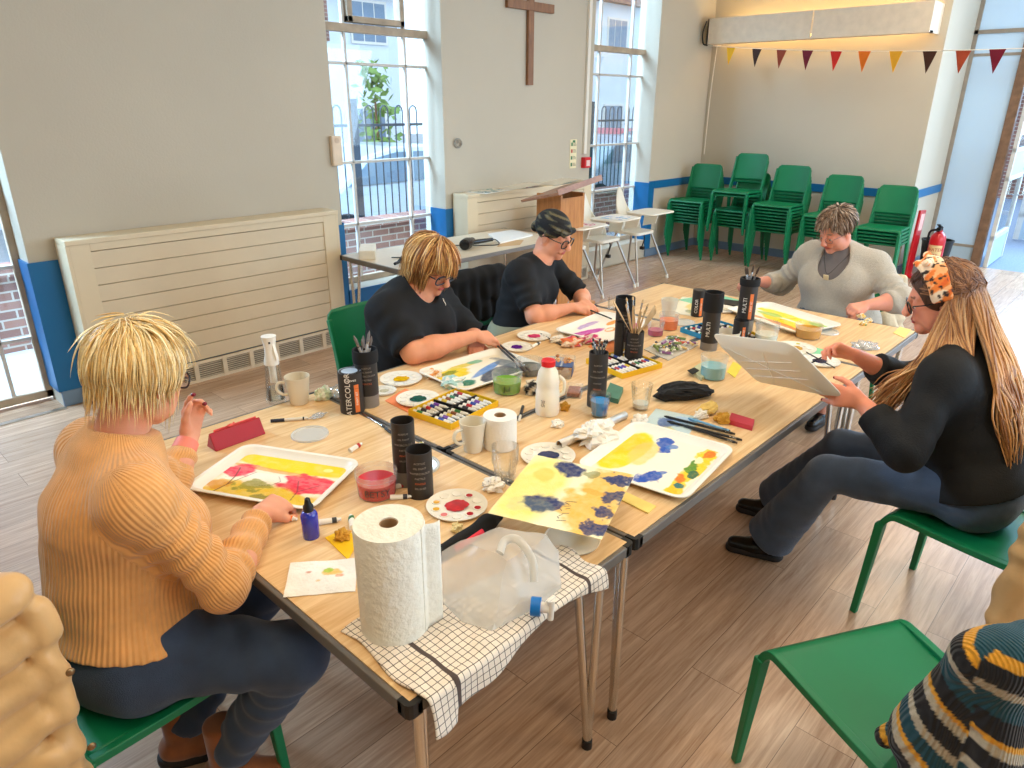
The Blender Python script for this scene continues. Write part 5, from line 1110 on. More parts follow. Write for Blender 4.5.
# right front tray: yellow, blue flowers
T2 = TM(1.195, .205, TZ, 97); t = tray(T2, .37, .42, 'white paint tray with a yellow, blue and orange flower painting near the table edge')
painting('painting', T2 @ Matrix.Translation((0, 0, .004)), .30, .35, (250, 240, 212), [('b', .88, .50, .22, .46, 0, (252, 210, 0), .16, 3, 1, 5, 9), ('b', .70, .45, .14, .3, 0, (248, 206, 110), .3, 4, .8), ('b', .60, .16, .10, .17, 20, (14, 78, 172), .6, 5, 1, 9), ('b', .50, .16, .08, .06, 40, (60, 120, 190), .5, 6, .9), ('b', .42, .84, .11, .16, -20, (14, 74, 168), .6, 7, 1, 9), ('b', .34, .70, .09, .04, 50, (40, 100, 180), .5, 8, .9), ('b', .10, .5, .10, .62, 0, (244, 204, 20), .6, 9, 1, 10), ('b', .13, .45, .06, .14, 10, (90, 140, 40), .8, 10, 1, 12), ('b', .10, .10, .07, .10, 10, (240, 120, 20), .8, 11, 1, 12), ('b', .14, .70, .06, .08, 10, (240, 116, 20), .8, 12, 1, 12), ('b', .06, .58, .05, .08, 0, (50, 100, 70), .8, 13, 1, 12), ('b', .12, .92, .07, .08, 0, (240, 190, 10), .8, 14, 1, 12), ('b', .08, .82, .05, .05, 0, (40, 110, 110), .8, 15, 1, 12), ('b', .14, .27, .05, .06, 0, (250, 240, 190), .8, 16, 1, 12)], 150, label='watercolour of blue shapes and orange flowers lying in the front right tray')
# P2's tray
T3 = TM(1.375, 1.20, TZ, -4); t = tray(T3, .46, .32, 'white paint tray with a yellow and slate blue painting before the blonde woman in black')
painting("painting", T3 @ Matrix.Translation((0, 0, .004)), .40, .26, (240, 232, 210), [('b', .18, .70, .28, .22, 0, (236, 200, 0), .4, 3, 1, 8), ('b', .45, .9, .25, .10, 0, (224, 200, 40), .4, 4, .9), ('b', .22, .78, .12, .08, 10, (90, 120, 30), .9, 5, .8, 14), ('b', .18, .25, .12, .14, 0, (20, 124, 96), .4, 6, 1, 6), ('b', .62, .92, .10, .10, 0, (90, 180, 150), .4, 16, .9), ('b', .60, .22, .34, .22, 28, (66, 72, 88), .25, 7, 1, 6, 8), ('b', .60, .52, .38, .08, 30, (90, 140, 200), .2, 8, .95, 6), ('b', .88, .55, .1, .3, 0, (100, 110, 120), .4, 9, .8)], 150, label='watercolour of yellow, green and slate bands lying in the blonde woman\'s tray')
# P3's tray
T4 = TM(2.25, 1.185, TZ, 3); t = tray(T4, .46, .32, 'white paint tray with a magenta and orange painting before the woman in the headscarf')
painting('painting', T4 @ Matrix.Translation((0, 0, .004)), .40, .26, (248, 232, 212), [('b', .25, .62, .32, .12, -25, (190, 40, 150), .35, 3, .95, 7), ('b', .10, .40, .15, .10, 0, (220, 70, 130), .4, 4, .8), ('b', .5, .9, .3, .1, 0, (160, 110, 190), .5, 5, .7), ('b', .52, .38, .14, .10, 0, (232, 150, 30), .4, 6, 1), ('b', .52, .40, .07, .05, 0, (250, 236, 216), .4, 7, .9), ('b', .82, .62, .16, .08, 10, (234, 150, 40), .4, 8, 1), ('b', .82, .20, .26, .18, 30, (200, 30, 136), .3, 9, 1, 7), ('b', .65, .08, .2, .08, 0, (220, 150, 190), .4, 10, .7)], 150, label='watercolour of magenta and orange patches lying in the tray of the woman in the headscarf')
# P4's tray
T5 = TM(3.06, .60, TZ, 70); t = tray(T5, .52, .34, 'white paint tray with a yellow landscape painting before the grey-haired woman')
painting('painting', T5 @ Matrix.Translation((0, 0, .004)), .46, .27, (246, 240, 214), [('b', .5, .25, .6, .16, 0, (252, 222, 40), .3, 3, 1), ('b', .35, .60, .5, .16, -3, (250, 210, 30), .3, 4, 1), ('b', .3, .78, .42, .08, -5, (232, 130, 30), .4, 5, .95, 9), ('b', .75, .80, .2, .08, 0, (214, 130, 50), .5, 6, .8, 9), ('b', .72, .42, .16, .12, 0, (170, 200, 90), .5, 7, .9), ('b', .15, .15, .16, .12, 0, (150, 196, 96), .5, 8, .9), ('s', [(.45, .2), (.5, .5), (.46, .8)], .006, (96, 110, 40)), ('b', .08, .65, .06, .12, 0, (90, 120, 50), .8, 9, .8, 12)], 150, label='watercolour of a yellow landscape with green patches lying in the far tray')
# held tray
hB, hC, hA, hD = [Vector(v) for v in ((1.794, .343, .963), (1.631, -.008, 1.046), (1.823, -.115, .84), (1.966, .266, .752))]
ctr = (hB+hC+hA+hD)/4; ex = (hB-hC).normalized(); nz = -(ex.cross((hA-hC).normalized())).normalized()
if nz.z < 0: nz = -nz
ey = nz.cross(ex); TH_ = Matrix(((ex.x, ey.x, nz.x, ctr.x), (ex.y, ey.y, nz.y, ctr.y), (ex.z, ey.z, nz.z, ctr.z), (0, 0, 0, 1)))
t = tray(TH_, .43, .32, 'white paint tray held up by the long-haired woman, seen from its underside')
m = MB(); m.T = TH_
for a, b in (((-.16, -.11), (.16, .11)), ((-.16, .02), (.16, -.03)), ((-.16, .07), (.16, .02)), ((-.16, -.03), (.16, -.08)), ((-.05, .11), (.07, -.11))): m.bar((*a, -.001), (*b, -.001), .0015, .0016)
m.build('moulded_ribs', mat('tray_rib', (250, 246, 236), .4), t, world=True)
painting('painting', TH_ @ Matrix.Translation((0, 0, .004)), .36, .25, (246, 236, 214), [('b', .4, .6, .4, .3, 0, (120, 160, 210), .4, 3, .8), ('b', .7, .3, .25, .2, 0, (230, 170, 60), .5, 5, .8)], 60, label='watercolour lying in the tray held by the long-haired woman')
# the loose painting propped over the table edge
P = [at(493, 520, .80), at(617, 549, .80), at(620, 462, .80), at(530, 457, .80)]; c = sum(P)/4; exx = Vector(nrm(P[1]-P[0])); T6 = Matrix.Translation(Vector(c)) @ Matrix.Rotation(math.atan2(exx.y, exx.x), 4, 'Z')
pw = float(np.linalg.norm(P[1]-P[0]))*.94; ph = float(np.linalg.norm(P[3]-P[0]))*.96
vg = [('s', [(.58+.02*math.sin(k*3), .10+.035*k), (.60+.05*math.cos(k*2.3), .12+.035*k)], .006, (50, 40, 50)) for k in range(9)]
painting('painting', T6, pw, ph, (250, 238, 196), [('b', .2, .5, .32, .7, 0, (250, 226, 120), .2, 2, .9, 5, 3), ('b', .22, .70, .12, .14, 30, (246, 206, 90), .4, 3, .8), ('b', .80, .50, .28, .6, 0, (240, 180, 50), .6, 4, .85, 7, 3), ('b', .36, .30, .20, .15, 5, (24, 42, 98), .55, 5, 1, 9, 4), ('b', .40, .88, .16, .12, -10, (22, 40, 98), .55, 6, 1, 9, 4), ('b', .28, .24, .2, .12, 0, (150, 170, 150), .6, 16, .2, 9), ('b', .90, .84, .14, .13, 0, (30, 50, 104), .8, 7, 1, 14, 5), ('b', .93, .58, .1, .10, 0, (36, 54, 100), .8, 8, .95, 14, 5), ('b', .92, .34, .1, .10, 0, (28, 46, 100), .8, 9, .95, 14, 5), ('b', .92, .12, .12, .10, 0, (28, 46, 100), .8, 10, .95, 14, 5), ('b', .62, .85, .1, .08, 0, (110, 120, 60), .8, 11, .7, 12), ('b', .73, .6, .12, .05, 0, (240, 170, 60), .5, 12, .8, 10)]+vg, 170, label='loose yellow watercolour with two dark blue blots propped over the table edge', wavy=.004)
# ---- tubs, cups, bottles
CLEARP = glassy('clear_tub_plastic', (.985, .985, .975), .07, .08, .10, (240, 234, 224)); CLEARG = glassy('clear_glass', (.99, .995, .99), .09, .02); CLOUDY = glassy('cloudy_plastic', (.95, .95, .93), .12, .12, .45, (236, 232, 222))
def tub(px, pb, pt, w, col, lab, lvl=.55, text=None, tm=CLEARP, tint=None):
    x, y, h, r = fit(px, pb, pt+w*.22, w); t = thing('water_tub', lab, 'tub', (x, y, TZ)); c = (x, y, TZ)
    MB().lathe([(0, .0), (r*.84, 0), (r*.88, .004), (r*.95, h*.80), (r*1.0, h*.80), (r*1.0, h), (r*.955, h), (r*.93, h*.8), (r*.86, .004), (0, .003)], 36, c).build('tub_wall', tm, t, world=True, smooth=True)
    MB().lathe([(0, .004), (r*.865, .004), (r*(.872+.08*lvl), h*lvl), (0, h*lvl)], 32, c).build('paint_water', mat('paint_water_%d_%d_%d' % col, col, .08, var=.05, spec=.6), t, world=True, smooth=True)
    if text:
        m = MB(); cyl_text(m, text, r*.46, r*.965, h*.38, facecam(x, y)); m.v = [(a+x, b+y, z+TZ) for a, b, z in m.v]; m.build('lettering', INKD, t, world=True)
    return t
tub(378, 502, 461, 43, (208, 30, 34), 'round tub of red paint water with handwriting, by the near tray', .62, 'BETSY')
tub(507, 396, 366, 31, (104, 160, 30), 'round tub of green paint water beside the white milk bottle', .62, 'Jul')
tub(529, 377, 353, 29, (96, 100, 96), 'round tub of grey paint water with brushes standing in it', .5)
tub(712, 381, 349, 27, (130, 196, 206), 'round tub of pale blue water in front of the held tray', .55)
tub(807, 340, 318, 27, (206, 146, 30), 'round tub of amber paint water at the far end', .68)
tub(655, 337, 317, 17, (196, 70, 120), 'small tub of pink paint water behind the brush tube', .4)
tub(668, 331, 309, 20, (240, 120, 40), 'small tub of orange paint water beside the pink one', .62)
tub(765, 345, 317, 24, (226, 224, 206), 'clear tub of clean water near the yellow landscape tray', .45)
def beaker(px, pb, pt, w, lab, cat, m, taper=.78, handle=None, wall=.0022, liquid=None, name='cup'):
    x, y, h, r = fit(px, pb, pt, w); t = thing(name, lab, cat, (x, y, TZ)); c = (x, y, TZ)
    MB().lathe([(0, 0), (r*taper*.96, 0), (r*taper, .004), (r, h), (r-wall, h), (r*taper-wall, .006), (0, .006)], 36, c).build('body', m, t, world=True, smooth=True)
    if liquid: MB().lathe([(0, .007), (r*taper-wall-.001, .007), (r*(taper+(1-taper)*liquid[1])-wall-.001, h*liquid[1]), (0, h*liquid[1])], 30, c).build('liquid', mat('liquid_%d_%d_%d' % liquid[0], liquid[0], .08), t, world=True, smooth=True)
    if handle is not None:
        a = R(handle); d = Vector((math.cos(a), math.sin(a), 0)); q = Vector(c); rr = r*(taper+.1)
        MB().tube(spline([q+d*(r*.93)+Vector((0, 0, h*.82)), q+d*(r+.022)+Vector((0, 0, h*.80)), q+d*(r+.030)+Vector((0, 0, h*.58)), q+d*(r+.012)+Vector((0, 0, h*.38)), q+d*(rr*.98)+Vector((0, 0, h*.34))]), .0055, 10).build('handle', m, t, world=True, smooth=True)
    return t
CER = mat('cream_mug', (228, 216, 192), .3, var=.01, coat=.3)
beaker(300, 406, 376, 25, 'cream beaker beside the spray bottle', 'mug', CER, .74, name='beaker', handle=150)
beaker(473, 455, 421, 27, 'cream mug with its handle to the left beside the toilet roll', 'mug', CER, .68, handle=172, name='mug')
beaker(727, 345, 331, 24, 'cream mug partly hidden behind the held tray', 'mug', CER, .8, handle=-40, name='mug')
beaker(668, 320, 299, 17, 'cream paper cup behind the orange tub', 'cup', CER, .7, name='paper_cup')
beaker(599, 419, 394, 22, 'small clear cup of bright blue paint water', 'cup', CLEARG, .75, liquid=((40, 140, 210), .72), name='cup')
beaker(640, 412, 384, 22, 'clear plastic cup of water beside the black pouch', 'cup', CLEARG, .72, liquid=((214, 214, 206), .25), name='cup')
beaker(613, 310, 296, 12, 'small clear glass behind the tall charcoal tube', 'glass', CLEARG, .9, name='glass')
x, y, h, r = fit(505, 482, 446, 28); t = thing('glass_tumbler', 'empty cut-glass tumbler in front of the toilet roll', 'glass', (x, y, TZ)); m = MB()
vs = []; n = 20
for i in range(n):
    a = 2*math.pi*i/n; k = 1.0 if i % 2 else .96
    for rr, z in ((.0, .0), (r*.78*k, 0), (r*.84*k, h*.4), (r*.98, h*.5), (r, h), (r*.94, h), (r*.90, h*.5), (r*.7, .01), (0, .01)): vs.append((x+rr*math.cos(a), y+rr*math.sin(a), TZ+z))
m.add(vs, [(i*9+k, ((i+1) % n)*9+k, ((i+1) % n)*9+k+1, i*9+k+1) for i in range(n) for k in range(8)]); m.build('body', glassy('tumbler_glass', (.985, .99, .985), .12, .02), t, world=True, smooth=True)
# spray bottle
x, y, h, r = fit(277, 404, 336, 19); t = thing('spray_bottle', 'clear glass-like spray bottle with a white pump head', 'bottle', (x, y, TZ)); c = (x, y, TZ)
MB().lathe([(0, 0), (r*1.0, 0), (r*1.05, .01), (r*.72, h*.62), (r*.62, h*.62), (r*.9, .014), (0, .01)], 30, c).build('clear_body', CLEARG, t, world=True, smooth=True)
MB().lathe([(0, .012), (r*.88, .012), (r*.82, h*.22), (0, h*.22)], 26, c).build('water', glassy('water', (.9, .95, .97), .3), t, world=True, smooth=True)
MB().lathe([(r*.74, h*.58), (r*.76, h*.64), (r*.60, h*.72), (r*.55, h*.82), (r*.72, h*.97), (r*.76, h), (0, h)], 28, c).build('pump_head', WHITE, t, world=True, smooth=True); a = facecam(x, y)
MB().cyl((x, y, TZ+h*.3), (x, y, TZ+h*.6), r*.36).build('piston', WHITE, t, world=True, smooth=True)
m = MB().bar((x+math.cos(a+.7)*r*.5, y+math.sin(a+.7)*r*.5, TZ+h*.92), (x+math.cos(a+.7)*r*.95, y+math.sin(a+.7)*r*.95, TZ+h*.66), .014, .006); m.build('trigger', WHITE, t, world=True, bevel=.002)
q = Vector((x+math.cos(a)*r*.72, y+math.sin(a)*r*.72, TZ+h*.925)); MB().ball(q, .004).build('nozzle', BLACK, t, world=True)
# blue dropper bottle
x, y, h, r = fit(312, 540, 497, 17); t = thing('blue_bottle', 'small cobalt blue glass bottle with a black dropper cap', 'bottle', (x, y, TZ)); c = (x, y, TZ)
MB().lathe([(0, 0), (r*.95, 0), (r, .003), (r, h*.56), (r*.8, h*.64), (r*.45, h*.68), (0, h*.68)], 28, c).build('glass_body', mat('cobalt_glass', (16, 40, 170), .08, coat=.5, spec=.8), t, world=True, smooth=True)
MB().lathe([(r*.6, h*.64), (r*.6, h*.78), (r*.42, h*.82), (r*.30, h*.96), (0, h)], 20, c).build('cap', BLACK, t, world=True, smooth=True)
# milk bottle
x, y, h, r = fit(547, 417, 360, 24); t = thing('milk_bottle', 'white plastic milk bottle with a red cap', 'bottle', (x, y, TZ)); c = (x, y, TZ)
MB().lathe([(0, 0), (r*.92, 0), (r, .006), (r, h*.42), (r*.93, h*.46), (r*.93, h*.56), (r*.98, h*.6), (r*.80, h*.80), (r*.50, h*.90), (r*.48, h*.94), (0, h*.94)], 32, c).build('bottle_body', mat('milk_plastic', (244, 234, 214), .35, sss=.1), t, world=True, smooth=True)
MB().lathe([(r*.58, h*.90), (r*.60, h*.99), (r*.52, h*1.01), (0, h*1.01)], 24, c).build('cap', mat('cap_red', (216, 20, 34), .3), t, world=True, smooth=True); a = facecam(x, y)
MB().tube(spline([(x+math.cos(a+1.5)*r*.9, y+math.sin(a+1.5)*r*.9, TZ+h*.72), (x+math.cos(a+1.5)*r*1.35, y+math.sin(a+1.5)*r*1.35, TZ+h*.62), (x+math.cos(a+1.5)*r*1.3, y+math.sin(a+1.5)*r*1.3, TZ+h*.42), (x+math.cos(a+1.5)*r*.98, y+math.sin(a+1.5)*r*.98, TZ+h*.36)]), .006, 8).build('handle', MATS['milk_plastic'], t, world=True, smooth=True)
m = MB(); m.T = Matrix.Translation((x, y, TZ))
for k in range(6):
    for j in range(7):
        if (k*7+j*3) % 4: b0 = a-.55+j*.05; rr = r*1.004; z0 = h*.20+k*.0045; m.add([(rr*math.cos(b0), rr*math.sin(b0), z0), (rr*math.cos(b0+.035), rr*math.sin(b0+.035), z0), (rr*math.cos(b0+.035), rr*math.sin(b0+.035), z0+.003), (rr*math.cos(b0), rr*math.sin(b0), z0+.003)], [(0, 1, 2, 3)])
m.build('printed_label', INKD, t, world=True)
# ---- charcoal tubes of paint and brushes
def tube_tin(px, pb, pt, w, lab, base=0, lid=None, open_=True, word=None, small=None, neck=0, orange=False, dash=0, vflip=True, tilt=None):
    x, y, h, r = fit(px, pb, pt, w); t = thing('cardboard_tube', lab, 'tube', (x, y, TZ)); c = (x, y, TZ); b0 = h*base; a = facecam(x, y)
    if base: MB().lathe([(0, 0), (r*.98, 0), (r*.98, b0), (0, b0)], 32, c).build('grey_base', TING, t, world=True, smooth=True)
    top = h*(1-neck); pr = [(0, b0), (r, b0), (r, top)]
    pr += [(r*.93, top), (r*.93, max(b0+.01, top-.09)), (0, max(b0+.01, top-.09))] if open_ else [(r*.96, top+.001), (0, top+.001)]
    MB().lathe(pr, 36, c).build('tube_body', TIN, t, world=True, smooth=True)
    MB().lathe([(r*1.004, top-h*.36), (r*1.012, top-h*.355), (r*1.004, top-h*.35)], 36, c).build('seam_ring', BLACK, t, world=True, smooth=True)
    if neck: MB().lathe([(r*1.12, top-.012), (r*1.16, top+.01), (r*1.12, h), (r*.98, h), (r*.92, top), (r*.9, top-.02)], 36, c).build('brush_sleeve', BLACKM, t, world=True, smooth=True)
    if lid: MB().lathe([(r*.90, top+.002), (r*.84, top-.0+.0005), (0, top+.003)], 32, c).build('lid', mat('lid_%d_%d_%d' % lid, lid, .4), t, world=True, smooth=True)
    z0 = b0; H_ = top-b0
    def put(txt, size, z, off, m_, vert=True):
        m = MB(); cyl_text(m, txt, size, r, z, a, vertical=vert, dz=off, bold=.0); m.v = [(p+x, q+y, s+TZ) for p, q, s in m.v]; m.build('lettering', m_, t, world=True)
    if word: put(word, r*.64, z0+H_*.42, -r*.25, INK)
    if small: put(small, r*.34, z0+H_*.86, 0, INK, False)
    if orange:
        m = MB(); n = 6
        for i in range(n):
            u0 = a+(r*.25+r*.42*i/n)/r; u1 = a+(r*.25+r*.42*(i+1)/n)/r; rr = r*1.006; m.add([(x+rr*math.cos(u0), y+rr*math.sin(u0), TZ+z0+H_*.05), (x+rr*math.cos(u1), y+rr*math.sin(u1), TZ+z0+H_*.05), (x+rr*math.cos(u1), y+rr*math.sin(u1), TZ+z0+H_*.74), (x+rr*math.cos(u0), y+rr*math.sin(u0), TZ+z0+H_*.74)], [(0, 1, 2, 3)])
        m.build('orange_stripe', ORANGE, t, world=True); m = MB(); cyl_text(m, 'PAINT SET', r*.26, r*1.008, z0+H_*.40, a, vertical=True, dz=r*.46); m.v = [(p+x, q+y, s+TZ) for p, q, s in m.v]; m.build('lettering', INK, t, world=True)
    for k in range(dash): put(('ACRYLIC', 'OIL PAINT', 'WATERCOLOUR', 'PASTELS', 'PENCILS', 'BRUSHES')[k % 6], r*.22, z0+H_*(.80-.11*k), 0, mat('dim_ink', (140, 132, 122), .5) if k != 4 else mat('dim_orange', (190, 90, 50), .5), False)
    return x, y, h, r, t
tube_tin(421, 499, 449, 26, 'open charcoal cardboard tube nearest the red tub, shorter of the pair', dash=6)
x, y, h, r, t = tube_tin(406, 487, 420, 23, 'tall charcoal tube with grey base standing behind the shorter open one', base=.24, dash=6)
tube_tin(353, 414, 371, 24, 'closed charcoal tube lettered in white and orange beside the brush holder', open_=False, lid=(176, 190, 204), word='WATERCOLOR', small='Reeves', orange=True)
xI = tube_tin(369, 408, 349, 22, 'charcoal tube with grey base holding brushes in clear sleeves', base=.22, dash=5, neck=.16)
xK = tube_tin(596, 408, 352, 19, 'charcoal tube full of grey pencils in the middle of the tables', dash=5)
tube_tin(622, 352, 297, 17, 'tall charcoal tube with grey base behind the wooden brushes', base=.2, dash=4, neck=.18)
xW = tube_tin(633, 362, 331, 18, 'charcoal tube holding long wooden brushes and spatulas', dash=5)
tube_tin(618, 360, 322, 9, 'narrow black tube beside the wooden brushes', dash=0)
tube_tin(697, 317, 290, 13, 'small charcoal tube with orange stripe at the back of the long tables', open_=False, lid=(60, 56, 52), word='COLOR', orange=True)
tube_tin(708, 351, 292, 17, 'tall charcoal tube with a black fuzzy sleeve behind the pale blue tub', base=.14, word='MULTI', neck=.28)
xM = tube_tin(743, 336, 278, 17, 'charcoal tube of brushes held by the grey-haired woman', base=.28, word='MULTI', orange=True, neck=.08)
tube_tin(739, 342, 320, 15, 'short black tube with orange stripe in front of the brush tube at the far end', orange=True)
BWD = mat('brush_wood', (206, 168, 120), .5, var=.1, scale=20); FERR = mat('ferrule_metal', (190, 188, 184), .25, metal=1); BRB = mat('brush_black', (26, 24, 24), .35); HAIRB = mat('bristle', (70, 52, 40), .8)
def brush(a, b, r, m, lab, group=None, bristle=.12, flat=1., name='paintbrush', cat='brush', col=None):
    a, b = Vector(a), Vector(b); t = thing(name, lab, cat, tuple(a), group=group); L = (b-a)
    MB().tube([a, a+L*.25, a+L*.62, a+L*(.86-bristle)], [r*.45, r*.8, r, r*.8], 8, flat=flat).build('handle', m, t, world=True, smooth=True)
    MB().tube([a+L*(.86-bristle), a+L*(1-bristle)], [r*.85, r*1.0], 10, flat=flat).build('ferrule', FERR, t, world=True, smooth=True)
    MB().tube([a+L*(1-bristle), a+L*(1-bristle*.4), b], [r*.95, r*1.05, r*.15], 8, flat=flat).build('bristles', col or HAIRB, t, world=True, smooth=True); return t
def bunch(X, n, m, lab, group, ln=.10, r=.0035, seed=1, flat=1., up=.5, bristle=.18, col=None, name='paintbrush', cat='brush'):
    x, y, h, rr, t = X; q = random.Random(seed)
    for i in range(n):
        a = 2*math.pi*i/n+q.uniform(-.3, .3); k = rr*.55; L = ln*q.uniform(.75, 1.15); b = (x+math.cos(a)*(k+L*.22), y+math.sin(a)*(k+L*.22), TZ+h+L)
        brush((x+math.cos(a+2)*k*.4, y+math.sin(a+2)*k*.4, TZ+h-.07), b, r, m, lab % ('', ), group, bristle, flat, name, cat, col)
bunch(xI, 5, mat('clear_sleeve', (196, 190, 186), .25), 'brush in a clear plastic sleeve standing in the left charcoal tube%s', 'brushes in the left charcoal tube', .055, .0055, 2, bristle=.3, col=mat('grey_bristle', (120, 112, 108), .6))
bunch(xK, 10, mat('pencil_grey', (86, 84, 84), .5), 'grey pencil standing point up in the middle charcoal tube%s', 'pencils in the middle charcoal tube', .045, .0038, 3, bristle=.10, col=BLACK, name='pencil', cat='pencil')
bunch(xW, 8, BWD, 'long bare wooden brush standing in the charcoal tube%s', 'wooden brushes in the charcoal tube', .13, .004, 5, bristle=.08, col=BWD)
for i, (dx, dz) in enumerate(((-34, 0), (22, 6))):
    x, y, h, r, _ = xW; e = at(633+dx*.5+12, 300+dz, 0.72+h+.17) if i else at(614, 300, .72+h+.15); d = Vector(e)-Vector((x, y, TZ+h-.03)); s0 = Vector((x, y, TZ+h-.04)); m = MB().tube([s0, s0+d*.5, s0+d*.55, s0+d*.97, s0+d], [.005, .006, .017, .021, .012], 12, flat=.2); tag(m.build('wooden_spatula', BWD, smooth=True), ('wooden spatula leaning left in the brush tube', 'wide wooden spatula leaning right in the brush tube')[i], 'spatula')
bunch(xM, 4, mat('silver_brush', (150, 146, 144), .3, metal=.5), 'grey brush in the tube held by the grey-haired woman%s', 'brushes in the held tube', .06, .005, 6, bristle=.3)
# ---- palettes
def palette(px, py, r, col, lab, wells=(), z=TZ, plain=False):
    x, y = at(px, py, z)[:2]; t = thing('mixing_palette', lab, 'palette', (x, y, z)); c = (x, y, z)
    MB().lathe([(0, .002), (r*.36, .002), (r*.42, .006), (r*.93, .007), (r*.97, .010), (r, .010), (r*.98, .006), (r*.9, .001), (0, .0)], 40, c).build('plate', PAL, t, world=True, smooth=True)
    rr = r*.16
    for k in range(10):
        if plain: break
        a = 2*math.pi*k/10+.2; q = (x+math.cos(a)*r*.70, y+math.sin(a)*r*.70, z+.0068)
        w = MB().lathe([(rr*1.05, .0), (rr*1.0, .0022), (rr*.86, .0014), (rr*.4, .0003), (0, .0002)], 16, q).build('well', PAL, t, world=True, smooth=True)
        if k < len(wells) and wells[k]: MB().lathe([(rr*.7, .0012), (0, .0016)], 12, q).build('paint_dab', mat('dab_%d_%d_%d' % wells[k], wells[k], .2), w, world=True, smooth=True)
    if col:
        m = MB(); n = 26; m.add([(x, y, z+.0065)]+[(x+r*.40*(.8+.35*vnoise(np.array([k*.9]), np.array([px*.1]), 3)[0])*math.cos(2*math.pi*k/n), y+r*.36*(.8+.35*vnoise(np.array([k*.9]), np.array([px*.1]), 3)[0])*math.sin(2*math.pi*k/n), z+.0062) for k in range(n)], [(0, k+1, (k+1) % n+1) for k in range(n)])
        m.build('paint_pool', mat('pool_%d_%d_%d' % col, col, .2, var=.25, scale=60), t, world=True)
RD = (176, 28, 34); YL = (226, 170, 40)
palette(457, 507, .088, (190, 30, 30), 'round white palette with a pool of red paint beside the paper towel', (RD, None, None, YL, YL, (230, 120, 110), None, RD, RD, None))
palette(401, 380, .088, (214, 168, 20), 'round white palette with mustard yellow paint beside the brush holder')
palette(418, 400, .085, (30, 84, 72), 'round white palette with dark green paint on the orange card', z=TZ+.003)
palette(384, 392, .05, (200, 190, 160), 'small white palette half hidden behind the brush holder')
palette(548, 457, .09, (40, 50, 96), 'round white palette with navy paint just behind the loose painting')
palette(517, 348, .075, (96, 30, 140), 'round white palette with purple paint by the blonde woman\'s fingers')
palette(534, 337, .085, (214, 60, 110), 'round white palette with a dab of pink near the magenta painting')
palette(795, 349, .095, (196, 150, 60), 'round white palette with brown and yellow paint on the green card', ((200, 190, 60), None, (214, 180, 60)), z=TZ+.003)
palette(820, 362, .085, (26, 34, 76), 'round white palette with a navy stroke in front of the long-haired woman\'s hand')
palette(722, 310, .085, (236, 226, 200), 'round white palette near the held brush tube at the back', (None, (220, 200, 120), (200, 150, 120)))
palette(572, 541, .075, None, 'plain white plate under the corner of the loose painting', plain=True, z=TZ+.0)
# lids
def lid(px, py, w, lab):
    x, y = at(px, py)[:2]; r = w/2*((np.array([x, y, TZ])-CO)@FW)/CF; c = (x, y, TZ)
    tag(MB().lathe([(0, .002), (r*.86, .002), (r*.88, .006), (r*.98, .007), (r, .004), (r, .0), (0, 0)], 40, c).build('tub_lid', CLOUDY, smooth=True), lab, 'lid')
lid(310, 435, 37, 'round clear tub lid between the pen and the near tray'); lid(555, 362, 27, 'round cream tub lid behind the milk bottle'); lid(825, 332, 26, 'round white tub lid at the far end near the flowers'); lid(418, 466, 44, 'round clear tub lid behind the two charcoal tubes'); lid(683, 323, 24, 'small clear tub lid behind the orange tub')
# ---- paper towel roll, toilet roll
def roll(px, pb, pt, w, lab, name, hole, m, core):
    x, y, h, r = fit(px, pb, pt, w); t = thing(name, lab, 'roll', (x, y, TZ)); c = (x, y, TZ+.001)
    pr = [(r*hole, 0), (r*.985, 0), (r, .006), (r, h-.006), (r*.98, h)]+[(r*(.98-(.98-hole)*k/10), h-.0012*(k % 2)) for k in range(1, 11)]+[(r*hole, 0)]
    MB().lathe(pr, 56, c).build('paper', m, t, world=True, smooth=True); MB().lathe([(r*hole*.99, .0), (r*hole*.99, h*.99), (r*hole*.90, h*.99), (r*hole*.90, 0)], 32, c).build('card_core', mat('card_core', (176, 140, 100), .8), t, world=True, smooth=True)
    return x, y, h, r, t
KT = mat('quilted_paper', (240, 236, 222), .9, var=.015, bump=.5, bscale=55)
x, y, h, r, t = roll(397, 644, 523, 70, 'big white kitchen paper roll standing on the checked towel', 'paper_towel_roll', .27, KT, 0)
a = facecam(x, y)+1.35; m = MB()
def tail(u, v): ang = a-.35+u*.55; rr = r*1.005+max(0, u-.45)*.055; return (x+rr*math.cos(ang), y+rr*math.sin(ang), TZ+.004+h*.985*(1-v)+.004*math.sin(u*5+v*4))
m.grid(tail, 14, 20).build('loose_sheet', KT, t, world=True, smooth=True, solid=.0012)
roll(500, 452, 415, 34, 'white toilet roll standing beside the cream mug', 'toilet_roll', .36, TISS, 0)
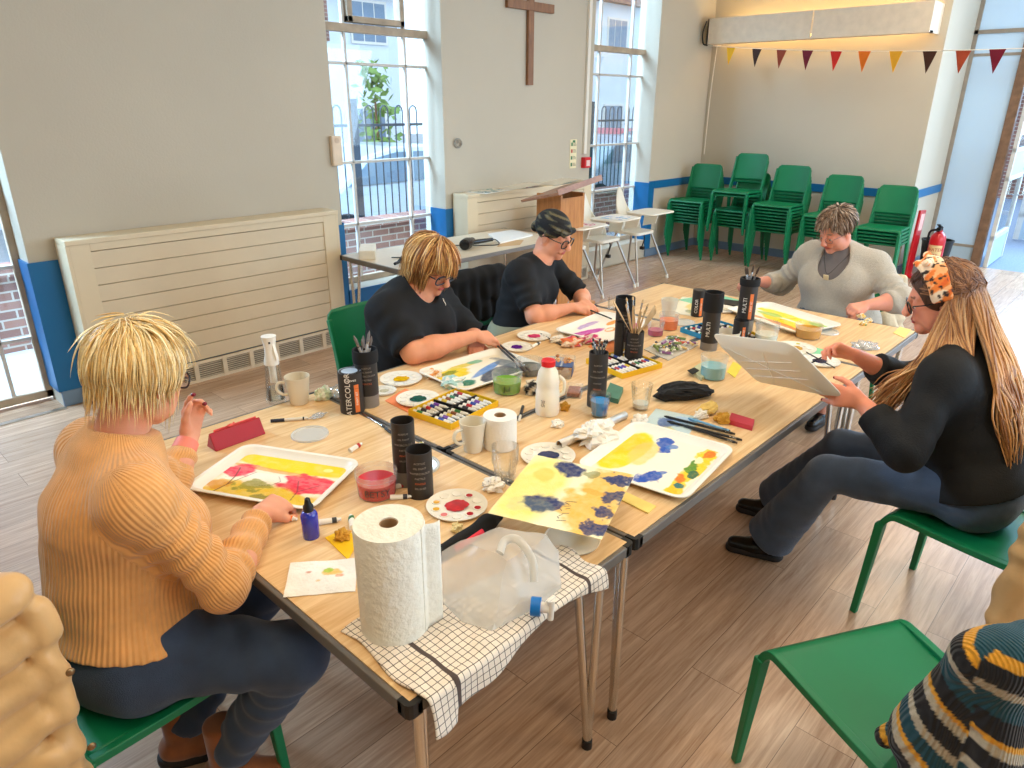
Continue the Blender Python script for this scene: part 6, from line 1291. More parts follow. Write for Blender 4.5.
# ---- checked tea towel
TWL = mat('waffle_towel', (236, 224, 206), .95, var=.02); N = TWL.node_tree.nodes; L = TWL.node_tree.links; bs = N['Principled BSDF']; ca = N.new('ShaderNodeVertexColor'); ca.layer_name = 'Col'
br = N.new('ShaderNodeTexBrick'); br.offset = 0; br.inputs['Scale'].default_value = 1; br.inputs['Brick Width'].default_value = .0165; br.inputs['Row Height'].default_value = .0165; br.inputs['Mortar Size'].default_value = .0009; br.inputs['Mortar Smooth'].default_value = .15
for k, c in (('Color1', (238, 226, 210)), ('Color2', (232, 220, 204)), ('Mortar', (82, 70, 64))): br.inputs[k].default_value = (*lin(c), 1)
L.new(ca.outputs[0], br.inputs[0]); sx = N.new('ShaderNodeSeparateXYZ'); L.new(ca.outputs[0], sx.inputs[0]); prev = br.outputs['Color']
for c0 in (.115, .545):
    s1 = N.new('ShaderNodeMath'); s1.operation = 'SUBTRACT'; s1.inputs[1].default_value = c0; L.new(sx.outputs[0], s1.inputs[0]); s2 = N.new('ShaderNodeMath'); s2.operation = 'ABSOLUTE'; L.new(s1.outputs[0], s2.inputs[0]); s3 = N.new('ShaderNodeMath'); s3.operation = 'LESS_THAN'; s3.inputs[1].default_value = .0055; L.new(s2.outputs[0], s3.inputs[0])
    mx = N.new('ShaderNodeMix'); mx.data_type = 'RGBA'; L.new(s3.outputs[0], mx.inputs[0]); L.new(prev, mx.inputs[6]); mx.inputs[7].default_value = (*lin((86, 74, 70)), 1); prev = mx.outputs[2]
L.new(prev, bs.inputs['Base Color']); bp = N.new('ShaderNodeBump'); bp.inputs['Strength'].default_value = .6; bp.inputs['Distance'].default_value = .003; L.new(br.outputs['Fac'], bp.inputs['Height']); bp.invert = True; L.new(bp.outputs[0], bs.inputs['Normal'])
m = MB(); nu, nv = 90, 60; vs = []; cs = []
for j in range(nv+1):
    for i in range(nu+1):
        u = i/nu; v = j/nv; X = .035+.575*u+.008*math.sin(v*9); s_in = .235+.05*math.sin(u*7+1)-.14*max(0, u-.55)/.45; s = s_in-(s_in+.045+.028*math.sin(u*6.2+.6)+.03*(u < .12))*v; ww = .0022*math.sin(X*60+s*25)+.002*math.sin(s*70-X*30)+.003*max(0, math.sin(X*23+s*11))
        rr = .012
        if s > 0: Yp, Zp = s-.004, TZ+.004+max(0, ww)
        else:
            th = min(math.pi/2, -s/rr); ex = max(0, -s-rr*math.pi/2); Yp = -.004-rr*math.sin(th)-.012*ex/.05*(.5+.5*math.sin(X*34)); Zp = TZ+.004+max(0, ww)*(1-th/1.6)-rr*(1-math.cos(th))-ex
        vs.append((X, Yp, Zp)); cs.append((X, s+.3, 0))
m.add(vs, [(j*(nu+1)+i, j*(nu+1)+i+1, (j+1)*(nu+1)+i+1, (j+1)*(nu+1)+i) for j in range(nv) for i in range(nu)]); m.c = cs; tag(m.build('tea_towel', TWL, smooth=True, solid=.003, auto=False), 'cream tea towel with dark checks hanging over the near table corner', 'towel')
# ---- collapsible water carrier with blue tap
BAGM = glassy('carrier_plastic', (.985, .985, .98), .05, .22, .30, (240, 236, 228)); bx, by = at(497, 585, TZ)[:2]
pts = [at(*q) for q in ((438, 598, TZ+.008), (462, 622, TZ+.008), (492, 631, TZ+.008), (540, 606, TZ+.010), (560, 588, TZ+.012), (556, 560, TZ+.010), (500, 550, TZ+.008), (450, 566, TZ+.008), (437, 575, TZ+.03), (441, 552, .80), (462, 540, .84), (500, 528, .86), (548, 536, .84), (560, 552, .80), (559, 583, .755), (520, 604, .765), (470, 596, .775), (508, 560, .85))]
bm = bmesh.new(); [bm.verts.new(tuple(q)) for q in pts]; bmesh.ops.convex_hull(bm, input=bm.verts[:]); bmesh.ops.delete(bm, geom=[v for v in bm.verts if not v.link_faces], context='VERTS'); bmesh.ops.triangulate(bm, faces=bm.faces[:]); bmesh.ops.subdivide_edges(bm, edges=bm.edges[:], cuts=7, use_grid_fill=True)
for v in bm.verts:
    if v.co.z > TZ+.012: n_ = vnoise(np.array([v.co.x*34+v.co.z*20]), np.array([v.co.y*34-v.co.z*26]), 5)[0]; v.co += Vector((math.sin(v.co.y*80), math.cos(v.co.x*76), math.sin(v.co.x*60+v.co.y*50)))*.0035*(n_+.3)
    v.co.z = max(v.co.z, TZ+.0065)
me = bpy.data.meshes.new('bag'); bm.to_mesh(me); bm.free(); me.shade_smooth(); me.set_sharp_from_angle(angle=R(24)); me.materials.append(BAGM); t = thing('water_carrier', 'soft clear plastic water carrier with a blue tap on the checked towel', 'water carrier', (bx, by, TZ)); o_ = bpy.data.objects.new('bag', me); COL.objects.link(o_); o_.parent = t; o_.matrix_parent_inverse = basis(t).inverted()
hd = [np.array(at(*q)) for q in ((500, 553, .865), (505, 541, .875), (518, 540, .875), (532, 560, .84), (534, 582, .80))]; MB().tube(spline(hd), .010, 10, flat=.6)  .build('moulded_handle', CLOUDY, t, world=True, smooth=True)
q = np.array(at(531, 606, TZ+.04)); dirn = nrm([.55, -.8, 0]); s_ = Vector(q); e_ = s_+Vector(dirn)*.022
MB().cyl(s_, e_, .021, seg=28).build('blue_cap', mat('tap_blue', (10, 110, 190), .35), t, world=True, smooth=True); MB().cyl(e_, e_+Vector(dirn)*.018, .012, seg=20).build('tap_neck', WHITE, t, world=True, smooth=True)
f_ = e_+Vector(dirn)*.022; MB().cyl(f_+Vector((0, 0, .022)), f_+Vector((0, 0, -.030)), .009, .007, seg=16).build('tap_spout', WHITE, t, world=True, smooth=True); MB().bar(f_+Vector((-.014, 0, .024)), f_+Vector((.014, 0, .024)), .008, .006).build('tap_lever', WHITE, t, world=True, bevel=.002)
# ---- black pouch and red strap behind the carrier
F = Field(); F.cap(at(436, 556, TZ+.015), at(488, 523, TZ+.02), .020, .022, k=.02).cap(at(488, 523, TZ+.02), at(500, 517, TZ+.02), .016, .008, k=.02); Pm, Qm = F.mesh(.005, wfold(.003, 40, 50)); t = thing('black_bag', 'slim black fabric bag lying behind the water carrier', 'bag', tuple(at(460, 540, TZ))); mesh_obj('fabric', Pm, Qm, BLK, t)
MB().tube([at(455, 549, TZ+.045), at(470, 540, TZ+.046), at(483, 531, TZ+.044)], .007, 6, flat=.5).build('red_ribbon', mat('ribbon_red', (214, 40, 60), .6), t, world=True, smooth=True)
# ---- glasses case, pens, paint tubes
q = at(239, 444, TZ); t = thing('spectacle_case', 'red folded triangular spectacle case beside the near tray', 'case', tuple(q)); e0, e1 = np.array(at(216, 452, TZ)), np.array(at(266, 434, TZ)); d = nrm(e1-e0); n_ = np.array([-d[1], d[0], 0]); Lc = np.linalg.norm(e1-e0)
m = MB(); m.T = Matrix(((d[0], n_[0], 0, e0[0]), (d[1], n_[1], 0, e0[1]), (0, 0, 1, TZ), (0, 0, 0, 1))); m.prism([(0, 0), (.062, 0), (.034, .056), (.028, .056)], 0, Lc, axis=0); m.build('case_body', mat('red_leatherette', (168, 14, 30), .4, bump=.1), t, world=True, bevel=.003)
m = MB(); m.T = Matrix(((d[0], n_[0], 0, e0[0]), (d[1], n_[1], 0, e0[1]), (0, 0, 1, TZ), (0, 0, 0, 1))); m.box((.02, .036, .0455), (Lc-.01, .040, .060)); m.ball((Lc*.42, .03, .062), .006, 10, 6, (2.4, .8, 1)).ball((Lc*.42+.012, .03, .066), .004, 8, 6); m.build('clasp', mat('clasp_red', (226, 90, 84), .3), t, world=True)
def rod(p, q, r, m, lab, name, cat, parts=(), z=TZ):
    a, b = Vector(at(*p, z+r)), Vector(at(*q, z+r)); t = thing(name, lab, cat, tuple(a)); MB().tube([a, a+(b-a)*.04, a+(b-a)*.96, b], [r*.4, r, r, r*.6], 10).build('barrel', m, t, world=True, smooth=True)
    for pn, f0, f1, pm, k in parts: MB().tube([a+(b-a)*f0, a+(b-a)*f1], [r*k, r*k], 10).build(pn, pm, t, world=True, smooth=True)
    return t
PEN = mat('pen_cream', (224, 214, 196), .35)
rod((270, 421), (308, 418), .0055, PEN, 'cream and black ballpoint pen lying beside the spectacle case', 'pen', 'pen', (('grip', .02, .38, mat('navy_grip', (28, 34, 52), .5), 1.15), ('clip_ring', .86, .9, BLACK, 1.1)))
rod((519, 421), (523, 406), .005, PEN, 'short pen lying on the table seam beside the toilet roll', 'pen', 'pen', (('grip', .35, .98, BLACK, 1.15),))
rod((829, 350), (855, 354), .007, mat('orange_pencil', (236, 84, 30), .4), 'orange pencil lying behind the navy palette', 'pencil', 'pencil', (('tip', .0, .06, BWD, .8),))
rod((362, 413), (384, 427), .003, FERR, 'long thin brush lying across the table seam', 'paintbrush', 'brush', (('handle', .93, 1.0, BLACK, 1.4),))
rod((385, 428), (396, 436), .0055, BLACK, 'thick black marker lying across the seam behind the tall tube', 'marker', 'pen', (('cap_end', .9, 1., mat('cap_grey', (60, 60, 60), .4), 1.1),))
rod((539, 333), (563, 346), .004, BRB, 'black brush lying by the pink palette', 'paintbrush', 'brush', (('ferrule', .8, .9, FERR, 1.0),))
rod((590, 310), (612, 319), .004, BRB, 'black brush resting on the rim of the magenta tray', 'paintbrush', 'brush', (('ferrule', .8, .9, FERR, 1.0),), z=TZ+.024)
rod((806, 352), (835, 368), .003, BRB, 'fine brush lying across the navy palette', 'paintbrush', 'brush', (('ferrule', .8, .9, FERR, 1.1),), z=TZ+.012)
rod((735, 318), (748, 302), .004, BRB, 'black brush leaning beside the held tube', 'paintbrush', 'brush', (('ferrule', .8, .9, FERR, 1.0),))
for i, (p, q_, lab) in enumerate((((664, 416), (735, 434), 'topmost long black brush on the blue painted paper'), ((667, 421), (742, 440), 'second long black brush on the blue painted paper'), ((680, 424), (737, 443), 'third black brush on the blue painted paper, crossing the others'), ((688, 418), (730, 431), 'blue-handled brush beside the black brushes'))):
    rod(p, q_, .0048, BRB if i < 3 else mat('blue_handle', (120, 170, 200), .4), lab, 'paintbrush', 'brush', (('ferrule', .84, .93, FERR, 1.0), ('bristles', .93, 1.0, HAIRB, .8)), z=TZ+.003)
WTB = mat('tube_white', (236, 228, 212), .35, var=.02)
def ptube(px, py, deg, col, lab, ln=.062, r=.0075, z=TZ, group=None):
    x, y = at(px, py, z)[:2]; t = thing('paint_tube', lab, 'paint tube', (x, y, z), group=group); d = Vector((math.cos(R(deg)), math.sin(R(deg)), 0)); c = Vector((x, y, z+r)); a = c-d*ln/2
    MB().tube([a, a+d*ln*.3, a+d*ln*.82, a+d*ln*.86], [r*1.15, r*1.05, r, r*.5], 10, flat=.75).build('tube_body', WTB, t, world=True, smooth=True)
    cm = mat('band_%d_%d_%d' % col, col, .4); MB().tube([a+d*ln*.60, a+d*ln*.80], [r*1.07, r*1.05], 10, flat=.78).build('colour_band', cm, t, world=True, smooth=True)
    MB().tube([a+d*ln*.86, a+d*ln], [r*.62, r*.55], 10).build('cap', mat('tube_cap', (240, 236, 228), .4), t, world=True, smooth=True)
ptube(356, 449, 16, (190, 40, 30), 'white and red paint tube between the lid and the red tub'); ptube(287, 520, -60, (230, 120, 40), 'small paint tube with orange band under the painter\'s right hand'); ptube(330, 523, -30, (60, 60, 60), 'white paint tube with grey band beside the blue bottle')
ptube(352, 524, 60, (40, 110, 50), 'green paint tube lying beside the kitchen roll', r=.009); ptube(399, 488, -20, (150, 30, 40), 'paint tube lying between the red tub and the charcoal tubes'); ptube(401, 499, -40, (50, 50, 60), 'white and black paint tube in front of the red tub'); ptube(536, 346, 10, (60, 60, 60), 'crumpled white paint tube near the purple palette', .08); ptube(420, 447, 20, (150, 140, 40), 'squeezed paint tube behind the tall charcoal tube', .04)
# ---- tin boxes of paint tubes
def paintbox(P, col, lab, n, group, glab, seed=1, lidless=True):
    c = sum(np.array(at(*p)) for p in P)/4; a = np.array(at(*P[1]))-np.array(at(*P[0])); b = np.array(at(*P[3]))-np.array(at(*P[0])); w = np.linalg.norm(a); h = np.linalg.norm(b); ang = math.degrees(math.atan2(a[1], a[0])); T = TM(c[0], c[1], TZ, ang)
    t = thing('paint_box', lab, 'box', (c[0], c[1], TZ)); m = MB(); m.T = T; m.box((-w/2, -h/2, 0), (w/2, h/2, .003)); m.box((-w/2, -h/2, .003), (w/2, -h/2+.003, .024)).box((-w/2, h/2-.003, .003), (w/2, h/2, .024)).box((-w/2, -h/2+.003, .003), (-w/2+.003, h/2-.003, .024)).box((w/2-.003, -h/2+.003, .003), (w/2, h/2-.003, .024))
    m.build('box_shell', mat('box_%d_%d_%d' % col, col, .45), t, world=True); m = MB(); m.T = T; m.box((-w/2+.004, -h/2+.004, .0035), (w/2-.004, h/2-.004, .008)); m.box((-.004, -h/2+.004, .008), (.004, h/2-.004, .021)).box((-w/2+.004, -.003, .008), (w/2-.004, .003, .021)); m.build('black_insert', BLACK, t, world=True)
    rr = random.Random(seed); cols = [(120, 60, 150), (190, 40, 40), (60, 120, 60), (220, 180, 40), (50, 70, 150), (60, 50, 50), (140, 80, 40)]
    k = 0
    for qx in (-1, 1):
        for qy in (-1, 1):
            for j in range(n//4):
                u = qx*w*.25; v = qy*h*.25+(j-(n//4-1)/2)*h*.42/(n//4); p = T @ Vector((u, v, .0085)); t2 = thing('paint_tube', glab, 'paint tube', tuple(p), group=group); d = (T.to_3x3() @ Vector((1, rr.uniform(-.12, .12), 0))).normalized(); ln = w*.40; r = .0068; c_ = p+Vector((0, 0, r)); s0 = c_-d*ln/2
                MB().tube([s0, s0+d*ln*.4, s0+d*ln*.84, s0+d*ln*.87], [r*1.1, r, r*.95, r*.5], 8, flat=.85).build('tube_body', WTB, t2, world=True, smooth=True); cc = cols[(k*3+seed) % 7]; k += 1
                MB().tube([s0+d*ln*.2, s0+d*ln*.5], [r*1.09, r*1.03], 8, flat=.87).build('colour_band', mat('band_%d_%d_%d' % cc, cc, .4), t2, world=True, smooth=True); MB().tube([s0+d*ln*.87, s0+d*ln], [r*.6, r*.5], 8).build('cap', MATS['tube_cap'], t2, world=True, smooth=True)
paintbox([(410, 416), (453, 431), (497, 406), (455, 393)], (236, 186, 20), 'open yellow and black box of paint tubes beside the toilet roll', 20, 'tubes in the near yellow box', 'white paint tube lying in the near yellow box', 2)
paintbox([(592, 366), (629, 382), (656, 365), (618, 352)], (240, 190, 20), 'open yellow and black box of paint tubes behind the pencil tube', 20, 'tubes in the middle yellow box', 'white paint tube lying in the middle yellow box', 3)
paintbox([(727, 343), (746, 352), (762, 341), (741, 333)], (236, 186, 20), 'yellow box of paint tubes beside the short black tube', 8, 'tubes in the far yellow box', 'white paint tube lying in the far yellow box', 4)
paintbox([(686, 333), (712, 342), (735, 332), (712, 322)], (30, 140, 180), 'blue box of paint tubes behind the fuzzy-sleeved tube', 12, 'tubes in the blue box', 'paint tube lying in the blue box', 5)
# ---- cards, papers
def card(P, col, lab, z=TZ, th=.002, name='card', cat='card'): q = [at(*p, z)[:2] for p in P]; return tag(MB().prism([tuple(a) for a in q], z, z+th).build(name, mat('card_%d_%d_%d' % col, col, .7, var=.06, scale=20)), lab, cat)
card([(385, 401), (424, 421), (447, 404), (405, 389)], (240, 140, 90), 'orange card under the dark green palette')
card([(588, 347), (610, 355), (626, 345), (600, 338)], (242, 150, 90), 'orange card beside the brush tubes')
card([(765, 351), (800, 364), (832, 352), (790, 341)], (130, 200, 150), 'pale green card under the brown paint palette')
card([(678, 300), (700, 306), (742, 301), (715, 294)], (140, 205, 170), 'pale green card at the back left of the far table')
T7 = TM(*at(697, 307, TZ), 20); painting('painting', T7, .40, .24, (240, 232, 206), [('b', .4, .5, .4, .25, 20, (232, 206, 110), .5, 3, .8), ('b', .7, .3, .2, .2, 0, (150, 180, 200), .5, 4, .7), ('b', .2, .6, .1, .1, 0, (110, 120, 70), .6, 5, .7)], 60, label='pale yellow and blue watercolour at the back of the tables', wavy=.003)
sheet('black_case', [at(718, 305)[:2], at(742, 309)[:2], at(747, 304)[:2], at(724, 301)[:2]], 'flat black case on the far table beside the held tube', 'case', TZ, BLACK, th=.012)
T8 = TM(*at(668, 426, TZ), 15); painting('painting', T8, .26, .17, (196, 214, 214), [('b', .3, .5, .25, .3, 0, (214, 200, 90), .5, 3, .8), ('b', .6, .6, .2, .25, 0, (40, 80, 150), .6, 4, .8), ('b', .8, .3, .2, .2, 0, (170, 200, 226), .5, 5, .8), ('b', .15, .2, .15, .15, 0, (120, 140, 60), .5, 6, .7)], 70, label='small blue and yellow painted paper under the black brushes')
card([(690, 372), (701, 381), (720, 370), (708, 361)], (190, 190, 150), 'sage green notebook in front of the pale blue tub', th=.014, name='notebook', cat='notebook')
sheet('phone_case', [at(687, 374)[:2], at(692, 378)[:2], at(699, 374)[:2], at(694, 371)[:2]], 'small black square lying on the sage notebook', 'card', TZ+.0145, BLACK, th=.002)
card([(727, 372), (735, 378), (742, 366), (733, 362)], (226, 206, 70), 'yellow slip of paper beside the pale blue tub')
card([(325, 538), (345, 529), (360, 540), (348, 560)], (242, 196, 20), 'bright yellow card behind the kitchen roll')
card([(893, 333), (904, 338), (911, 330), (900, 327)], (246, 214, 120), 'small yellow scrap of paper at the far right corner')
card([(604, 400), (618, 404), (623, 392), (610, 387)], (80, 124, 100), 'green scouring sponge behind the blue cup', th=.02, name='sponge', cat='sponge')
card([(618, 499), (648, 514), (656, 507), (626, 493)], (240, 214, 120), 'yellow paper sticking out under the front right tray', th=.004, name='paper', cat='paper')
# tubes bag (clear packet of scattered tubes)
cx, cy = at(672, 348)[:2]; t = thing('clear_packet', 'clear packet of jumbled small paint tubes beside the middle yellow box' , 'packet', (cx, cy, TZ)); rr = random.Random(12); PK = [np.array(at(*q)) for q in ((644, 350), (668, 361), (698, 346), (672, 336))]
MB().prism([tuple(p[:2]) for p in PK], TZ, TZ+.004).build('tray_base', CLOUDY, t, world=True)
for i in range(38):
    u, v = rr.uniform(.08, .92), rr.uniform(.1, .9); p = (PK[0]*(1-u)+PK[1]*u)*(1-v)+(PK[3]*(1-u)+PK[2]*u)*v; d = Vector((rr.uniform(-1, 1), rr.uniform(-1, 1), rr.uniform(-.1, .1))).normalized(); c_ = Vector((p[0], p[1], TZ+rr.uniform(.010, .022))); cl = rr.choice([(226, 190, 120), (236, 230, 214), (120, 130, 150), (206, 80, 50), (150, 100, 150), (120, 140, 80), (228, 220, 200), (60, 60, 70)])
    tt = thing('paint_tube', 'small paint tube jumbled in the clear packet', 'paint tube', tuple(c_), group='tubes in the clear packet'); MB().tube([c_-d*.024, c_+d*.018, c_+d*.020], [.0066, .006, .003], 7, flat=.8).build('tube_body', mat('sm_%d_%d_%d' % cl, cl, .4), tt, world=True, smooth=True); MB().tube([c_+d*.020, c_+d*.028], [.004, .0035], 7).build('cap', MATS['tube_cap'], tt, world=True, smooth=True)
# ---- crumpled tissue, sponges
def crumple(px, py, sx, sy, sz, m, lab, name='crumpled_tissue', cat='tissue', seed=1, z=TZ, amp=.45, cols=None, fr=3.0, rz=0):
    x, y = at(px, py, z)[:2]; b = MB(); b.ball((0, 0, 0), 1, 26, 18); o = []; cs = []; ca, sa = math.cos(R(rz)), math.sin(R(rz))
    for v in b.v:
        v = np.array(v); k = 0; 
        for j, f in enumerate((1, 2.1, 4.3)): k += (abs(math.sin(v[0]*f*fr+seed*1.7+2*math.sin(v[1]*f*fr*.8+seed)))*abs(math.cos(v[2]*f*fr*.9+seed*.6+v[1]*2*f))-.35)*amp/(1+j)
        q = v*(1+k); q = q*(sx, sy, sz); o.append((x+q[0]*ca-q[1]*sa, y+q[0]*sa+q[1]*ca, max(z+.0006, z+sz*.62+q[2])))
        if cols: n = vnoise(np.array([v[0]*2.2+seed+5]), np.array([v[1]*2.2+v[2]+9.]), seed)[0]; cs.append(lin(cols[min(len(cols)-1, int(n*len(cols)))]))
    b.v = o; 
    if cols: b.c = cs
    return tag(b.build(name, m), lab, cat)
TC = mat('stained_tissue', 0, .9, attr=True, bump=.2, bscale=120)
crumple(596, 441, .07, .06, .045, TISS, 'big crumpled white tissue beside the foil tube', seed=3); crumple(640, 422, .035, .025, .016, TISS, 'small crumpled tissue in front of the clear cup', seed=4); crumple(558, 426, .025, .02, .013, TISS, 'small crumpled tissue in front of the milk bottle', seed=5)
crumple(565, 410, .018, .016, .018, mat('sea_sponge', (206, 150, 50), .9, bump=.8, bscale=90), 'small natural sponge between the milk bottle and pencil tube', 'natural_sponge', 'sponge', 6)
crumple(324, 399, .03, .028, .03, TC, 'crumpled pale green tissue beside the cream beaker', seed=7, cols=[(236, 236, 214), (206, 220, 190), (240, 236, 224)]); crumple(340, 396, .03, .03, .03, glassy('clear_wrap', (.97, .97, .97), .3, .05, .25, (240, 240, 238)), 'ball of clear plastic wrap behind the lettered tube', 'plastic_wrap', 'wrap', 8)
crumple(434, 377, .035, .03, .02, TC, 'crumpled tissue with orange stains behind the green palette', seed=9, cols=[(240, 226, 206), (236, 160, 90), (242, 230, 214), (236, 210, 180)]); crumple(452, 386, .05, .035, .024, TC, 'crumpled tissue with teal stains beside the near yellow box', seed=10, cols=[(226, 230, 222), (170, 206, 200), (236, 232, 220), (206, 222, 214)])
crumple(572, 345, .055, .04, .022, TC, 'crumpled tissue with pink and orange stains behind the nut packet', seed=11, cols=[(240, 214, 190), (236, 130, 80), (222, 90, 120), (240, 226, 206)]); crumple(590, 342, .05, .04, .02, TC, 'crumpled tissue with rose stains near the magenta tray', seed=12, cols=[(240, 200, 200), (206, 60, 110), (240, 226, 206)]); crumple(557, 341, .04, .03, .016, TISS, 'crumpled plain tissue beside the pink palette', seed=13)
crumple(534, 392, .045, .04, .03, TC, 'bag of cream plastic pieces with black tips in front of the milk bottle', 'plastic_bag', 'bag', 14, cols=[(232, 220, 196), (214, 200, 176), (40, 38, 38), (240, 232, 214)])
crumple(457, 531, .016, .014, .014, mat('foam_yellow', (232, 214, 160), .9, bump=.5), 'tiny pale yellow sponge in front of the red palette', 'sponge_piece', 'sponge', 15); crumple(343, 538, .02, .018, .014, MATS['sea_sponge'], 'small natural sponge on the yellow card', 'natural_sponge', 'sponge', 16, z=TZ+.003)
crumple(684, 397, .12, .052, .034, BLACKM, 'soft black fabric pouch in the middle of the long table', 'fabric_pouch', 'pouch', 17, amp=.34, fr=1.5, rz=-35)
crumple(708, 412, .055, .03, .022, mat('straw_sponge', (232, 196, 110), .9, bump=.6, bscale=90), 'pale natural sponge in clear wrapping behind the brushes', 'natural_sponge', 'sponge', 18, amp=.25); crumple(722, 422, .026, .026, .022, MATS['sea_sponge'], 'golden natural sponge beside the red eraser', 'natural_sponge', 'sponge', 19); crumple(701, 417, .03, .02, .016, TISS, 'small white tissue beside the brushes and golden sponge', seed=20)
card([(728, 424), (752, 431), (754, 424), (731, 417)], (196, 60, 70), 'long red eraser block at the table edge', th=.018, name='eraser', cat='eraser')
crumple(865, 347, .07, .05, .012, MATS['clear_wrap'], 'crumpled clear plastic film at the far right of the tables', 'plastic_wrap', 'wrap', 21); crumple(494, 489, .03, .03, .02, TISS, 'small folded white tissue at the corner of the loose painting', seed=22)
crumple(318, 417, .03, .012, .008, MATS['clear_wrap'], 'strip of clear plastic between the pen and the cream beaker', 'plastic_strip', 'wrap', 31)
for k, (px, py) in enumerate(((861, 318), (868, 322), (863, 325))):
    crumple(px, py, .018, .018, .014, TC, ('cream artificial flower at the far end', 'cream flower with green leaves at the far end, rightmost', 'small cream flower nearest the lid at the far end')[k], 'artificial_flower', 'flower', 23+k, cols=[(244, 224, 190), (236, 190, 90), (250, 240, 222)]+([(90, 140, 70)] if k else []))
# folded stained tissue near the blue bottle
T9 = TM(*at(322, 577, TZ+.002), -38); painting('folded_tissue', T9, .165, .13, (240, 234, 222), [('b', .62, .62, .16, .12, 0, (232, 190, 90), .6, 3, .9), ('b', .58, .70, .08, .07, 0, (170, 200, 70), .6, 4, .9), ('b', .3, .66, .05, .03, 0, (200, 120, 80), .5, 5, .8), ('b', .45, .4, .05, .04, 0, (226, 190, 130), .5, 6, .8), ('b', .75, .5, .06, .05, 0, (232, 140, 80), .5, 7, .7)], 60, wavy=.004, matr=TC, label='folded white tissue with yellow and green stains near the blue bottle', cat='tissue')
# foil tube and nut packet
a, b = Vector(at(559, 445, TZ+.014)), Vector(at(625, 415, TZ+.014)); t = thing('foil_tube', 'silver foil-wrapped cardboard tube lying behind the navy palette', 'tube', tuple(a)); MB().tube([a, b], [.014, .014], 20, cap=False).build('foil', mat('silver_foil', (226, 220, 210), .4, metal=.6, bump=.2), t, world=True, smooth=True, solid=.0015); MB().tube([a+(b-a)*.01, a+(b-a)*.5], [.0125, .0125], 18, cap=False).build('card_inside', mat('card_core', (176, 140, 100), .8), t, world=True, smooth=True)
x, y = at(563, 372)[:2]; t = thing('snack_punnet', 'clear punnet of golden nuts with a blue label behind the milk bottle', 'punnet', (x, y, TZ)); T = TM(x, y, TZ, 32)
m = MB(); m.T = T; m.prism(rrect(-.085, -.045, .085, .045, .015), 0, .05); m.build('clear_punnet', CLEARP, t, world=True); rr = random.Random(3)
for i in range(40):
    p = T @ Vector((rr.uniform(-.07, .07), rr.uniform(-.034, .034), rr.uniform(.01, .058))); nt_ = tag(MB().ball(tuple(p), .009, 8, 6, (1, rr.uniform(.7, 1), .8)).build('nut', mat('nut_%d' % (i % 3), ((206, 140, 70), (226, 170, 96), (170, 100, 50))[i % 3], .6), smooth=True), 'golden nut in the clear punnet', 'nut', 'nuts in the punnet')
m = MB(); m.T = T; m.box((-.085, -.047, .052), (-.02, .03, .056)).box((-.085, -.0475, .012), (-.02, -.0455, .054)); lb = m.build('blue_label', mat('label_slate_blue', (70, 90, 130), .5), t, world=True); m = MB(); flat_text(m, 'CRUNCHY', .013, T @ Matrix.Translation((-.053, .0, .0562)), align='CENTER'); m.build('lettering', INK, lb, world=True)
x, y = at(574, 394)[:2]; t = thing('small_punnet', 'small clear plastic box of reddish pieces below the nut punnet', 'punnet', (x, y, TZ)); m = MB(); m.T = TM(x, y, TZ, 32); m.prism(rrect(-.05, -.032, .05, .032, .008), 0, .028); m.build('clear_box', CLEARP, t, world=True)
m = MB(); m.T = TM(x, y, TZ, 32); m.col = lin((150, 80, 60)); m.box((-.04, -.024, .004), (.04, .024, .018)); m.build('contents', mat('reddish_bits', (150, 90, 70), .8, var=.5, scale=120), t, world=True)
# ---- brushes in the hands
for k, (dx, lab) in enumerate(((0, 'black-handled brush held by the blonde woman in black, left one'), (.018, 'black-handled brush held by the blonde woman in black, right one'))):
    tp = Vector(H2['tips'][1][0])+Vector((dx, 0, .012)); e_ = Vector(at(526+k*5, 372, TZ+.045)); brush(tp-(e_-tp)*.35, e_, .0055, BRB, lab)
tp = Vector(H5['handR']['tips'][0][0]); brush(tp+Vector((-.0, -.03, .035)), tp+Vector((.02, .10, -.085)), .0035, BRB, 'black paintbrush in the right hand of the long-haired woman')
# ================================================================ coats and jumpers on chairs
def chair_pt(c, x, y, z): M = Matrix.Rotation(c.rotation_euler.z, 3, 'Z'); return np.array(Vector(c.location)+M @ Vector((x, y, z)))
CH = {o['label']: o for o in bpy.data.objects if o.name.startswith('stacking_chair')}
def chair(k): return [o for l, o in CH.items() if k in l][0]
# striped jumper over the nearest chair
c = chair('nearest the camera'); f = lambda x, y, z: chair_pt(c, x, y, z); F = Field(); ax = f(1, 0, 0)-f(0, 0, 0); ly = f(0, 1, 0)-f(0, 0, 0)
for y in (-.22, -.14, -.06, .02, .10, .17):
    dz = .008*math.sin(y*30); F.cap(f(-.335, y, .865+dz), f(-.225, y*1.02, .60), .034, .046, k=.06); F.cap(f(-.345, y, .865+dz), f(-.40, y*1.05, .50), .034, .042, k=.05)
    F.cap(f(-.345, y, .87), f(-.325, y+.05, .875), .038, .036, k=.05)
F.cap(f(-.31, .20, .85), f(-.25, .215, .62), .036, .044, k=.05); F.cap(f(-.22, .15, .60), f(-.17, .19, .52), .035, .022, k=.02); F.cap(f(-.29, .20, .66), f(-.32, .25, .34), .05, .055, k=.05); F.cap(f(-.25, .1, .62), f(-.30, .12, .36), .05, .05, k=.05)
Pm, Qm = F.mesh(.0045, lambda X, Y, Z: .005*np.sin(X*24+2*np.sin(Y*17+Z*9))*np.sin(Z*15+2*np.sin(Y*19)))
TEAL, MUS, BK, CRM = [np.array(lin(q)) for q in ((20, 66, 78), (214, 150, 40), (24, 24, 28), (176, 164, 142))]
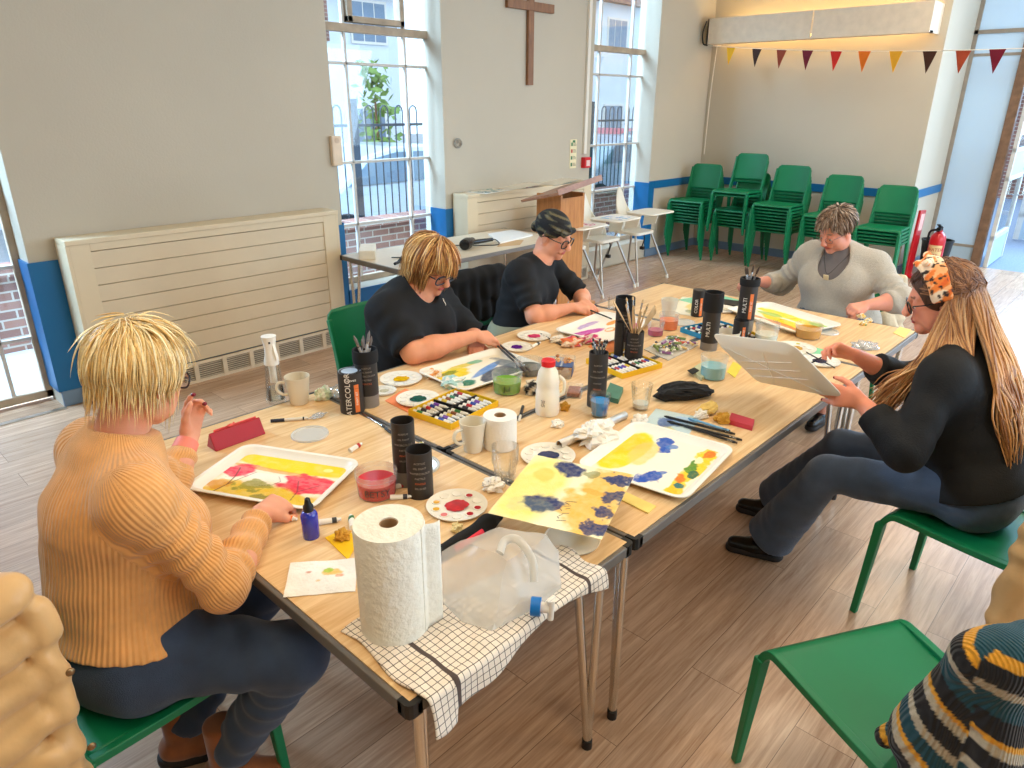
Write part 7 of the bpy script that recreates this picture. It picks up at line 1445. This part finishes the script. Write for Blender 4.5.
SEQ = [(0, BK), (.05, CRM), (.072, TEAL), (.125, MUS), (.145, BK), (.185, CRM), (.203, TEAL), (.25, BK), (.295, MUS), (.308, CRM), (.33, BK), (.375, CRM), (.397, TEAL), (.44, MUS), (.455, CRM), (.48, BK), (.53, TEAL), (.58, MUS), (.60, BK)]
def stripes(P):
    q = P-f(-.335, 0, .88); lx = q@ax; yy = q@ly; zz = -q[:, 2]; s = np.where(lx > -.01, .09+zz*1.0+lx*.6, .11+zz)+.30*np.maximum(0, yy-.02)+.008*np.sin(yy*22+zz*9); s = np.clip(s, 0, 5) % .62
    C = np.zeros((len(P), 3))
    for a, col in SEQ: C[s >= a] = col
    return C
JM = mat('striped_knit', 0, .95, attr=True, var=.12, scale=120, sheen=.1)
t = thing('striped_jumper', 'knitted jumper striped in teal, black, mustard and cream over the nearest chair', 'jumper', tuple(f(-.33, 0, .86))); jo = mesh_obj('knit', Pm, Qm, JM, t, stripes, smooth=1); rib_attr(jo, JM, [(f(-.335, -.3, .86), f(-.335, .3, .86), .05, (0, 0, 1))], .0062, .0)
N = JM.node_tree.nodes; 
for n_ in N:
    if n_.type == 'ATTRIBUTE': n_.attribute_name = 'knitu'
    if n_.type == 'BUMP': n_.inputs['Strength'].default_value = .55
me = jo.data; Pv = np.zeros(len(me.vertices)*3, np.float32); me.vertices.foreach_get('co', Pv); Pv = Pv.reshape(-1, 3); a_ = me.attributes.new('knitu', 'FLOAT', 'POINT'); a_.data.foreach_set('value', ((Pv-f(0, 0, 0))@ly+.12*Pv[:, 2]).astype(np.float32))
# beige puffer coat on the near left chair
c = chair('camel jumper'); f2 = lambda x, y, z: chair_pt(c, x, y, z); F = Field(); NYL = mat('beige_nylon', (214, 170, 112), .42, var=.05, scale=10, sheen=.2, bump=.12, bscale=40)
for k in range(8):
    z = .93-.092*k; w = .225+.006*k; F.cap(f2(-.25-.006*k, -w+.01, z), f2(-.38, -w+.03, z-.03), .047, .052, k=.012); F.cap(f2(-.38, -w+.03, z-.03), f2(-.40, w-.04, z), .052, .050, k=.012)
F.cap(f2(-.28, -.18, .94), f2(-.36, .16, .94), .045, k=.02); F.cap(f2(-.37, -.20, .95), f2(-.45, .12, .94), .055, k=.012); F.cap(f2(-.44, -.20, .87), f2(-.49, .14, .85), .062, k=.012)
for k in range(8): F.cap(f2(-.222-.004*k, -.235-.002*k, .89-.092*k), f2(-.22-.004*k, -.238-.002*k, .83-.092*k), .030, .034, k=.006)
Pm, Qm = F.mesh(.006, wfold(.006, 26, 31, .4)); t = thing('puffer_coat', 'beige quilted puffer coat hanging over the chair of the woman in camel', 'coat', tuple(f2(-.36, 0, .86))); mesh_obj('quilting', Pm, Qm, NYL, t, smooth=1)
for k in range(3): MB().ball(tuple(f2(-.20, -.268, .74-.2*k)), .009, 12, 8, (1, .5, 1)).build('snap_button', mat('brass_snap', (150, 120, 84), .3, metal=.8), t, world=True, smooth=True)
# tan coat on the long-haired woman's chair
c = chair('floral headband'); f3 = lambda x, y, z: chair_pt(c, x, y, z); F = Field(); TAN = mat('tan_cotton', (190, 148, 96), .8, var=.06, scale=12, bump=.15)
for k in range(5): y = -.2+.1*k; F.cap(f3(-.33, y, .84), f3(-.375, y*1.1, .38), .036, .05, k=.05, fold=(.006, .13, k)); F.cap(f3(-.31, y, .85), f3(-.30, y, .66), .036, .03, k=.05)
F.cap(f3(-.33, -.2, .86), f3(-.33, .2, .86), .040, k=.04); F.cap(f3(-.33, .21, .80), f3(-.30, .34, .42), .048, .06, k=.05, fold=(.006, .07, 0)); F.cap((1.655, -.76, .80), (1.585, -.76, .30), .036, .045, k=.05, fold=(.006, .1, 0)); F.cap((1.72, -.80, .83), (1.64, -.79, .32), .06, .07, k=.05)
Pm, Qm = F.mesh(.006, wfold(.005, 20, 23, 1.4)); tag(mesh_obj('tan_coat', Pm, Qm, TAN), 'tan cotton coat hanging over the chair of the long-haired woman', 'coat')
# black jacket on P3's chair, cream cardigan on P4's
c = chair('under the woman in the headscarf'); f4 = lambda x, y, z: chair_pt(c, x, y, z); F = Field()
for k in range(6): y = -.21+.084*k; F.cap(f4(-.315, y, .84), f4(-.36, y*1.15, .40), .036, .05, k=.05, fold=(.006, .12, k)); F.cap(f4(-.30, y, .85), f4(-.27, y, .62), .034, .03, k=.05)
F.cap(f4(-.32, -.2, .855), f4(-.32, .2, .855), .045, k=.04); F.cap(f4(-.31, -.24, .80), f4(-.33, -.27, .46), .045, .05, k=.03)
Pm, Qm = F.mesh(.007, wfold(.005, 20, 23, 2.4)); tag(mesh_obj('black_jacket', Pm, Qm, BLK), 'black jacket hanging over the chair of the woman in the headscarf', 'jacket')
c = chair('under the grey-haired woman'); f5 = lambda x, y, z: chair_pt(c, x, y, z); F = Field()
for k in range(5): y = -.0+.06*k; F.cap(f5(-.32, y, .80), f5(-.36, y*1.1, .36), .03, .045, k=.05, fold=(.006, .10, k))
F.cap(f5(-.24, .215, .56), f5(-.20, .27, .50), .05, .045, k=.04)
Pm, Qm = F.mesh(.008, wfold(.004, 30, 33, 2.4)); tag(mesh_obj('cream_cardigan', Pm, Qm, mat('cream_wool', (206, 190, 162), .9, bump=.4)), 'cream knitted cardigan on the chair of the grey-haired woman', 'cardigan')
